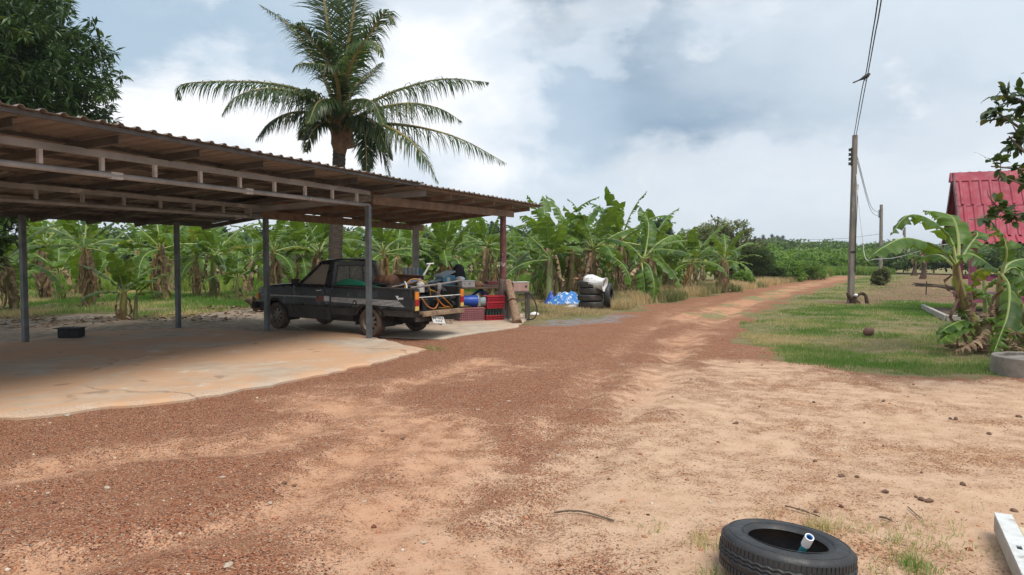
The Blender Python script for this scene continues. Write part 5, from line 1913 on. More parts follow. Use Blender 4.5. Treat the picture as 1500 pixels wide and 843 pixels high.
# ------------------------------------------------------------------ load in the bed
def solo(mb, name, mat, label, cat, loc, group=None, **k):
    o = mb.build(name, M[mat] if isinstance(mat, str) else mat, None, loc=loc, world=True, **k)
    return tag(o, label, cat, group)
Mx = Matrix.Translation(T(.02, .22, 1.06)) @ Matrix(((hd.x, lf.x, 0), (hd.y, lf.y, 0), (0, 0, 1))).to_4x4() @ Matrix.Rotation(math.pi / 2, 4, 'Y')
dm = thing('rusty_drum', 'rusty brown metal drum lying in the pickup bed behind the cab', 'drum', T(.02, .22, .92))
mbx = MB().lathe([(0, -.23), (.125, -.23), (.135, -.22), (.130, -.08), (.137, -.07), (.130, -.06), (.130, .06), (.137, .07), (.130, .08), (.135, .22), (.125, .23), (0, .23)], 24, Mx)
mbx.build('drum_body', M['rust'], dm, world=True, smooth=True, ang=50)
solo(MB().beam(T(-.05, .02, 1.10), T(-.76, .0, 1.075), .018, .22).beam(T(-.05, .03, 1.21), T(-.76, .01, 1.185), .05, .018), 'rusty_sheet_metal', 'rust', 'long rusty brown sheet metal panel lying across the pickup bed behind the drum', 'metal panel', T(-.4, .0, .98))
tp_ = MB()
for a, b_ in (((.92, 1.005), (.52, 1.13)),):
    pass
rows = []
for i in range(9):
    q = i / 8
    x = 1.0 - .95 * q
    zt = 1.0 + .135 * (1 - abs(q - .33) / .67 if q > .33 else q / .33)
    rows.append([T(x, .712 - .03 * k, .995 + (zt - .995) * k) if k < 2 else T(x, .35, zt - .05) for k in (0, 1, 2)])
tp_.grid(rows)
solo(tp_, 'green_tarpaulin', 'green_tarp', 'green sheet heaped in the bed right behind the cab', 'tarpaulin', T(.4, .6, .98), thick=.006)

def hose(name, mat, label, pts, r=.012, n=30, cat='hose'):
    return solo(MB().tube(catmull(pts, n), r, 7), name, mat, label, cat, pts[0], smooth=True)
hose('yellow_hose', 'yellow', 'yellow hose arching over the rim of the pickup bed', [T(-.78, .60, .92), T(-.80, .55, 1.05), T(-.88, .46, 1.135), T(-1.02, .34, 1.10), T(-1.10, .24, .96), T(-1.05, .15, .80)], .013)
hose('orange_hose', 'orange', 'orange hose looped in the open tail of the pickup bed', [T(-1.06, .42, .78), T(-1.10, .30, .62), T(-1.12, .12, .56), T(-1.10, -.02, .66), T(-1.12, .02, .74), T(-1.14, -.15, .60), T(-1.10, -.40, .56)], .015)
hose('yellow_hose', 'yellow', 'yellow hose sagging beside the right tail light inside the pickup bed', [T(-1.02, .12, .92), T(-1.08, -.02, .86), T(-1.12, -.22, .72), T(-1.12, -.40, .60), T(-1.08, -.48, .54), T(-1.08, -.25, .55), T(-1.10, -.05, .57)], .013)
hose('blue_hose', 'bluehose', 'thin blue pipe lying slantwise on the load in the pickup bed', [T(-.55, .58, .98), T(-.72, .42, 1.06), T(-.90, .25, 1.14)], .018, 8, 'pipe')
hose('pale_stick', 'plank', 'pale wooden stick resting on the pickup bed rim beside the drum', [T(-.52, .66, .985), T(-.70, .48, 1.03), T(-.88, .30, 1.10)], .014, 8, 'stick')
hose('white_strap', 'white', 'short white strip hanging over the load, left of the yellow hose arch', [T(-.76, .56, 1.09), T(-.82, .57, 1.02), T(-.86, .62, .94)], .010, 8, 'strap')
hose('steel_pipe', 'greyrag', 'long grey pipe laid across the tail of the pickup bed', [T(-1.05, .72, .985), T(-1.16, .0, 1.03), T(-1.2, -.66, 1.085)], .02, 8, 'pipe')
hose('white_pipe', 'offwhite', 'thin white pipe lying level between the two tail lights', [T(-1.17, .66, .80), T(-1.18, 0, .80), T(-1.17, -.66, .80)], .010, 6, 'pipe')
for k, (y_, l_, lab) in enumerate(((.04, .30, 'long grey rag tied to the middle of the pipe across the pickup tail'), (-.64, .20, 'grey rag tied to the right end of the pipe across the pickup tail'))):
    c = T(-1.165, y_, 1.03)
    rows = [[c + lf * (w * (1 - q * .5)) + Vector((0, 0, .03 - l_ * q)) - hd * (.03 * math.sin(q * 5 + k)) for w in (-.06, 0, .06)] for q in np.linspace(0, 1, 6)]
    solo(MB().grid(rows), 'rag', 'greyrag', lab, 'rag', c, thick=.01)
# dark heap of stuff in the bed: net, tubing, cans
hp = MB()
r_ = random.Random(3)
for k in range(46):
    c = T(r_.uniform(-1.0, .6), r_.uniform(-.5, .5), r_.uniform(.6, 1.02))
    pts = [c + Vector((r_.uniform(-.25, .25), r_.uniform(-.25, .25), r_.uniform(-.1, .1))) for _ in range(4)]
    hp.tube(catmull(pts, 9), r_.uniform(.012, .05), 6)
for k in range(16):
    c = T(r_.uniform(-.98, .7), r_.uniform(-.45, .45), r_.uniform(.6, .9))
    hp.box(c, (r_.uniform(.12, .3), r_.uniform(.1, .25), r_.uniform(.1, .3)), rz=r_.uniform(0, 3), rx=r_.uniform(-.4, .4))
solo(hp, 'scrap_heap', 'black', 'tangled heap of black tubing and scrap filling the pickup bed', 'scrap heap', T(-.75, 0, .52))
solo(MB().lathe([(0, 0), (.075, 0), (.08, .16), (.05, .19), (.05, .22), (0, .22)], 18, Matrix.Translation(T(-.93, .30, .88))), 'paint_can', 'offwhite', 'small off white can under the yellow hose arch in the pickup bed', 'can', T(-.93, .30, .88), smooth=True)
Tp = T(-1.0, -.35, 1.0)
a_, b_ = at(617, 410, Tp.y + .2), at(630, 387, Tp.y + .2)
solo(MB().tube([a_ + Vector((-.12, 0, -.25)), a_, b_], .018, 8).tube([b_ + Vector((-.07, 0, .0)), b_ + Vector((.08, 0, .01))], .014, 8), 'handle_pole', 'white', 'white T shaped handle sticking up out of the pickup load', 'pole', a_)

# ================================================================== JUNK TABLE BEHIND THE PICKUP
def bxw(name, mat, label, cat, c, size, rz=0, rx=0, ry=0, group=None, bevel=.008):
    c = Vector(c)
    base = c - Vector((0, 0, size[2] / 2))
    return solo(MB().box(c, size, rz, rx, ry), name, mat, label, cat, base, group, bevel=bevel)
TY = 18.5
tz = .80
ta = .55                                      # direction of the table
tl0, tl1 = at(655, 425, 18.2), at(742, 421, 18.9)
tdir = (tl1 - tl0).to_2d().normalized()
trz = math.atan2(tdir.y, tdir.x)
tbl = thing('junk_table', 'rough low work table crowded with boxes behind the tail of the pickup', 'table', ((tl0.x + tl1.x) / 2, (tl0.y + tl1.y) / 2, 0), trz)
tlen = (tl1 - tl0).length
MB().box((0, .1, tz - .02), (tlen, .85, .04)).build('tabletop', M['oldwood'], tbl, bevel=.006)
for sx in (-1, 1):
    for sy in (-.26, .46):
        MB().box((sx * (tlen / 2 - .08), sy, (tz - .04) / 2), (.06, .06, tz - .04)).build('leg', M['postwood'], tbl)
def tt(x, y, z=0):
    c, s = math.cos(trz), math.sin(trz)
    return Vector((tbl.location.x + x * c - y * s, tbl.location.y + x * s + y * c, z))
def at_t(u, dy, z):
    """point on the table at picture column u, dy behind its front edge"""
    k = (u - 655) / (742 - 655)
    return tt(-tlen / 2 + tlen * k, dy, z)
cb = thing('cool_box', 'scuffed pale blue cool box with slanted grey lid on the junk table', 'cool box', at_t(656, .2, tz), trz + .35)
MB().box((0, 0, .15), (.40, .34, .30)).build('box_body', M['lightblue'], cb, bevel=.02)
MB().box((-.02, 0, .335), (.46, .37, .05), ry=-.28).build('lid', M['greylid'], cb, bevel=.015)
MB().box((-.03, -.172, .19), (.10, .006, .12)).build('sticker', M['offwhite'], cb)
bxw('grey_tray', 'greylid', 'flat grey tray lying left of the blue cool box', 'tray', at_t(640, .2, tz + .15), (.42, .3, .05), trz, 0, -.3)
bxw('black_case', 'black', 'black case tipped between the grey tray and the blue cool box', 'case', at_t(641, .12, tz + .07), (.44, .3, .13), trz + .2, 0, -.1)
wb = thing('plastic_basin', 'dirty white plastic box with markings at the front of the junk table', 'plastic box', at_t(679, -.16, tz), trz)
MB().box((0, 0, .085), (.38, .26, .17)).build('box_body', M['offwhite'], wb, bevel=.012)
MB().box((0, 0, .165), (.41, .29, .02)).build('rim', M['offwhite'], wb, bevel=.005)
mk_ = MB()
for k in range(3):
    mk_.box((.02 + k * .02, -.132, .10 - .02 * (k % 2)), (.022, .003, .02))
    mk_.box((-.09, -.132, .11 - k * .02), (.03, .003, .006))
mk_.build('faded_marks', M['truckgrey'], wb)
solo(MB().lathe([(0, .0), (.10, .0), (.13, .04), (.10, .08), (.04, .10), (0, .10)], 12, Matrix.Translation(at_t(671, -.12, tz + .175))), 'white_bag', 'sack', 'crumpled white plastic bag on top of the white plastic box', 'bag', at_t(671, -.12, tz + .175), smooth=True)
# black cloth draped on a chair back
cx = at_t(682, .55, tz)
ck = thing('draped_chair', 'black cloth draped over a chair back on the junk table', 'draped cloth', cx, trz)
rows = []
for j in range(9):
    q = j / 8
    row = []
    for k in range(18):
        a = 2 * math.pi * k / 17
        w = .18 + .05 * q
        d = .07 + .05 * q
        row.append((math.cos(a) * w * (1 - .5 * (1 - q) ** 4) + .01 * math.sin(k * 3), math.sin(a) * d + .012 * math.sin(k * 5), .58 - .52 * q - .05 * (1 - q) * abs(math.cos(a)) ** 3))
    rows.append(row)
MB().grid(rows).add([r for r in rows[0]], [tuple(range(17))]).build('cloth', M['black'], ck, smooth=True, ang=70)
MB().tube([(-.17, 0, 0), (-.15, 0, .5), (.15, 0, .5), (.17, 0, 0)], .015, 6).build('chair_back', M['channel'], ck)
gt = MB()
rows = []
r_ = random.Random(4)
for i in range(7):
    rows.append([at_t(668 + i * 5, .10 + .12 * j, tz + .24 * (1 - abs(i - 3) / 4.2) * (1 - .35 * abs(j - 1)) + r_.uniform(-.02, .02)) for j in range(4)])
gt.grid(rows)
solo(gt, 'green_sheet', 'darkgreen', 'dark green sheet bunched behind the white plastic box', 'sheet', at_t(682, .2, tz), thick=.008, smooth=True)
solo(MB().lathe([(0, 0), (.11, 0), (.135, .05), (.125, .10), (.07, .145), (0, .16)], 16, Matrix.Translation(at_t(698, -.06, tz))), 'wicker_lid', 'basket', 'brown domed wicker basket on the table right of the white box', 'basket', at_t(698, -.06, tz), smooth=True)
solo(MB().box(at_t(717, .0, tz + .055), (.82, .36, .022), trz, 0, -.035).box(at_t(722, .05, tz + .10), (.34, .22, .07), trz), 'maroon_board', 'redboard', 'maroon boards lying on the right end of the junk table', 'board', at_t(717, 0, tz), bevel=.004)
# things under the table
def floor_at(u, v):
    return G(u, v, .022)
def basket_crate(name, mat, label, cat, base, size, rz, rows_, cols, lip=.02, group=None):
    """open lattice crate: corner posts, rails and bars of real depth"""
    t = thing(name, label, cat, base, rz, group)
    w, d, h = size
    mb = MB()
    mb.box((0, 0, .008), (w * .94, d * .94, .016))
    for sx, sy, L_, ax in ((0, -1, w, 0), (0, 1, w, 0), (-1, 0, d, 1), (1, 0, d, 1)):
        for r_ in range(rows_ + 1):
            z = .02 + (h - .03) * r_ / rows_
            c = (sx * w / 2, sy * d / 2, z)
            mb.box(c, (L_, .012, .016) if ax == 0 else (.012, L_, .016))
        for k in range(cols + 1):
            q = -.5 + k / cols
            c = (q * w, sy * d / 2, h / 2) if ax == 0 else (sx * w / 2, q * d, h / 2)
            mb.box(c, (.012, .010, h) if ax == 0 else (.010, .012, h))
    mb.build('lattice', M[mat], t)
    rm = MB()
    for sy in (-1, 1):
        rm.box((0, sy * d / 2, h), (w + lip, lip, .03))
        rm.box((sy * w / 2, 0, h), (lip, d - lip, .03))
    rm.build('rim', M[mat], t, bevel=.004)
    return t
pk = floor_at(688, 470)
basket_crate('laundry_basket', 'pinkcrate', 'faded pink plastic lattice basket on the floor under the junk table', 'basket', (pk.x, pk.y + .12, .022), (.60, .40, .31), trz - .1, 6, 12)
solo(MB().box((pk.x, pk.y + .14, .16), (.52, .33, .25), trz - .1), 'dark_contents', 'redboard', 'dark maroon contents filling the pink lattice basket', 'basket contents', (pk.x, pk.y + .14, .04))
bb = thing('blue_bucket', 'blue plastic bucket lying on its side on the pink basket', 'bucket', (pk.x + .02, pk.y + .12, .345), trz)
Mb = Matrix.Translation((-.02, 0, .155)) @ Matrix.Rotation(math.pi / 2 + .08, 4, 'Y')
MB().lathe([(0, -.20), (.11, -.20), (.115, -.19), (.145, .16), (.155, .16), (.155, .19), (.14, .19), (.105, -.17), (0, -.17)], 28, Mb).build('bucket_body', M['blue'], bb, smooth=True)
MB().tube([Mb @ Vector((math.cos(a) * .158, math.sin(a) * .158, .175)) for a in np.linspace(0, 2 * math.pi, 26)], .008, 6).build('handle', M['white'], bb, smooth=True)
solo(MB().lathe([(0, 0), (.10, 0), (.12, .13), (.11, .14), (.095, .02), (0, .02)], 16, Matrix.Translation((pk.x + .36, pk.y + .14, .48)) @ Matrix.Rotation(1.5, 4, 'Y') @ Matrix.Translation((0, 0, -.1))), 'grey_pot', 'greylid', 'grey mesh pot lying between the blue bucket and the red crates', 'pot', (pk.x + .36, pk.y + .14, .36), smooth=True)
rc = floor_at(721, 469.5)
GC = 'red crates stacked under the junk table'
for k, (z, lab) in enumerate(((.022, 'red bottle crate at the bottom of the stack, with dark bottles standing in it'), (.31, 'red crate in the middle of the stack beside the pink basket'), (.46, 'red crate on top of the stack under the junk table'))):
    h = .11 if k == 0 else .145
    t_ = basket_crate('bottle_crate', 'redcrate', lab, 'crate', (rc.x + .01 * k, rc.y + .16, z), (.46, .34, h), trz + .03 * k, 3 if k else 2, 4, .03, GC)
    MB().box((0, 0, h / 2), (.42, .30, h * .8 if k else .03)).build('lining', M['redcrate'], t_)
for i in range(6):
    for j in range(4):
        p = Vector((-.19 + i * .076, -.12 + j * .08, 0))
        p = Vector((p.x * math.cos(trz) - p.y * math.sin(trz), p.x * math.sin(trz) + p.y * math.cos(trz), 0)) + Vector((rc.x, rc.y + .16, .05))
        b_ = solo(MB().lathe([(0, 0), (.030, 0), (.031, .15), (.014, .20), (.013, .245), (0, .245)], 10, Matrix.Translation(p)), 'glass_bottle', 'bottle', 'dark glass bottle standing in the bottom red crate', 'bottle', p, 'dark bottles in the bottom crate', smooth=True)
rows = []
for i in range(8):
    rows.append([at_t(690 + i * 3.6, .02 + .1 * j, .50 + .22 * math.sin(min(1, i / 5) * 1.57) * (1 - abs(j - 1) * .2) - (.10 if i > 5 else 0)) for j in range(4)])
solo(MB().grid(rows), 'blue_cloth', 'blue', 'blue cloth bundle under the table top behind the blue bucket', 'cloth bundle', at_t(700, .1, .5), thick=.02, smooth=True)
bxw('shelf_board', 'postwood', 'rough board carrying the blue cloth bundle under the table', 'board', at_t(700, .2, .47), (.7, .4, .03), trz)
bxw('dark_green_bin', 'darkgreen', 'dark green bin on the floor seen below the tailgate plank', 'bin', floor_at(658, 468) + Vector((0, .2, .11)), (.34, .3, .2), trz)
solo(MB().lathe([(0, 0), (.07, 0), (.085, .03), (.085, .05), (0, .05)], 14, Matrix.Translation(at_t(727, .0, .60) + Vector((0, 0, .01)))), 'white_dish', 'offwhite', 'white dish on top of the red crates', 'dish', at_t(727, 0, .605), smooth=True)
bxw('dark_cabinet', 'truckdark', 'dark cabinet standing behind the tail of the pickup under the table', 'cabinet', at_t(652, .35, .40), (.5, .4, .74), trz)
# zinc sheet and blue sheet against the concrete post
zp = at(601, 395, 19.4)
rows = [[Vector((zp.x - .22 + .44 * i / 16, zp.y + .02 * math.sin(i * 1.6), z)) for z in (.3, 1.28)] for i in range(17)]
solo(MB().grid(rows), 'zinc_sheet', 'tin', 'corrugated zinc sheet standing against the concrete post', 'metal sheet', (zp.x, zp.y, .3), thick=.004)
MBz = MB().box((zp.x, zp.y + .08, .16), (.5, .1, .3))
solo(MBz, 'concrete_block', 'postconc', 'grey block under the zinc sheet', 'block', (zp.x, zp.y + .08, .01))
zq = at(613, 398, 19.6)
solo(MB().box((zq.x, zq.y, .65), (.16, .02, 1.22), .2, 0, .06), 'blue_sheet', 'lightblue', 'narrow blue board right of the concrete post', 'board', (zq.x, zq.y, .04), bevel=.004)
# work bench with pink machine at the timber post
wbk = G(756, 470)
bn = thing('work_bench', 'narrow bench on dark legs right of the maroon timber post', 'bench', (wbk.x + .02, wbk.y + .25, 0), .2)
MB().box((0, 0, .70), (.62, .40, .04)).build('bench_top', M['channel'], bn, bevel=.005)
for sx in (-.24, .27):
    for sy in (-.15, .15):
        MB().box((sx, sy, .34), (.05, .05, .68)).build('leg', M['channel'], bn)
MB().beam((-.24, -.15, .5), (.27, -.15, .5), .03, .03).build('rail', M['channel'], bn)
mcn = thing('pink_machine', 'small dusty pink metal box with a dark spindle standing on the bench', 'machine', (wbk.x + .10, wbk.y + .22, .72), .2)
MB().box((0, 0, .11), (.40, .30, .22)).build('case', M['pinkmetal'], mcn, bevel=.012)
MB().box((0, 0, .226), (.42, .32, .014)).build('lid', M['offwhite'], mcn, bevel=.004)
MB().tube([(-.10, .05, .22), (-.10, .05, .36)], .035, 10).build('spindle', M['channel'], mcn)
em = MB()
for k in range(4):
    a = k * math.pi / 4
    em.box((.12, -.152, .12), (.07, .003, .012), ry=a)
em.build('star_mark', M['truckgrey'], mcn)
solo(MB().tube(catmull([(wbk.x + .33, wbk.y + .08, .68), (wbk.x + .46, wbk.y + .05, .48), (wbk.x + .52, wbk.y, .25), (wbk.x + .44, wbk.y - .05, .06), (wbk.x + .25, wbk.y - .05, .03)], 24), .016, 8), 'black_hose', 'blackhose', 'black hose curving from the bench down to the ground', 'hose', (wbk.x + .33, wbk.y + .08, 0), smooth=True)
l0, l1 = G(758, 473, .03), at(744, 413, 17.85)
lg = thing('leaning_log', 'barked log leaning against the maroon timber post, bound with rusty wire', 'log', (l0.x, l0.y, 0))
lp = [l0.lerp(l1, k / 8) for k in range(9)]
MB().tube(lp, [.115, .11, .108, .10, .10, .095, .095, .09, .09], 12, wob=.06, rng=random.Random(4)).build('log_body', M['log'], lg, world=True, smooth=True, ang=60)
c = l0.lerp(l1, .50)
dd = (l1 - l0).normalized()
_, s_, u_ = basis(dd)
wr = MB()
for k in range(3):
    wr.tube([c + dd * (.018 * k - .03) + (s_ * math.cos(a) + u_ * math.sin(a)) * .108 for a in np.linspace(0, 6.28, 20)], .006, 5)
wr.build('wire_binding', M['rust'], lg, world=True)
wl = G(783, 463)
solo(MB().lathe([(0, 0), (.09, .0), (.13, .05), (.09, .10), (0, .12)], 9, Matrix.Translation((wl.x, wl.y, -.01))), 'white_scrap', 'sack', 'small white plastic scrap on the grass right of the bench', 'plastic scrap', (wl.x, wl.y, 0), smooth=True)
# ================================================================== ROADSIDE THINGS
# stack of tyres with a sack on top
def tyre_prof(R0, w, rin):
    return [(rin, -w * .38), (rin + .012, -w * .46), (R0 * .80, -w * .52), (R0 * .93, -w * .47), (R0 * .985, -w * .36), (R0, -w * .2), (R0, w * .2), (R0 * .985, w * .36), (R0 * .93, w * .47),
            (R0 * .80, w * .52), (rin + .012, w * .46), (rin, w * .38), (rin + .02, w * .30), (R0 * .88, w * .36), (R0 * .93, w * .1), (R0 * .93, -w * .1), (R0 * .88, -w * .36), (rin + .02, -w * .30)]
ts = G(867, 452)
GT = 'tyres stacked by the banana row'
for k, (z, lab) in enumerate(((.11, 'bottom tyre of the stack at the roadside'), (.325, 'second tyre from the ground in the roadside stack'), (.535, 'third tyre from the ground in the roadside stack'), (.735, 'topmost tyre of the roadside stack, under the white sack'))):
    t = thing('stacked_tyre', lab, 'tyre', (ts.x + (.03, -.02, .02, -.01)[k], ts.y + .30, z - .01), group=GT)
    MB().lathe(tyre_prof(.40 - .008 * k, .20, .21), 36, closed=True).build('tyre_body', M['rubber'], t, smooth=True, ang=50)
    g_ = MB()
    for zz in (-.055, -.018, .018, .055):
        g_.lathe([(.396 - .008 * k, zz - .006), (.404 - .008 * k, zz - .006), (.404 - .008 * k, zz + .006), (.396 - .008 * k, zz + .006)], 36, closed=True)
    g_.build('tread_ribs', M['dustrubber'], t, smooth=True)
t = thing('spare_tyre', 'old tyre standing on edge against the right side of the tyre stack', 'tyre', (ts.x + .56, ts.y + .35, .38), group=GT)
t.rotation_euler = (R(90), 0, R(70))
MB().lathe(tyre_prof(.38, .18, .2), 32, closed=True).build('tyre_body', M['rubber'], t, smooth=True, ang=50)
# sack
sa, sb = at(856, 411, ts.y + .25), at(886, 417, ts.y - .05)
sk = thing('white_sack', 'white plastic sack lying on the tyre stack, its open end facing the road', 'sack', ((sa + sb) / 2) - Vector((0, 0, .2)))
dvec = (sb - sa)
dn, s_, u_ = basis(dvec)
r_ = random.Random(6)
rings = []
for i, (q, rd) in enumerate([(-.02, .02), (.0, .13), (.12, .215), (.35, .225), (.6, .205), (.8, .185), (.92, .19), (1.0, .225), (1.01, .235), (.99, .16), (.9, .12), (.75, .1)]):
    c = sa + dvec * q
    ring = []
    for k in range(22):
        a = 2 * math.pi * k / 22
        w = rd * (1 + .06 * math.sin(3 * a + q * 7) + .04 * math.sin(7 * a - q * 9) + r_.uniform(-.03, .03))
        ring.append(c + s_ * math.cos(a) * w + u_ * math.sin(a) * w * .95)
    rings.append(ring + ring[:1])
MB().grid(rings).build('sack_body', M['sack'], sk, world=True, smooth=True, ang=80)
c = sa + dvec * .8
MB().lathe([(0, -.10), (.11, -.06), (.11, .04), (0, .05)], 12, Matrix.Translation(c)).build('contents', M['basket'], sk, world=True, smooth=True)
rdl = MB()
for i in range(20):
    c = Vector((ts.x + r_.uniform(-.45, .30), ts.y + .28 + r_.uniform(-.3, .25), .85 + r_.uniform(0, .06)))
    rdl.grid([[c + Vector((r_.uniform(-.12, .12), r_.uniform(-.1, .1), r_.uniform(-.02, .05))) for _ in range(3)] for _ in range(3)])
solo(rdl, 'dry_leaf_litter', 'basket', 'reddish dry leaves lying on the tyre stack under the sack', 'dry leaves', (ts.x, ts.y + .28, .84))
# blue tarpaulin heap
def heap(name, mat, label, cat, c, rx, ry, h, seed, fold=.35):
    r = np.random.RandomState(seed)
    n = 26
    rows = []
    for i in range(n):
        row = []
        for j in range(n):
            x, y = (i / (n - 1) - .5) * 2, (j / (n - 1) - .5) * 2
            d = math.hypot(x, y)
            nz = float(fbm(np.array(x * 3.0 + seed), np.array(y * 3.0), seed, 4)) - .5
            z = max(0, 1 - d ** 1.7) * h * (1 + nz * 1.2) + (abs(nz) * fold * h if d < 1 else 0)
            row.append((c[0] + x * rx + nz * .1, c[1] + y * ry + nz * .1, max(-.01, z - .01)))
        rows.append(row)
    return solo(MB().grid(rows), name, mat, label, cat, (c[0], c[1], 0), smooth=True, ang=35, thick=.004)
hb = G(829, 447)
heap('blue_tarpaulin', 'bluetarp', 'crumpled blue and white tarpaulin heaped beside the tyre stack', 'tarpaulin', (hb.x, hb.y + .35), .62, .45, .42, 3)
hb2 = G(808, 445)
heap('dark_blue_bundle', 'blue', 'dark blue plastic bundle left of the crumpled tarpaulin', 'bundle', (hb2.x, hb2.y + .2), .24, .22, .30, 8)
hb3 = G(840, 451)
heap('cement_sack', 'offwhite', 'flat pale sack on the ground in front of the blue tarpaulin', 'sack', (hb3.x, hb3.y + .1), .30, .16, .09, 5)
fs_ = G(985, 0) if False else None

# ------------------------------------------------------------------ utility poles
def upole(label, b, top, w0, w1, rack=True, tall=True):
    t = thing('utility_pole', label, 'utility pole', (b.x, b.y, 0), group='concrete utility poles')
    d = top - b
    rows = []
    MB_ = MB()
    vs = []
    for q, w in ((0, w0), (1, w1)):
        c = Vector((d.x * q, d.y * q, d.z * q - (.1 if q == 0 else 0)))
        for a, e in ((-1, -1), (1, -1), (1, 1), (-1, 1)):
            vs.append(c + Vector((a * w / 2, e * w / 2, 0)))
    MB_.add(vs, [(3, 2, 1, 0), (4, 5, 6, 7), (0, 1, 5, 4), (1, 2, 6, 5), (2, 3, 7, 6), (3, 0, 4, 7)])
    MB_.build('shaft', M['poleconc'], t, bevel=.02)
    rk = MB()
    x0 = d.x - w1 * .5 - .09
    rk.beam((x0 + .05, d.y, d.z - 1.05), (x0 + .05, d.y, d.z - .42), .03, .02)
    for z in (.48, 1.0):
        rk.beam((x0 + .05, d.y, d.z - z), (d.x, d.y, d.z - z), .03, .02)
    rr = rk.build('insulator_rack', M['insul'], t)
    for k in range(4):
        z = d.z - .50 - .155 * k
        MB().lathe([(0, -.045), (.045, -.045), (.05, -.025), (.03, 0), (.05, .025), (.045, .045), (0, .045)], 12, Matrix.Translation((x0, d.y, z))).build('insulator', M['insul'], rr, smooth=True)
    return t
p1 = G(1246, 444)
up1 = upole('tall weathered concrete utility pole on the grass right of the road, nearest of its row', p1, at(1252.5, 198, p1.y), .19, .14)
MB().tube([(.075, -.115, 1.05), (.08, -.115, 2.5), (.12, -.1, 4.0)], .012, 6).build('earth_wire', M['wire'], up1)
bnd = MB()
for z in (1.72, 1.75):
    bnd.box((.035, 0, z), (.212, .212, .015))
bnd.build('strap', M['wire'], up1)
P2 = at(1290, 404, 57)
up2 = upole('second concrete utility pole, rising from a dark shrub beyond the bare field', Vector((P2.x, 57, 0)), at(1291, 300, 57), .24, .18)
P3 = at(1326, 400, 92)
up3 = upole('most distant concrete utility pole, half hidden by the banana leaf', Vector((P3.x, 92, 0)), at(1325, 333, 92), .26, .2)
q4 = at(1331, 398, 92)
solo(MB().tube([(q4.x, 92.3, -.1), (q4.x, 92.3, 3.0)], .20, 8), 'short_post', 'postconc', 'short pale post standing right beside the most distant pole', 'post', (q4.x, 92.3, 0))
def cable(name, label, pts, r, mat='wire', n=40, group=None):
    return solo(MB().tube(catmull(pts, n), r, 6), name, mat, label, 'cable', pts[0], group, smooth=True)
top1 = at(1252.5, 198, p1.y)
GW = 'overhead cables from the nearest pole'
far_end = Vector((-.9, -2.6, 6.9))
for k, (lab, us) in enumerate((('left one of the two black cables running overhead from the nearest pole', (1251, 1262, 1269, 1278, 1286)), ('right one of the two black cables running overhead from the nearest pole', (1254, 1266, 1272, 1282, 1291)))):
    pts = [at(u, v, y) for u, v, y in zip(us, (199, 135, 105, 50, 0), (p1.y - .05, 18.2, 16.2, 13.4, 11.5))]
    e = pts[-1] + (pts[-1] - pts[-2]) * 3.2
    e.z += .35
    cable('overhead_cable', lab, pts + [e], .011, group=GW)
i1, i2 = at(1246, 226, p1.y), at(1288, 312, 57)
for k in range(2):
    a, b_ = i1 + Vector((.18, 0, -.14 * k + .05)), i2 + Vector((0, 0, -.30 * k))
    m_ = a.lerp(b_, .45) - Vector((0, 0, .75))
    cable('span_cable', ('upper', 'lower')[k] + ' sagging wire between the nearest and the second pole', [a, m_, b_], .012, group='sagging wires between the poles')
cable('span_cable', 'thin wire crossing far away above the woodland', [at(1150, 352, 110), at(1230, 350, 100), at(1290, 343, 92)], .02, group=None)
solo(MB().tube(catmull([at(1254, 250, p1.y), at(1258, 300, p1.y - .6), at(1263, 345, p1.y - 1.0), at(1268, 379, p1.y - 1.2), at(1283, 380, p1.y - 1.6), at(1310, 378, p1.y - 2.4), at(1345, 369, p1.y - 3.2), at(1366, 362, p1.y - 4), at(1400, 356, p1.y - 4.6)], 60), .012, 6),
     'white_rope', 'whitecord', 'pale rope dropping from the nearest pole towards the red roofed shelter', 'rope', at(1254, 250, p1.y), smooth=True)
# bird on the cable
bd = at(1267, 116, 16.9)
bt = thing('bird', 'black bird perched on the overhead cable above the pole, tail to the left', 'bird', (bd.x, bd.y, bd.z - .05), scale=.8)
bp_ = [(-.34, 0, -.115), (-.20, 0, -.055), (-.10, 0, -.01), (0, 0, .045), (.07, 0, .09), (.10, 0, .125), (.13, 0, .13), (.165, 0, .122)]
bpv = [Vector(p) + Vector((0, 0, .07)) for p in bp_]
MB().tube(catmull(bpv, 22), [.022, .021, .020, .020, .022, .028, .034, .044, .052, .058, .060, .060, .057, .052, .045, .040, .038, .039, .036, .024, .012, .004], 10).build('body', M['bird'], bt, smooth=True)
MB().tube([(.0, .012, .07), (.015, .012, .0)], .005, 5).tube([(.0, -.012, .07), (.015, -.012, .0)], .005, 5).build('legs', M['bird'], bt)
# stump of roots at the pole foot
rt_ = MB()
r_ = random.Random(2)
b_ = p1 + Vector((0, -.22, 0))
rt_.tube(catmull([b_ + Vector((.02, 0, -.05)), b_ + Vector((-.10, 0, .15)), b_ + Vector((-.22, .02, .36))], 8), [.10, .10, .09, .085, .08, .075, .06, .04], 8, wob=.15, rng=r_)
rt_.tube(catmull([b_ + Vector((.10, 0, .22)), b_ + Vector((.24, .02, .33)), b_ + Vector((.40, .02, .26)), b_ + Vector((.46, 0, -.05))], 10), [.03, .04, .04, .05, .06, .055, .05, .06, .065, .07], 8, wob=.15, rng=r_)
rt_.tube(catmull([b_ + Vector((.12, 0, -.05)), b_ + Vector((.02, -.03, .1)), b_ + Vector((.05, 0, .25))], 6), [.12, .12, .1, .09, .08, .06], 8, wob=.15, rng=r_)
solo(rt_, 'gnarled_root', 'stump', 'dark gnarled root wood lying around the foot of the nearest pole', 'root', (b_.x, b_.y, 0), smooth=True)
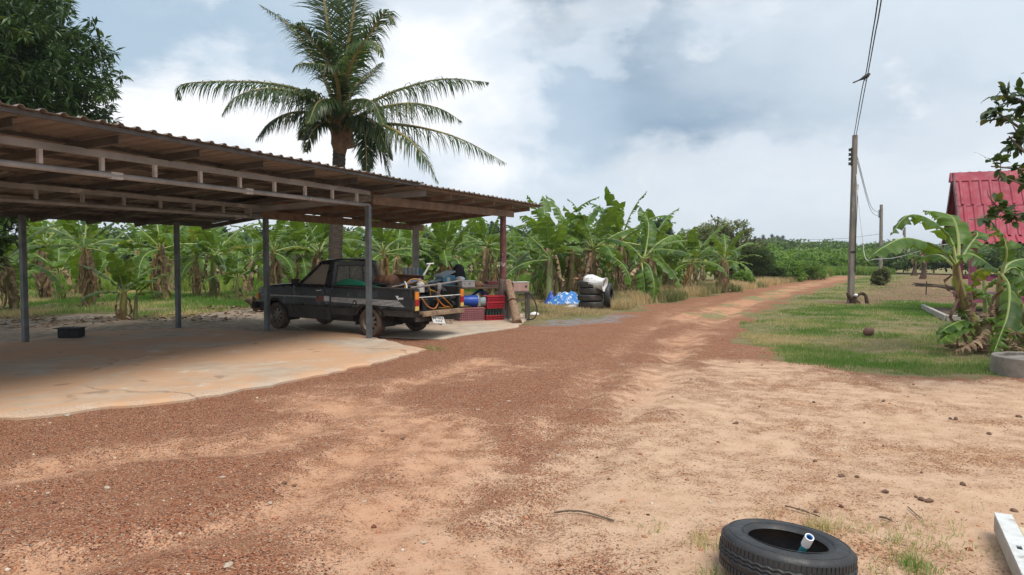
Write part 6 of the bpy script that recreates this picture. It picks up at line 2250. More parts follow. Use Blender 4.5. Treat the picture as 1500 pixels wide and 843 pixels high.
solo(MB().lathe([(0, 0), (.06, .01), (.07, .05), (.03, .09), (0, .09)], 8, Matrix.Translation(b_ + Vector((.0, -.14, .24)))), 'white_rag', 'sack', 'small white scrap caught on the root at the pole foot', 'scrap', b_ + Vector((0, -.14, .2)), smooth=True)

# ------------------------------------------------------------------ red roofed shelter
ux, wx = Vector((.926, -.377, 0)), Vector((.377, .926, 0))
E0 = Vector((12.23, 19.7, 0))
sal = thing('garden_shelter', 'small open shelter with steep faded red corrugated roof and pink posts', 'shelter', E0)
def S(a, b, z):
    return E0 + ux * a + wx * b + Vector((0, 0, z))
def rpanel(a0, a1, p0, p1, name):
    """p0,p1: (b,z) lower and upper ends"""
    return corr(3, S(a0, p0[0], p0[1]), S(a1, p0[0], p0[1]), S(a1, p1[0], p1[1]), S(a0, p1[0], p1[1]), .235, .05, name, M['redroof'], sal, flat=.42)
rpanel(.10, 4.7, (.14, 2.12), (.72, 3.05), 'roof_sheet')
rpanel(.06, 4.7, (.67, 3.00), (1.36, 3.97), 'roof_sheet')
rpanel(.0, 4.7, (-.14, 1.93), (.18, 2.14), 'eave_sheet')
rpanel(.10, 4.7, (2.62, 2.12), (1.36, 3.97), 'roof_sheet')
MB().solid([S(-.02, 1.16, 3.74), S(-.02, 1.36, 4.02), S(-.02, 1.56, 3.74)], ux * 4.75).build('ridge_cap', M['redroof'], sal, world=True, bevel=.02)
bg = MB()
bg.beam(S(.07, -.05, 1.92), S(.07, 1.36, 3.96), .05, .16)
bg.beam(S(.07, 2.75, 1.92), S(.07, 1.36, 3.96), .05, .16)
bg.build('barge_board', M['redroofedge'], sal, world=True)
MB().solid([S(.22, .2, 2.05), S(.22, 1.36, 3.85), S(.22, 2.5, 2.05)], ux * .03).build('gable', M['redroofedge'], sal, world=True)
fr_ = MB()
fr_.beam(S(.1, .12, 2.02), S(4.6, .12, 2.02), .06, .12)
fr_.beam(S(.1, 2.6, 2.02), S(4.6, 2.6, 2.02), .06, .12)
for a in (.45, 2.3, 4.2):
    fr_.beam(S(a, .1, 2.0), S(a, 2.6, 2.0), .06, .10)
fr_.build('roof_frame', M['redroofedge'], sal, world=True)
for a in (.45, 2.4, 4.3):
    for b_ in (.45, 2.3):
        c = S(a, b_, 1.02)
        MB().box(c, (.17, .17, 2.04), rz=math.atan2(ux.y, ux.x)).build('post', M['pinkpost'], sal, world=True, bevel=.012)
MB().box(S(2.4, 1.4, .48), (4.2, 2.2, .07), rz=math.atan2(ux.y, ux.x)).box(S(2.4, .36, .40), (4.2, .05, .2), rz=math.atan2(ux.y, ux.x)).build('bench_deck', M['pinkpost'], sal, world=True, bevel=.01)
MB().beam(S(.45, .45, .95), S(4.3, .45, .95), .06, .10).beam(S(.45, 2.3, .95), S(4.3, 2.3, .95), .06, .10).build('rail', M['pinkpost'], sal, world=True, bevel=.008)
MB().beam(S(.45, .45, 1.2), S(.45, 1.1, 1.95), .07, .07).build('brace', M['pinkpost'], sal, world=True)
K0, K1, K2 = G(1386, 470), G(1352, 453), G(1386, 470) + ux * 6.5
kb = MB()
for a, b_ in ((K0, K1), (K0 - wx * .06, K2 - wx * .06)):
    kb.beam(a + Vector((0, 0, .065)), b_ + Vector((0, 0, .065)), .10, .15)
tag(kb.build('garden_kerb', M['kerbconc'], None, loc=(K0.x, K0.y, 0), world=True, bevel=.012), 'low pale concrete kerb framing the bed in front of the red roofed shelter', 'kerb')
bed = MB()
bed.solid([K0 + ux * .05, K1 + ux * .05, K1 + ux * 6, K2], (0, 0, .05))
tag(bed.build('planting_bed', M['stump'], None), kind='structure')
# burnt bamboo on forked stakes
bb_ = thing('bamboo_bundle', 'bundle of dark burnt bamboo poles laid on stakes between the pole and the shelter', 'bamboo poles', G(1362, 432))
r_ = random.Random(7)
yb_ = G(1362, 432).y
for k in range(7):
    a = at(1340 + r_.uniform(-4, 6), 417 + r_.uniform(-3, 3), yb_ + .4 + r_.uniform(-.1, .1))
    c = at(1408, 424 + r_.uniform(-3, 5), yb_ - 1.2 + r_.uniform(-.1, .1))
    MB().tube([a, a.lerp(c, .5) + Vector((0, 0, .02)), c], r_.uniform(.014, .024), 7).build('bamboo_pole', M['bamboo'], bb_, world=True, smooth=True)
for u in (1357, 1398):
    y = yb_ + .2 - (u - 1357) / 41 * 1.3
    a = at(u, 412, y)
    MB().tube([(a.x, y, -.05), (a.x + .01, y, a.z)], .022, 6).build('stake', M['bamboo'], bb_, world=True)

# ------------------------------------------------------------------ well ring, coconut, small things
wc = Vector((7.06, 9.62, 0))
wr_ = thing('well_ring', 'weathered round concrete well ring with lid at the right edge', 'well ring', wc)
MB().lathe([(.44, -.05), (.50, -.05), (.505, .0), (.50, .235), (.49, .245), (.42, .245), (.41, .235), (.41, .0)], 48).build('ring_wall', M['conc'], wr_, smooth=True, ang=40)
MB().lathe([(0, .175), (.405, .175), (.405, .20), (.30, .22), (0, .235)], 40).build('lid', M['conc'], wr_, smooth=True, ang=40)
cn = G(1274, 494)
ct = MB().lathe([(0, -.125), (.06, -.115), (.105, -.06), (.12, .01), (.105, .07), (.065, .115), (.02, .14), (0, .14)], 18, Matrix.Translation(cn + Vector((0, .05, .10))) @ Matrix.Rotation(1.2, 4, 'Y') @ Matrix.Scale(.8, 4))
solo(ct, 'fallen_coconut', 'husk', 'fallen brown coconut lying on the lawn right of the road', 'coconut', (cn.x, cn.y + .05, 0), smooth=True)
# black low box on the slab edge
bk = G(100, 494.5, .062)
bxt = thing('black_box', 'low black box with a thin black lid on the back edge of the slab', 'box', (bk.x, bk.y + .1, .055), .05)
MB().box((0, 0, .085), (.36, .28, .17)).build('box_body', M['black'], bxt, bevel=.006)
MB().box((-.02, 0, .178), (.46, .32, .014)).build('lid', M['black'], bxt, bevel=.003)
# dead dark clump at the truck nose
sd = G(378, 457)
r_ = random.Random(12)
mb = MB()
for k in range(7):
    a = r_.uniform(0, 6.28)
    o = Vector((math.cos(a), math.sin(a), 0))
    mb.tube(catmull([(sd.x, sd.y, -.03), Vector((sd.x, sd.y, .22)) + o * .1, Vector((sd.x, sd.y, r_.uniform(.1, .5))) + o * .35], 6), [.13, .13, .11, .09, .06, .03], 7, wob=.2, rng=r_)
solo(mb, 'rotting_stump', 'stump', 'dark rotting stump in front of the bumper of the black pickup', 'stump', (sd.x, sd.y, 0), smooth=True)
# tyre in the foreground
tc_ = G(1150, 789, .18)
TR, TW = .318, .185
ft = thing('old_tyre', 'worn black tyre lying flat on the dirt in the foreground', 'tyre', (tc_.x, tc_.y, -.005))
ft.rotation_euler = (R(-1), R(6), .3)
TP = tyre_prof(TR, TW, .19)
MB().lathe([(r, z + TW * .52) for r, z in TP], 72, closed=True).build('tyre_body', M['rubber'], ft, smooth=True, ang=50)
tr_ = MB()
for rr, zz in ((.217, .518), (.286, .49)):
    tr_.tube([(rr * math.cos(a), rr * math.sin(a), TW * (.52 + zz) - .0005) for a in np.linspace(0, 2 * math.pi, 73)], .0018, 5, cap=False)
tr_.build('sidewall_rings', M['rubber'], ft, smooth=True)
lug = MB()
for k in range(84):
    a = 2 * math.pi * k / 84
    c_, s_ = math.cos(a), math.sin(a)
    for z0, z1, dz in ((.66, .84, 0), (.26, .08, .5)):
        aa = a + dz * 2 * math.pi / 84
        Mz = Matrix.Rotation(aa, 3, 'Z')
        rr = TR * (.995 if z0 > .5 else .995)
        lug.box(Mz @ Vector((rr * .992, 0, TW * (.52 * 2) * (z0 + z1) / 2)), (.014, .017, TW * .17), M=Mz)
for zz in (.40, .50, .60):
    pts = [((TR + .001) * math.cos(a), (TR + .001) * math.sin(a), TW * 1.04 * (zz + .018 * math.sin(a * 42))) for a in np.linspace(0, 2 * math.pi, 253)]
    lug.tube(pts, .0075, 5, cap=False)
lug.build('tread', M['rubber'], ft, smooth=True, ang=30)
pp = thing('pvc_pipe', 'short teal pvc pipe with a white collar standing slanted inside the foreground tyre', 'pipe', (0, 0, 0))
pa, pb_ = G(1172, 826, .10), at(1186, 787, 3.34)
pa = at(1171, 815, 3.42)
pp.location = (pa.x, pa.y, 0)
d = (pb_ - pa).normalized()
base = pa - d * .08
def hollow(p0, p1, ro, ri):
    dd, s2, u2 = basis(p1 - p0)
    Mm = Matrix((s2, u2, dd)).transposed().to_4x4()
    Mm.translation = p0
    Ln = (p1 - p0).length
    return MB().lathe([(ri, 0), (ro, 0), (ro, Ln), (ri, Ln)], 24, Mm, closed=True)
mid = pa.lerp(pb_, .60)
hollow(base, mid + d * .02, .0165, .0135).build('pipe_body', M['teal'], pp, world=True, smooth=True, ang=40)
hollow(mid, pb_, .0215, .0168).build('collar', M['white'], pp, world=True, smooth=True, ang=40)
hollow(mid + d * .02, pb_ - d * .004, .0166, .0135).build('bore', M['pvcblue'], pp, world=True, smooth=True, ang=40)
# concrete rail and block, lower right
k0, k1 = G(1456, 752, .10), G(1500, 850, .10)
dv = (k1 - k0).normalized()
sd_ = Vector((-dv.y, dv.x, 0))
if sd_.x < 0:
    sd_ = -sd_
sl = thing('slotted_rail', 'white weathered slotted strip set on a pale concrete edge at the lower right corner', 'concrete edge', (k0.x, k0.y, 0))
k1 = k0 + dv * 2.2
w_ = .09
cor = MB()
cor.beam(k0 + sd_ * (w_ / 2) + Vector((0, 0, -.058)), k1 + sd_ * (w_ / 2) + Vector((0, 0, -.058)), w_, .105)
cor.build('edge_body', M['kerbconc'], sl, world=True, bevel=.012)
tp2 = MB()
xs_ = [0]
pos = []
# white top sheet with real slots: built as strips round the openings
slots = [(.52, .575), (.78, .83), (.90, .985), (1.15, 1.23), (1.4, 1.48)]
q = 0.0
for a, b_ in slots:
    tp2.beam(k0 + dv * q + sd_ * .044, k0 + dv * a + sd_ * .044, .086, .012)
    tp2.beam(k0 + dv * a + sd_ * .016, k0 + dv * b_ + sd_ * .016, .030, .012)
    tp2.beam(k0 + dv * a + sd_ * .071, k0 + dv * b_ + sd_ * .071, .032, .012)
    q = b_
tp2.beam(k0 + dv * q + sd_ * .044, k1 + sd_ * .044, .086, .012)
M['whiteworn'] = mk('worn_white_concrete', (.66, .67, .66), (.48, .48, .46), 9, .75, 0, .5, 40, dirt=(.22, .18, .14), dscale=7, dlo=.5, dhi=.72)
tp2.build('white_strip', M['whiteworn'], sl, world=True)
dk = MB()
for a, b_ in slots:
    dk.beam(k0 + dv * a + sd_ * .043 - Vector((0, 0, .0035)), k0 + dv * b_ + sd_ * .043 - Vector((0, 0, .0035)), .024, .004)
dk.build('slot_shade', M['black'], sl, world=True)  # black plates laid in the slots, standing in for the shade inside
pbk = MB()
c0, c1 = k0 + dv * .12 + sd_ * .095, k0 + dv * .42 + sd_ * .55
pbk.solid([Vector((c0.x, c0.y, .0)), Vector((c1.x, c1.y, 0)), Vector((c1.x, c1.y, 0)) + dv * 2, Vector((c0.x, c0.y, 0)) + dv * 2], (0, 0, .085))
M['cream'] = mk('cream_concrete', (.62, .52, .36), (.52, .42, .29), 3, .85, 0, .3, 40)
solo(pbk, 'cream_slab', 'cream', 'cream concrete slab beside the white slotted strip at the lower right corner', 'slab', (c0.x, c0.y, 0), bevel=.01)

# sticks, clods and dry leaves on the yard
def stick(px, r, lab, seed):
    r_ = random.Random(seed)
    pts = [G(u, v, .012) for u, v in px]
    pts = [p + Vector((0, 0, gz(p) + r_.uniform(0, .01))) for p in pts]
    solo(MB().tube(catmull(pts, 16), r, 6, wob=.2, rng=r_), 'stick', 'twig', lab, 'stick', pts[0], 'sticks lying on the dirt', smooth=True)
stick([(812, 737), (835, 742), (860, 748), (899, 758)], .006, 'long thin pale stick lying in the middle of the dirt yard', 1)
stick([(1150, 739), (1175, 745), (1201, 752)], .005, 'thin stick lying just beyond the foreground tyre', 2)
stick([(1288, 748), (1297, 750), (1306, 753)], .006, 'short dark stick right of the tyre, beyond the grass tufts', 3)
stick([(1330, 735), (1340, 743), (1349, 752)], .004, 'fine curved twig above the grass tufts on the right', 4)
cl0 = None
rcl = random.Random(22)
for i, (u, v, s) in enumerate([(1078, 618, .05), (1192, 585, .035), (1194, 668, .035), (1233, 690, .05), (1256, 692, .035), (1294, 585, .045), (1297, 715, .045), (1350, 726, .05), (1362, 728, .05), (1400, 608, .06), (1392, 607, .04), (1449, 630, .05), (1492, 606, .05), (1266, 615, .03), (1410, 705, .05), (1342, 722, .03), (1485, 740, .04),
                               (416, 706, .04), (430, 706, .03), (590, 640, .035), (560, 630, .03), (1195, 745, .035), (1350, 684, .03), (1294, 646, .03)]):
    p = G(u, v)
    if cl0 is None:
        mb = MB()
        prof = []
        r_ = random.Random(3)
        mb.lathe([(0, -.4), (.7, -.3), (1, .1), (.8, .5), (.3, .8), (0, .82)], 9)
        mb.v = [(x * r_.uniform(.75, 1.2), y * r_.uniform(.7, 1.2), z * r_.uniform(.75, 1.2)) for x, y, z in mb.v]
        cl0 = mb.build('earth_clod', M['clod'], None, smooth=True, ang=20)
        tag(cl0, 'small dark brown earth clod lying on the sandy dirt yard', 'clod', 'earth clods on the dirt yard')
        o = cl0
    else:
        o = cl0.copy()
        COL.objects.link(o)
    o.location = (p.x, p.y, gz(p) + s * .12)
    o.rotation_euler = (rcl.uniform(-.3, .3), rcl.uniform(-.3, .3), rcl.uniform(0, 6))
    o.scale = (s * .55 * rcl.uniform(.7, 1.3), s * .42 * rcl.uniform(.7, 1.2), s * .42)
st0 = None
for i, (u, v, s) in enumerate([(70, 722, .03), (335, 832, .045), (157, 716, .04), (396, 732, .03), (326, 700, .03), (98, 608, .07), (240, 735, .02), (620, 790, .03), (534, 735, .03), (818, 665, .03), (745, 586, .04), (1040, 730, .03), (1028, 760, .02), (700, 600, .03), (882, 582, .03)]):
    p = G(u, v)
    if st0 is None:
        mb = MB()
        r_ = random.Random(9)
        mb.lathe([(0, -.4), (.8, -.3), (1, .1), (.7, .5), (0, .65)], 7)
        mb.v = [(x * r_.uniform(.7, 1.2), y * r_.uniform(.7, 1.2), z * r_.uniform(.75, 1.2)) for x, y, z in mb.v]
        st0 = mb.build('pale_stone', M['stone'], None)
        tag(st0, 'pale stone lying on the red gravel of the yard', 'stone', 'pale stones on the red gravel')
        o = st0
    else:
        o = st0.copy()
        COL.objects.link(o)
    o.location = (p.x, p.y, gz(p) + s * .1)
    o.rotation_euler.z = rcl.uniform(0, 6)
    o.scale = (s * .75, s * .55, s * .45)

# dry banana leaf litter under the plants
def litter(name, label, spots, n, seed, Ln=.16, mat='dead'):
    rs = np.random.RandomState(seed)
    C = []
    for (x, y, r) in spots:
        a, q = rs.rand(n) * 6.283, rs.rand(n) ** .7 * r
        C.append(np.stack([x + q * np.cos(a), y + q * np.sin(a), .02 + .03 * rs.rand(n)], 1))
    C = np.concatenate(C)
    m = len(C)
    a = rs.rand(m) * 6.283
    D = np.stack([np.cos(a), np.sin(a), rs.normal(.05, .2, m)], 1)
    Nn = np.stack([rs.normal(0, .6, m), rs.normal(0, .6, m), np.ones(m)], 1)
    V_, F_, r_ = leaf_quads(C, D, Nn, Ln * (.5 + rs.rand(m)), .05 * (.5 + rs.rand(m)), rs.rand(m))
    return tag(np_mesh(name, V_, F_, M[mat], {'rnd': r_}), label, 'dry leaves', kind='stuff')
sp = []
for (u, v), pi, s, lab in fronts:
    g = G(u, v)
    sp.append((g.x, g.y - .1, .6))
g = G(350, 453); sp += [(g.x, g.y, 1.0), (g.x - .8, g.y, .7)]
g = G(180, 468); sp += [(g.x, g.y, .6)]
for u_, v_ in ((60, 478), (240, 468), (310, 470), (130, 470), (340, 462), (30, 470)):
    g = G(u_, v_); sp += [(g.x, g.y, 1.1)]
g = G(1428, 512); sp += [(g.x, g.y, .55), (g.x - .1, g.y - .1, .4), (g.x + .5, g.y, .5)]
g = G(915, 440); sp += [(g.x - .4, g.y, .8)]
litter('leaf_litter', 'dry banana leaves littering the ground under the plants', sp, 70, 4)

# ================================================================== GRASS
def grass(name, label, polys, n, hmin, hmax, w, mat, seed, dens=None, lean=.5, dry=.5, cat='grass', patch=.8, bare_avoid=True, zoff=0):
    rs = np.random.RandomState(seed)
    X, Y_ = [], []
    for poly, share in polys:
        P = np.array([(p[0], p[1]) for p in poly])
        lo, hi = P.min(0), P.max(0)
        k = int(n * share)
        got = 0
        while got < k:
            x = lo[0] + (hi[0] - lo[0]) * rs.rand(k * 2)
            y = lo[1] + (hi[1] - lo[1]) * rs.rand(k * 2)
            ok = poly_sd(x, y, poly) + (fbm(x * 1.3, y * 1.3, 17) - .5) * 1.4 > 0
            # nearer blades show larger: keep more of them
            ok &= rs.rand(len(x)) < np.clip((lo[1] + 1.0) / y, .12, 1) ** 1.2
            d = fbm(x * patch, y * patch, seed) * .65 + fbm(x * patch * 4, y * patch * 4, seed + 1) * .35
            ok &= rs.rand(len(x)) < sstep(.36, .58, d) * .96 + .04
            if bare_avoid:
                b_, t_, p_, g_, s_ = masks(x, y)
                ok &= rs.rand(len(x)) > np.maximum(b_, s_ * .85) ** 1.0 * .985
            X.append(x[ok]); Y_.append(y[ok])
            got += ok.sum()
    x, y = np.concatenate(X), np.concatenate(Y_)
    m = len(x)
    tall = fbm(x * 1.7, y * 1.7, seed + 5)
    h = (hmin + (hmax - hmin) * rs.rand(m) ** 1.4) * (.5 + tall)
    a = rs.rand(m) * 6.283
    wd = w * (.6 + .8 * rs.rand(m)) * np.clip(y / 12, .7, 3)
    ln = lean * h * rs.rand(m)
    b2 = rs.rand(m) * 6.283
    z = ground_z(x, y) - .005 + zoff
    dx, dy = np.cos(a) * wd / 2, np.sin(a) * wd / 2
    lx, ly = np.cos(b2) * ln, np.sin(b2) * ln
    V_ = np.stack([np.stack([x - dx, y - dy, z], 1), np.stack([x + dx, y + dy, z], 1),
                   np.stack([x + dx * .7 + lx * .35, y + dy * .7 + ly * .35, z + h * .6], 1), np.stack([x - dx * .7 + lx * .35, y - dy * .7 + ly * .35, z + h * .6], 1),
                   np.stack([x + lx, y + ly, z + h], 1)], 1).reshape(-1, 3)
    f = np.array([[0, 1, 2], [0, 2, 3], [3, 2, 4]])
    F_ = (f[None] + (np.arange(m) * 5)[:, None, None]).reshape(-1, 3)
    dr = fbm(x * .6, y * .6, seed + 9)
    c = np.clip((dr - .5) * 2.6 + dry + rs.normal(0, .2, m), 0, 1)
    return tag(np_mesh(name, V_, F_, M[mat], {'rnd': np.repeat(c, 5)}), label, cat, kind='stuff')
lawn = xy([(1112, 462), (1088, 480), (1106, 508), (1132, 530), (1250, 546), (1452, 549), (1560, 546), (1620, 470), (1400, 446), (1330, 441), (1260, 447), (1190, 447)])
far_lawn = xy([(1150, 447), (1400, 447), (1600, 440), (1560, 404), (1290, 404), (1262, 406), (1215, 421)])
grass('lawn_grass', 'short green grass of the lawn right of the road', [(lawn, .78), (far_lawn, .22)], 105000, .025, .07, .007, 'grass', 3, dry=.28)
left = xy([(-60, 470), (120, 459), (260, 464), (380, 449), (470, 455), (640, 462), (735, 464), (760, 430), (700, 424), (300, 424), (-60, 426)])
grass('grove_grass', 'grass growing between the banana plants behind the carport', [(left, 1)], 70000, .05, .17, .010, 'grass', 5, dry=.30)
verge = xy([(900, 455), (940, 450), (1000, 439), (1100, 423.5), (1180, 411), (1215, 406), (1175, 405.5), (1090, 414), (980, 428), (900, 438)])
grass('verge_grass', 'tall dry straw coloured grass along the left verge of the road', [(verge, 1)], 55000, .10, .42, .010, 'drygrass', 6, dry=.55, patch=1.2)
patch = xy([(768, 469), (800, 467), (860, 462), (905, 456), (930, 444), (900, 432), (760, 432)])
grass('roadside_grass', 'thin straw coloured grass round the tyre stack and the blue tarpaulin', [(patch, 1)], 16000, .03, .11, .009, 'drygrass', 16, dry=.6)
field = xy([(-100, 428), (900, 428), (1000, 420), (1000, 411), (500, 411), (-100, 412)])
grass('field_grass', 'bright tall grass of the open field seen through the banana stems', [(field, 1)], 40000, .2, .6, .03, 'rice', 8, dry=.4)
far_f = xy([(1185, 409), (1228, 403.6), (1262, 403.6), (1300, 403.6), (1310, 399), (1150, 399), (1130, 406)])
grass('meadow_grass', 'yellow green meadow in front of the distant woodland', [(far_f, 1)], 16000, .3, .7, .04, 'rice', 9, dry=.3, bare_avoid=False)
# weeds in the yard
def tufts(spots, seed, name, label):
    r = np.random.RandomState(seed)
    xs_, ys_, hs, cs = [], [], [], []
    for (u, v, rad, n, h, c) in spots:
        g = G(u, v)
        k = int(n)
        xs_.append(g.x + r.normal(0, rad, k)); ys_.append(g.y + r.normal(0, rad, k))
        hs.append(h * (.4 + .8 * r.rand(k))); cs.append(np.clip(c + r.normal(0, .22, k), 0, 1))
    x, y, h, c = map(np.concatenate, (xs_, ys_, hs, cs))
    m = len(x)
    a, b2 = r.rand(m) * 6.283, r.rand(m) * 6.283
    w = .0045
    dx, dy = np.cos(a) * w / 2, np.sin(a) * w / 2
    ln = h * (.2 + .9 * r.rand(m))
    lx, ly = np.cos(b2) * ln, np.sin(b2) * ln
    z = ground_z(x, y) - .004
    V_ = np.stack([np.stack([x - dx, y - dy, z], 1), np.stack([x + dx, y + dy, z], 1),
                   np.stack([x + dx * .8 + lx * .4, y + dy * .8 + ly * .4, z + h * .6], 1), np.stack([x - dx * .8 + lx * .4, y - dy * .8 + ly * .4, z + h * .6], 1),
                   np.stack([x + lx, y + ly, z + h * .95], 1)], 1).reshape(-1, 3)
    f = np.array([[0, 1, 2], [0, 2, 3], [3, 2, 4]])
    F_ = (f[None] + (np.arange(m) * 5)[:, None, None]).reshape(-1, 3)
    return tag(np_mesh(name, V_, F_, M['grass'], {'rnd': np.repeat(c, 5)}), label, 'weeds', kind='stuff')
tufts([(1330, 822, .05, 90, .09, .25), (1340, 832, .04, 60, .08, .3), (1368, 828, .04, 40, .05, .3), (1296, 840, .06, 60, .05, .55), (1308, 790, .09, 70, .05, .45), (1352, 786, .10, 90, .045, .5), (1270, 770, .10, 60, .05, .75),
       (1198, 775, .05, 70, .09, .7), (1206, 770, .04, 50, .09, .75), (1250, 768, .08, 40, .05, .7), (1040, 800, .05, 60, .08, .8), (1028, 790, .05, 40, .07, .7), (1038, 843, .04, 40, .06, .5), (1365, 765, .1, 50, .05, .5),
       (1400, 775, .08, 30, .05, .7), (960, 772, .06, 40, .04, .5), (1320, 760, .12, 60, .04, .7), (1385, 800, .12, 60, .04, .7), (638, 512, .12, 130, .07, .35), (628, 509, .08, 70, .06, .5), (1420, 740, .1, 30, .04, .7), (1130, 752, .06, 30, .05, .8), (1220, 750, .1, 40, .05, .8),
       (1048, 838, .03, 30, .07, .3), (1450, 800, .06, 25, .04, .5), (520, 560, .05, 14, .03, .6)], 5, 'yard_weeds', 'sparse grass tufts growing in the dirt yard round the foreground tyre')

# ================================================================== AIR, SKY, SUN, CAMERA
HAZE = .00045
if HAZE:
    hzm = bpy.data.materials.new('pale_haze')
    hzm.use_nodes = True
    ht = hzm.node_tree
    ht.nodes.remove(ht.nodes['Principled BSDF'])
    pv = ht.nodes.new('ShaderNodeVolumePrincipled')
    pv.inputs['Color'].default_value = (.86, .91, .96, 1)
    pv.inputs['Density'].default_value = HAZE
    pv.inputs['Anisotropy'].default_value = .2
    L(ht, pv.outputs[0], ht.nodes['Material Output'].inputs['Volume'])
    hb_ = MB().box((0, 850, 12), (2600, 2100, 27))
    tag(hb_.build('haze', hzm, None), kind='stuff')
SUN_EL, SUN_AZ = R(62), R(150)       # azimuth clockwise from +Y : behind the viewer, slightly to the right
sd3 = Vector((math.sin(SUN_AZ) * math.cos(SUN_EL), math.cos(SUN_AZ) * math.cos(SUN_EL), math.sin(SUN_EL)))
sl_ = bpy.data.lights.new('sun', 'SUN')
sl_.energy = 2.6
sl_.angle = R(30)
sl_.color = (1.0, .95, .88)
so = bpy.data.objects.new('sun', sl_)
COL.objects.link(so)
so.rotation_euler = (-sd3).to_track_quat('-Z', 'Y').to_euler()
so.location = (0, 0, 30)

w = bpy.data.worlds.new('World')
sc.world = w
w.use_nodes = True
t = w.node_tree
bgn = t.nodes['Background']
sky = t.nodes.new('ShaderNodeTexSky')
sky.sky_type = 'NISHITA'
sky.sun_disc = False
sky.sun_elevation = SUN_EL
sky.sun_rotation = SUN_AZ
sky.air_density = 1.4
sky.dust_density = 2.0
sky.ozone_density = 1.5
tc = t.nodes.new('ShaderNodeTexCoord')
Dv = tc.outputs['Generated']
sp3 = t.nodes.new('ShaderNodeSeparateXYZ')
L(t, Dv, sp3.inputs[0])
def wmix(f, a, b):
    return mixc(t, f, a, b)
# billow field in direction space, a little flattened towards the horizon
mp = t.nodes.new('ShaderNodeMapping')
mp.inputs['Scale'].default_value = (1, 1, 1.9)
L(t, Dv, mp.inputs['Vector'])
n1 = noise(t, mp.outputs[0], 2.1, 7, .55, .5)
n2 = noise(t, mp.outputs[0], 7.0, 8, .58, .4)
n3 = noise(t, mp.outputs[0], 4.2, 5, .5, .2)
wob = t.nodes.new('ShaderNodeVectorMath')
wob.operation = 'MULTIPLY_ADD'
wn = t.nodes.new('ShaderNodeTexNoise')
wn.inputs['Scale'].default_value = 6.5
wn.inputs['Detail'].default_value = 6
wn.inputs['Roughness'].default_value = .6
L(t, mp.outputs[0], wn.inputs['Vector'])
L(t, wn.outputs['Color'], wob.inputs[0])
wob.inputs[1].default_value = (.17, .17, .17)
off = t.nodes.new('ShaderNodeVectorMath')
off.operation = 'SUBTRACT'
off.inputs[1].default_value = (.085, .085, .085)
L(t, Dv, off.inputs[0])
L(t, off.outputs[0], wob.inputs[2])
s2 = t.nodes.new('ShaderNodeSeparateXYZ')
L(t, wob.outputs[0], s2.inputs[0])
dx, dz = s2.outputs[0], s2.outputs[2]
def cloudbank(u, v, ru, rv, rot=0, soft=1.0):
    """soft elliptical bank centred on a compass direction / elevation"""
    d = ray(u, v).normalized()
    a = math_n(t, 'SUBTRACT', dx, d.x)
    b = math_n(t, 'SUBTRACT', dz, d.z)
    c, s = math.cos(rot), math.sin(rot)
    A = math_n(t, 'ADD', math_n(t, 'MULTIPLY', a, c / (ru / F)), math_n(t, 'MULTIPLY', b, s / (ru / F)))
    B = math_n(t, 'ADD', math_n(t, 'MULTIPLY', a, -s / (rv / F)), math_n(t, 'MULTIPLY', b, c / (rv / F)))
    q = math_n(t, 'ADD', math_n(t, 'MULTIPLY', A, A), math_n(t, 'MULTIPLY', B, B))
    return mapr(t, q, 0, 1.0 + soft, 1, 0)
blue = wmix(.35, (.40, .56, .74), (.5, .5, .5))
skyb = t.nodes.new('ShaderNodeMix')
skyb.data_type = 'RGBA'
skyb.blend_type = 'MULTIPLY'
skyb.inputs[0].default_value = 1
L(t, sky.outputs[0], skyb.inputs[6])
skyb.inputs[7].default_value = (.085, .085, .085, 1)
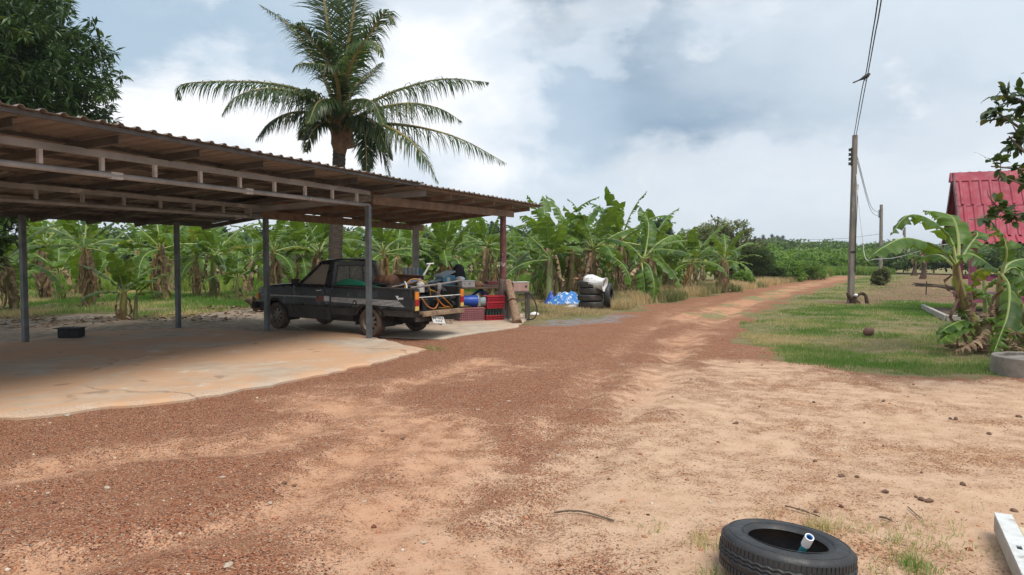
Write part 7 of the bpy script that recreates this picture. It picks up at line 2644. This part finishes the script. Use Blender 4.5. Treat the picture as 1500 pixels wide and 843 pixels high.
# layers (scene linear radiance)
col = wmix(mapr(t, n1, .35, .62), (.44, .55, .66), (.66, .72, .78))
col = wmix(math_n(t, 'MULTIPLY', mapr(t, n2, .52, .7), .35), col, skyb.outputs[2])
horizon = mapr(t, sp3.outputs[2], .0, .20, 1, 0)
col = wmix(math_n(t, 'MULTIPLY', horizon, .85), col, (.63, .69, .745))
def lay(col, f, k, c):
    return wmix(math_n(t, 'MULTIPLY', f, k), col, c)
col = lay(col, cloudbank(1000, 150, 340, 110, -.05, .6), .95, (.22, .315, .425))
col = lay(col, cloudbank(1180, 175, 300, 45, -.08), .9, (.23, .33, .445))
col = lay(col, cloudbank(820, -30, 420, 55), .8, (.28, .355, .435))
col = lay(col, cloudbank(250, 50, 190, 90), .9, (.34, .46, .58))
col = lay(col, cloudbank(780, 190, 150, 90), .6, (.52, .63, .74))
col = lay(col, cloudbank(1240, 240, 330, 55, .08), .75, (.66, .71, .765))
col = lay(col, cloudbank(1350, 60, 260, 110), .7, (.62, .69, .76))
puff = mapr(t, n2, .34, .60)
bright = math_n(t, 'MULTIPLY', puff, 1.0)
def white(col, u, v, ru, rv, k=1, rot=0):
    f = cloudbank(u, v, ru, rv, rot)
    g = mapr(t, math_n(t, 'ADD', math_n(t, 'MULTIPLY', f, .75), math_n(t, 'MULTIPLY', math_n(t, 'SUBTRACT', n2, .5), 1.25)), .12, .85)
    return lay(col, g, k, wmix(mapr(t, n3, .4, .62), (.87, .88, .905), (.62, .69, .765)))
col = white(col, 650, 110, 150, 120, 1, .5)
col = white(col, 270, 190, 280, 100, .95)
col = white(col, 560, 230, 260, 90, .9)
col = white(col, 745, 140, 60, 60, .8)
col = white(col, 1065, 15, 60, 42, .5)
col = white(col, 890, 25, 60, 36, .45)
col = white(col, 850, 90, 50, 30, .6)
col = white(col, 1150, 228, 130, 22, .4)
L(t, col, bgn.inputs['Color'])
bgn.inputs['Strength'].default_value = 1.0

cam = bpy.data.cameras.new('camera')
co = bpy.data.objects.new('camera', cam)
COL.objects.link(co)
cam.sensor_width = 36
cam.lens = 36 * F / PW
cam.clip_end = 6000
cam.clip_start = .05
co.location = (0, 0, EYE)
co.rotation_euler = (math.pi / 2 - PITCH, 0, 0)
sc.camera = co
sc.view_settings.view_transform = 'Standard'
sc.view_settings.look = 'None'
sc.view_settings.exposure = 0.34
sc.view_settings.gamma = 1
sc.view_settings.use_curve_mapping = False
sc.cycles.max_bounces = 8
sc.cycles.transparent_max_bounces = 16
sc.cycles.volume_bounces = 0
